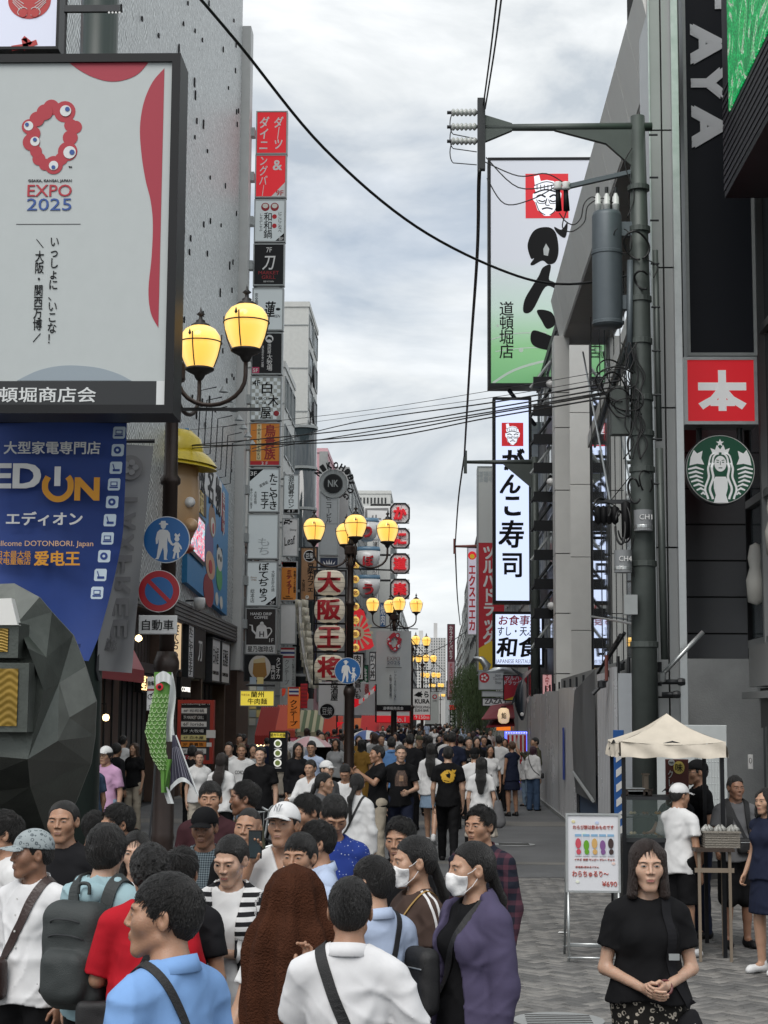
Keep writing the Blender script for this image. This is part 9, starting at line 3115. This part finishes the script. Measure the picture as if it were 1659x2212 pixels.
lettering('Cinad',C_white,t,(.20,-.150,.76),.22,.065,(-.30,0,.95),(-.95,0,-.30),bold=.03)
w_=I['A'][1][2]
MB().tube([(w_[0]+.03*cos(a),w_[1]+.028*sin(a)*.6,w_[2]+.03*sin(a))for a in np.linspace(0,2*pi,17)],.006,6).build('bracelet',mat('bracelet',(.12,.03,.03),.5),I['root'])
# around the canopy stall
I=put('young man in white tee and white cap standing with his back turned at the stall',1468,1695,16.0,yaw=2.35,hyaw=-.25,hpitch=.1,lod='mid',hair='short',cap=dict(mat=C_white),seed=28.3,top=tee(C_white,hem=.82,fold=.007),bottom=dict(mat=C_black,kind='shorts',len=.52),shoes=C_shoew,arms={1:((.05,.02,-.26),(.0,-.16,-.17),'relax',0)})
I=put('tall man in black cap and black tee in profile under the canopy',1505,1644,17.4,yaw=-1.35,lod='mid',hair='short',cap=dict(mat=C_black),seed=29.3,glasses=True,tone='tan',top=tee(C_black),bottom=dict(mat=C_navy))
put('stall keeper in black cap bending over the display case',1458,1680,17.3,yaw=-.9,hpitch=.4,lod='mid',hair='short',cap=dict(mat=C_black),seed=30.3,tone='tan',top=tee(C_black2),bottom=dict(mat=C_black),arms={1:((.05,-.12,-.24),(-.02,-.22,-.06),'relax',0),-1:((.05,-.12,-.24),(-.02,-.22,-.06),'relax',0)})
I=put('man in grey and black tee with backpack straps and long black shorts beside the stall',1588,1678,16.7,yaw=.15,hyaw=.1,lod='mid',tone='brown',hair='short',seed=31.3,wx=1.08,top=tee(C_grey),bottom=dict(mat=C_black,kind='shorts',len=.40),shoes=C_shoek,arms={-1:((.06,-.02,-.26),(.03,-.18,-.12),'fist',0),1:((.06,-.02,-.26),(-.1,-.18,-.1),'fist',0)})
backpack(I,'dark backpack worn by the man in grey and black tee',NYLONK,h=.42,w=.30)
crossbag(I,'black pouch on the chest of the man in grey and black tee',NYLONK,-1,size=(.22,.08,.16),bag=(.06,-.18,1.02))
I=put('woman in navy sleeveless dress cut by the picture edge, holding a cup',1652,1705,15.0,yaw=-.9,lod='mid',fem=True,tone='mid',hair='bob',seed=32.3,top=dict(mat=C_navy,sleeve=.12,hem=.86),bottom=dict(mat=C_navy,kind='skirt',len=.55),shoes=C_shoew,arms={1:((.05,.02,-.26),(.02,-.10,-.20),'fist',0),-1:((.05,.02,-.26),(.02,-.10,-.20),'fist',0)})
# people in the middle of the street
mid=[('man in slate blue tee turned away beside the sculpture',194,1626,22,dict(yaw=-2.2,top=tee(C_dblue,hem=.80,fold=.006),bottom=dict(mat=C_black),hair='short')),('person in pink polo, white cap and dark glasses near the sculpture',229,1614,23.5,dict(yaw=-.35,top=shirt(C_pink),bottom=dict(mat=C_ldenim),hair='shag',cap=dict(mat=C_white),glasses=True)),('man with white top over one shoulder seen from behind near the coffee shop',266,1590,35,dict(yaw=2.9,top=tee(C_white),bottom=dict(mat=C_black),hair='short')),('person in black cardigan in front of the coffee shop shutter',252,1608,31,dict(yaw=2.5,top=longs(C_black2),bottom=dict(mat=C_black),hair='shag')),('wavy haired woman laughing beside the lamp post',290,1606,32,dict(fem=True,yaw=-.4,hair='long',hcol=(.05,.025,.012),top=tee(C_black),bottom=dict(mat=C_beige))),('woman in white blouse in front of the red floor directory',431,1623,27,dict(fem=True,yaw=.25,hair='bun',hcol=(.03,.015,.01),tone='fair',top=tee(C_white,off=.022),bottom=dict(mat=C_cream))),('dark haired person behind the woman in white blouse',416,1613,31,dict(yaw=2.9,hair='shag',top=tee(C_black2),bottom=dict(mat=C_black))),('woman with waist long dark hair and white top seen from behind',480,1628,24,dict(fem=True,yaw=2.9,hair='long',hcol=(.016,.010,.008),top=tee(C_white),bottom=dict(mat=C_black))),('man in white tee with a shoulder strap near the poster pillar',495,1604,31,dict(yaw=-.1,hair='short',top=tee(C_white),bottom=dict(mat=C_navy))),('bleached haired man in white printed tee',522,1608,28.5,dict(yaw=.1,hair='short',hcol=(.12,.07,.03),top=tee(C_white,off=.024),bottom=dict(mat=C_ldenim),prnt=('CORDEA',C_black,.20,.06))),('woman with centre parted hair behind the bleached haired man',547,1608,31.5,dict(fem=True,yaw=.1,hair='long',top=tee(C_lgrey),bottom=dict(mat=C_black))),('smiling man in plain black tee walking toward the crossing',563,1614,24.5,dict(yaw=-.05,hair='short',wx=1.1,top=tee(C_black,hem=.82),bottom=dict(mat=C_black),legs='walk')),('woman in black cardigan and pale skirt looking at her hands',644,1606,29.5,dict(fem=True,yaw=.25,hair='long',top=longs(C_black2),bottom=dict(mat=C_cream,kind='skirt',len=.42),arms={1:((.05,-.02,-.25),(-.12,-.2,.02),'fist',0)})),('man in pale office shirt and glasses in front of the dish board',673,1602,30,dict(yaw=-.1,hair='flat',glasses=True,top=longs(C_lblue,collar=True),bottom=dict(mat=C_navy))),('young man in black tee by the shooting gallery banner',694,1582,40,dict(yaw=.2,hair='short',top=tee(C_black),bottom=dict(mat=C_ldenim))),('woman in grey top and black skirt beside the lamp post',726,1596,37,dict(fem=True,yaw=-.2,hair='bob',top=tee(C_lgrey),bottom=dict(mat=C_black,kind='skirt',len=.35))),('young man in open white shirt eating beside the silver bicycle',671,1643,23,dict(yaw=-.35,hair='flat',top=longs(C_white,v=.1),bottom=dict(mat=C_black),arms={-1:((.05,-.12,-.22),(.0,-.2,.0),'fist',0)})),('person in grey vest and white cap bending forward in the road',706,1645,22,dict(yaw=.8,hair='short',cap=dict(mat=C_white),top=tee(C_grey),bottom=dict(mat=C_black))),('young man in white tee looking down with a black pouch strap',746,1653,22.5,dict(yaw=-.1,hpitch=.5,hair='flat',top=tee(C_white),bottom=dict(mat=C_ldenim),arms={1:((.05,-.05,-.25),(-.16,-.17,.0),'fist',0),-1:((.05,-.05,-.25),(-.16,-.17,.0),'fist',0)})),('girl in profile with ponytail, white blouse and grey vest',702,1671,18,dict(fem=True,yaw=1.35,hair='pony',tail=1.3,tone='mid',top=tee(C_white),outer=dict(mat=C_grey,sleeve=.1,hem=.9,open=.03,off=.022,name='vest'),bottom=dict(mat=C_black))),('woman with black ponytail in loose white blouse and black trousers seen from behind',771,1673,17.5,dict(fem=True,yaw=2.75,hyaw=.45,hair='pony',tail=1.18,tone='mid',top=longs(C_white,off=.028,fold=.008),bottom=dict(mat=C_black),bag=1)),('man in black printed tee lifting a snack and a phone to his face',815,1612,24.5,dict(yaw=-1.2,hair='short',top=tee(C_black),bottom=dict(mat=C_beige),prnt=('ZOO',C_white,.12,.05),arms={1:((.04,-.14,-.16),(-.06,-.19,.14),'fist',0),-1:((.04,-.16,-.14),(-.04,-.19,.14),'fist',0)})),('man in blue shirt with a strap seen from behind',846,1593,32,dict(yaw=3.1,hair='flat',wx=1.1,top=shirt(cloth('mid_blue',(.10,.21,.42))),bottom=dict(mat=C_black))),('grey haired man in black picture tee and dark jeans walking up',866,1611,25.3,dict(yaw=.1,hair='short',hcol=(.04,.035,.03),top=tee(C_black,hem=.84),bottom=dict(mat=C_navy),legs='walk',art=1,arms={1:((.06,-.02,-.26),(-.14,-.17,-.05),'fist',0)})),('broad man in dark tee seen from behind in mid street',886,1586,33,dict(yaw=3.1,hair='short',wx=1.15,top=tee(C_black2),bottom=dict(mat=C_black))),('woman with very long black hair, white shirt and pale shorts walking away',932,1607,29.5,dict(fem=True,yaw=3.0,hair='long',top=longs(C_white),bottom=dict(mat=C_ldenim,kind='skirt',len=.62),legs='walk',shoes=C_shoew)),('man in black tee with a yellow bull emblem on the back walking away',968,1614,26,dict(yaw=3.12,hair='short',top=tee(C_black,hem=.82),bottom=dict(mat=C_black),legs='walk',bull=1,shoes=C_shoek)),('tall man in dark navy shirt above the yellow emblem man',977,1582,33.5,dict(yaw=3.1,hair='short',wx=1.1,top=tee(C_navy),bottom=dict(mat=C_black))),('man in dark cap and white tee seen from behind with a backpack strap',1026,1617,28,dict(yaw=2.9,hair='short',cap=dict(mat=C_black),top=tee(C_white),bottom=dict(mat=C_black),bag=1)),('woman with waist long hair and sheer cream dress walking away with a grey tote',1040,1637,25,dict(fem=True,yaw=3.05,hair='long',top=tee(C_white),bottom=dict(mat=C_cream,kind='skirt',len=.48,flare=.06),legs='walk',tote=1)),('woman in white tee facing the camera behind the couple',1059,1610,34,dict(fem=True,yaw=.1,hair='long',top=tee(C_white),bottom=dict(mat=C_black))),('man in white tee seen from behind near the game cabinet',1078,1590,40,dict(yaw=3.1,hair='short',top=longs(C_white),bottom=dict(mat=C_black))),('man in black tee and hat facing up the street behind the couple',1013,1593,37,dict(yaw=.1,hair='short',top=tee(C_black),bottom=dict(mat=C_black),prnt=('ART',C_white,.1,.06))),('woman in short black dress with raised arms at the game cabinet',1105,1602,38,dict(fem=True,yaw=-2.6,hair='bun',hcol=(.08,.04,.02),top=dict(mat=C_navy,sleeve=.1,hem=.8),bottom=dict(mat=C_navy,kind='skirt',len=.60),arms={-1:((.1,-.1,.02),(.03,-.14,.18),'relax',0)})),('man in dark jacket leaning on the hoarding with a phone',1155,1594,41.8,dict(yaw=-1.2,hair='short',top=longs(C_olive),bottom=dict(mat=C_denim),arms={-1:((.06,-.14,-.16),(.0,-.18,.16),'fist',0)})),('woman with plum coloured hair, white blouse and flared jeans by the hoarding',1152,1612,40.3,dict(fem=True,yaw=2.6,hair='bob',hcol=(.045,.012,.025),top=longs(C_white,off=.024),bottom=dict(mat=C_denim,wide=.02),bag=1)),('youth crouched against the hoarding in pale jeans',1136,1625,42.3,dict(yaw=-.9,hair='shag',top=longs(C_white),bottom=dict(mat=C_ldenim))),('woman in ochre dress beyond the lamp post',782,1598,36,dict(fem=True,yaw=2.9,hair='bob',top=tee(C_ochre),bottom=dict(mat=C_ochre,kind='skirt',len=.35))),('woman in yellow dress further beyond the lamp post',775,1590,44,dict(fem=True,yaw=.1,hair='long',top=tee(C_ochre),bottom=dict(mat=C_cream,kind='skirt',len=.35))),('man in white tee under the blue umbrella',806,1582,42,dict(yaw=.1,hair='short',top=tee(C_white),bottom=dict(mat=C_grey))),('man in pale tee with a green print in mid street',824,1587,40,dict(yaw=.1,hair='short',top=tee(C_lgrey),bottom=dict(mat=C_grey))),('man with black shirt beside the broad man',906,1590,38,dict(yaw=.05,hair='short',cap=dict(mat=C_olive),top=tee(C_black),bottom=dict(mat=C_black))),('woman in black with red bag near the road centre',918,1590,42,dict(fem=True,yaw=3.1,hair='long',top=tee(C_black2),bottom=dict(mat=C_black))),('man in charcoal tee behind the tall navy shirt',995,1590,41,dict(yaw=3.1,hair='short',top=tee(C_grey),bottom=dict(mat=C_black))),('woman with smile and long hair beside the black tee man',1030,1592,39,dict(fem=True,yaw=.1,hair='long',top=tee(C_black),bottom=dict(mat=C_black))),('woman in white tee and red bag near the game cabinet',1090,1596,44,dict(fem=True,yaw=.1,hair='bob',top=tee(C_white),bottom=dict(mat=C_black))),('man with dark shirt and sunglasses near the awning',1045,1590,42,dict(yaw=.1,hair='short',glasses=True,top=longs(C_navy),bottom=dict(mat=C_black))),]
for i,(lb,px,pt,Y,k)in enumerate(mid):
 k=dict(k)
 prnt,bg_,bull,tote,art=(k.pop(q,None)for q in('prnt','bag','bull','tote','art'))
 lod='mid' if Y<31 else 'far'
 k.setdefault('tone',('tan','mid','fair')[i%3])
 I=put(lb,px,pt,Y,lod=lod,seed=i*1.37,**k)
 if prnt:print_on(I,prnt[0],0,1.24,prnt[2],prnt[3],prnt[1])
 if bg_:crossbag(I,'small dark bag of the '+' '.join(lb.split()[:9]),NYLONK,1 if i%2 else-1,w=.012,size=(.18,.07,.14))
 if bull:
  M_by=mat('print_yellow',(.62,.36,.03),.7)
  e_=[(.105*cos(a)*(1+.08*sin(5*a)),1.27+.095*sin(a))for a in np.linspace(0,2*pi,25)[:-1]]
  patch_on(I,e_,M_by,True)
  patch_on(I,[(-.10,1.32),(-.125,1.37),(-.09,1.36),(-.06,1.375),(-.06,1.33)],M_by,True)
  patch_on(I,[(.035,1.30),(.015,1.26),(-.03,1.24),(-.04,1.30),(0,1.35),(-.01,1.31)],C_black,True,off=.004)
  patch_on(I,[(-.02,1.20),(.06,1.215),(.06,1.205),(-.02,1.19)],C_black,True,off=.004)
 if art:
  patch_on(I,[(-.085,1.13),(.085,1.13),(.09,1.25),(.05,1.35),(-.05,1.35),(-.09,1.25)],mat('print_art',(.10,.06,.045),.7,var=.9,vscale=45),False)
  patch_on(I,[(-.03,1.20),(.03,1.20),(.03,1.28),(-.03,1.28)],mat('print_tan',(.30,.18,.11),.7,var=.5,vscale=60),False,off=.004)
 if tote:
  t=held(I,'tote_bag','grey net tote hanging from the shoulder of the woman in cream dress','bag')
  G=Field(axis(-.45,-.05,.016),axis(-.15,.2,.016),axis(.5,1.2,.016))
  G.cone((-.26,.03,1.0),(-.28,.03,.72),.06,.105,k=.04,sy=.6)
  V,F=G.mesh()
  link('bag_body',mesh_np('bag_body',V,F),C_grey,t,smooth=True)
  MB().tube(crv([(-.22,.03,1.02),(-.18,.02,1.3),(-.15,.01,1.44),(-.19,.05,1.3),(-.28,.05,1.0)]),.012,6).build('handle',C_grey,t,True)
  # the far crowd: a few figures made once, then copied singly
GC='pedestrians filling the far street'
proto=[]
defs=[('in black tee seen from behind',dict(yaw=pi,top=tee(C_black),bottom=dict(mat=C_black),hair='short')),('in white tee seen from behind',dict(yaw=pi,top=tee(C_white),bottom=dict(mat=C_navy),hair='short')),('in grey tee walking closer',dict(yaw=0,top=tee(C_grey),bottom=dict(mat=C_denim),hair='short',legs='walk')),('with long hair and black top',dict(fem=True,yaw=pi,top=tee(C_black2),bottom=dict(mat=C_black),hair='long')),('with long hair and white blouse',dict(fem=True,yaw=0,top=longs(C_white),bottom=dict(mat=C_black,kind='skirt',len=.4),hair='long')),('in navy shirt walking away',dict(yaw=pi,top=longs(C_navy),bottom=dict(mat=C_beige),hair='flat',legs='walk')),('in beige top and skirt',dict(fem=True,yaw=.3,top=tee(C_beige),bottom=dict(mat=C_cream,kind='skirt',len=.35),hair='bob')),('in black tee walking closer',dict(yaw=0,top=tee(C_black),bottom=dict(mat=C_ldenim),hair='flat',legs='walk')),('in blue shirt and cap',dict(yaw=0,top=shirt(C_lblue),bottom=dict(mat=C_grey),hair='short',cap=dict(mat=C_black))),('in maroon top seen from behind',dict(yaw=pi,top=tee(C_maroon),bottom=dict(mat=C_black),hair='short')),('with brown bob and grey blouse',dict(fem=True,yaw=pi,top=tee(C_lgrey),bottom=dict(mat=C_navy),hair='bob',hcol=(.03,.016,.01))),('in white tee walking closer',dict(yaw=0,top=tee(C_white),bottom=dict(mat=C_black),hair='short',legs='walk'))]
for i,(d,k)in enumerate(defs):
 I=person('x',0,0,lod='far',H=1.7,seed=40+i,group=GC,tone=('tan','mid','fair')[i%3],**k)
 proto.append((d,I['root'],k.get('yaw',0)))
rc_=random.Random(17)
spots=[]
tries=0
while len(spots)<125 and tries<6000:
 tries+=1
 u=rc_.random()
 Y=40+110*u**1.35
 X=rc_.uniform(-5.6,2.3 if Y>52 else 1.6)
 if Y<46 and X>.6:continue
 if any((X-a)**2+((Y-b_)*.7)**2<.62**2 for a,b_ in spots):continue
 if min(abs(X-o.location.x)+abs(Y-o.location.y)for o in lamps)<.5:continue
 spots.append((X,Y))
used=set()
spots.sort(key=lambda s_:s_[1])
for n_i,(X,Y)in enumerate(spots):
 i=rc_.randrange(len(proto))
 d,r,yw=proto[i]
 if i not in used:
  o=r
  used.add(i)
 else:
  o=copy_tree(r)
 o.location=(X,Y,.012)
 o.rotation_euler=(0,0,yw+rc_.uniform(-.5,.5))
 h=rc_.uniform(.92,1.06)
 o.scale=(h*rc_.uniform(.95,1.06),h,h)
 side='by the left shops' if X<-4.4 else('left of the lamps' if X<-2.6 else('along the lamps' if X<-1 else('mid road' if X<.5 else 'right side')))
 far=next(t_ for y_,t_ in((44,'closest of the far crowd'),(48,'near the hoarding'),(53,'by the lit signs'),(59,'level with the grey banner'),(66,'by the tax free sign'),(73,'by the willow'),(81,'past the willow'),(90,'below the bowls'),(105,'below the framed squares'),(125,'below the sushi board'),(999,'near the street end'))if Y<y_)
 o['label']='pedestrian %s, %s, %s'%(d,side,far)
for i,(d,r,yw)in enumerate(proto):
 if i not in used:
  for c in list(r.children):bpy.data.objects.remove(c)
  bpy.data.objects.remove(r)
bpy.data.objects.remove(_to)
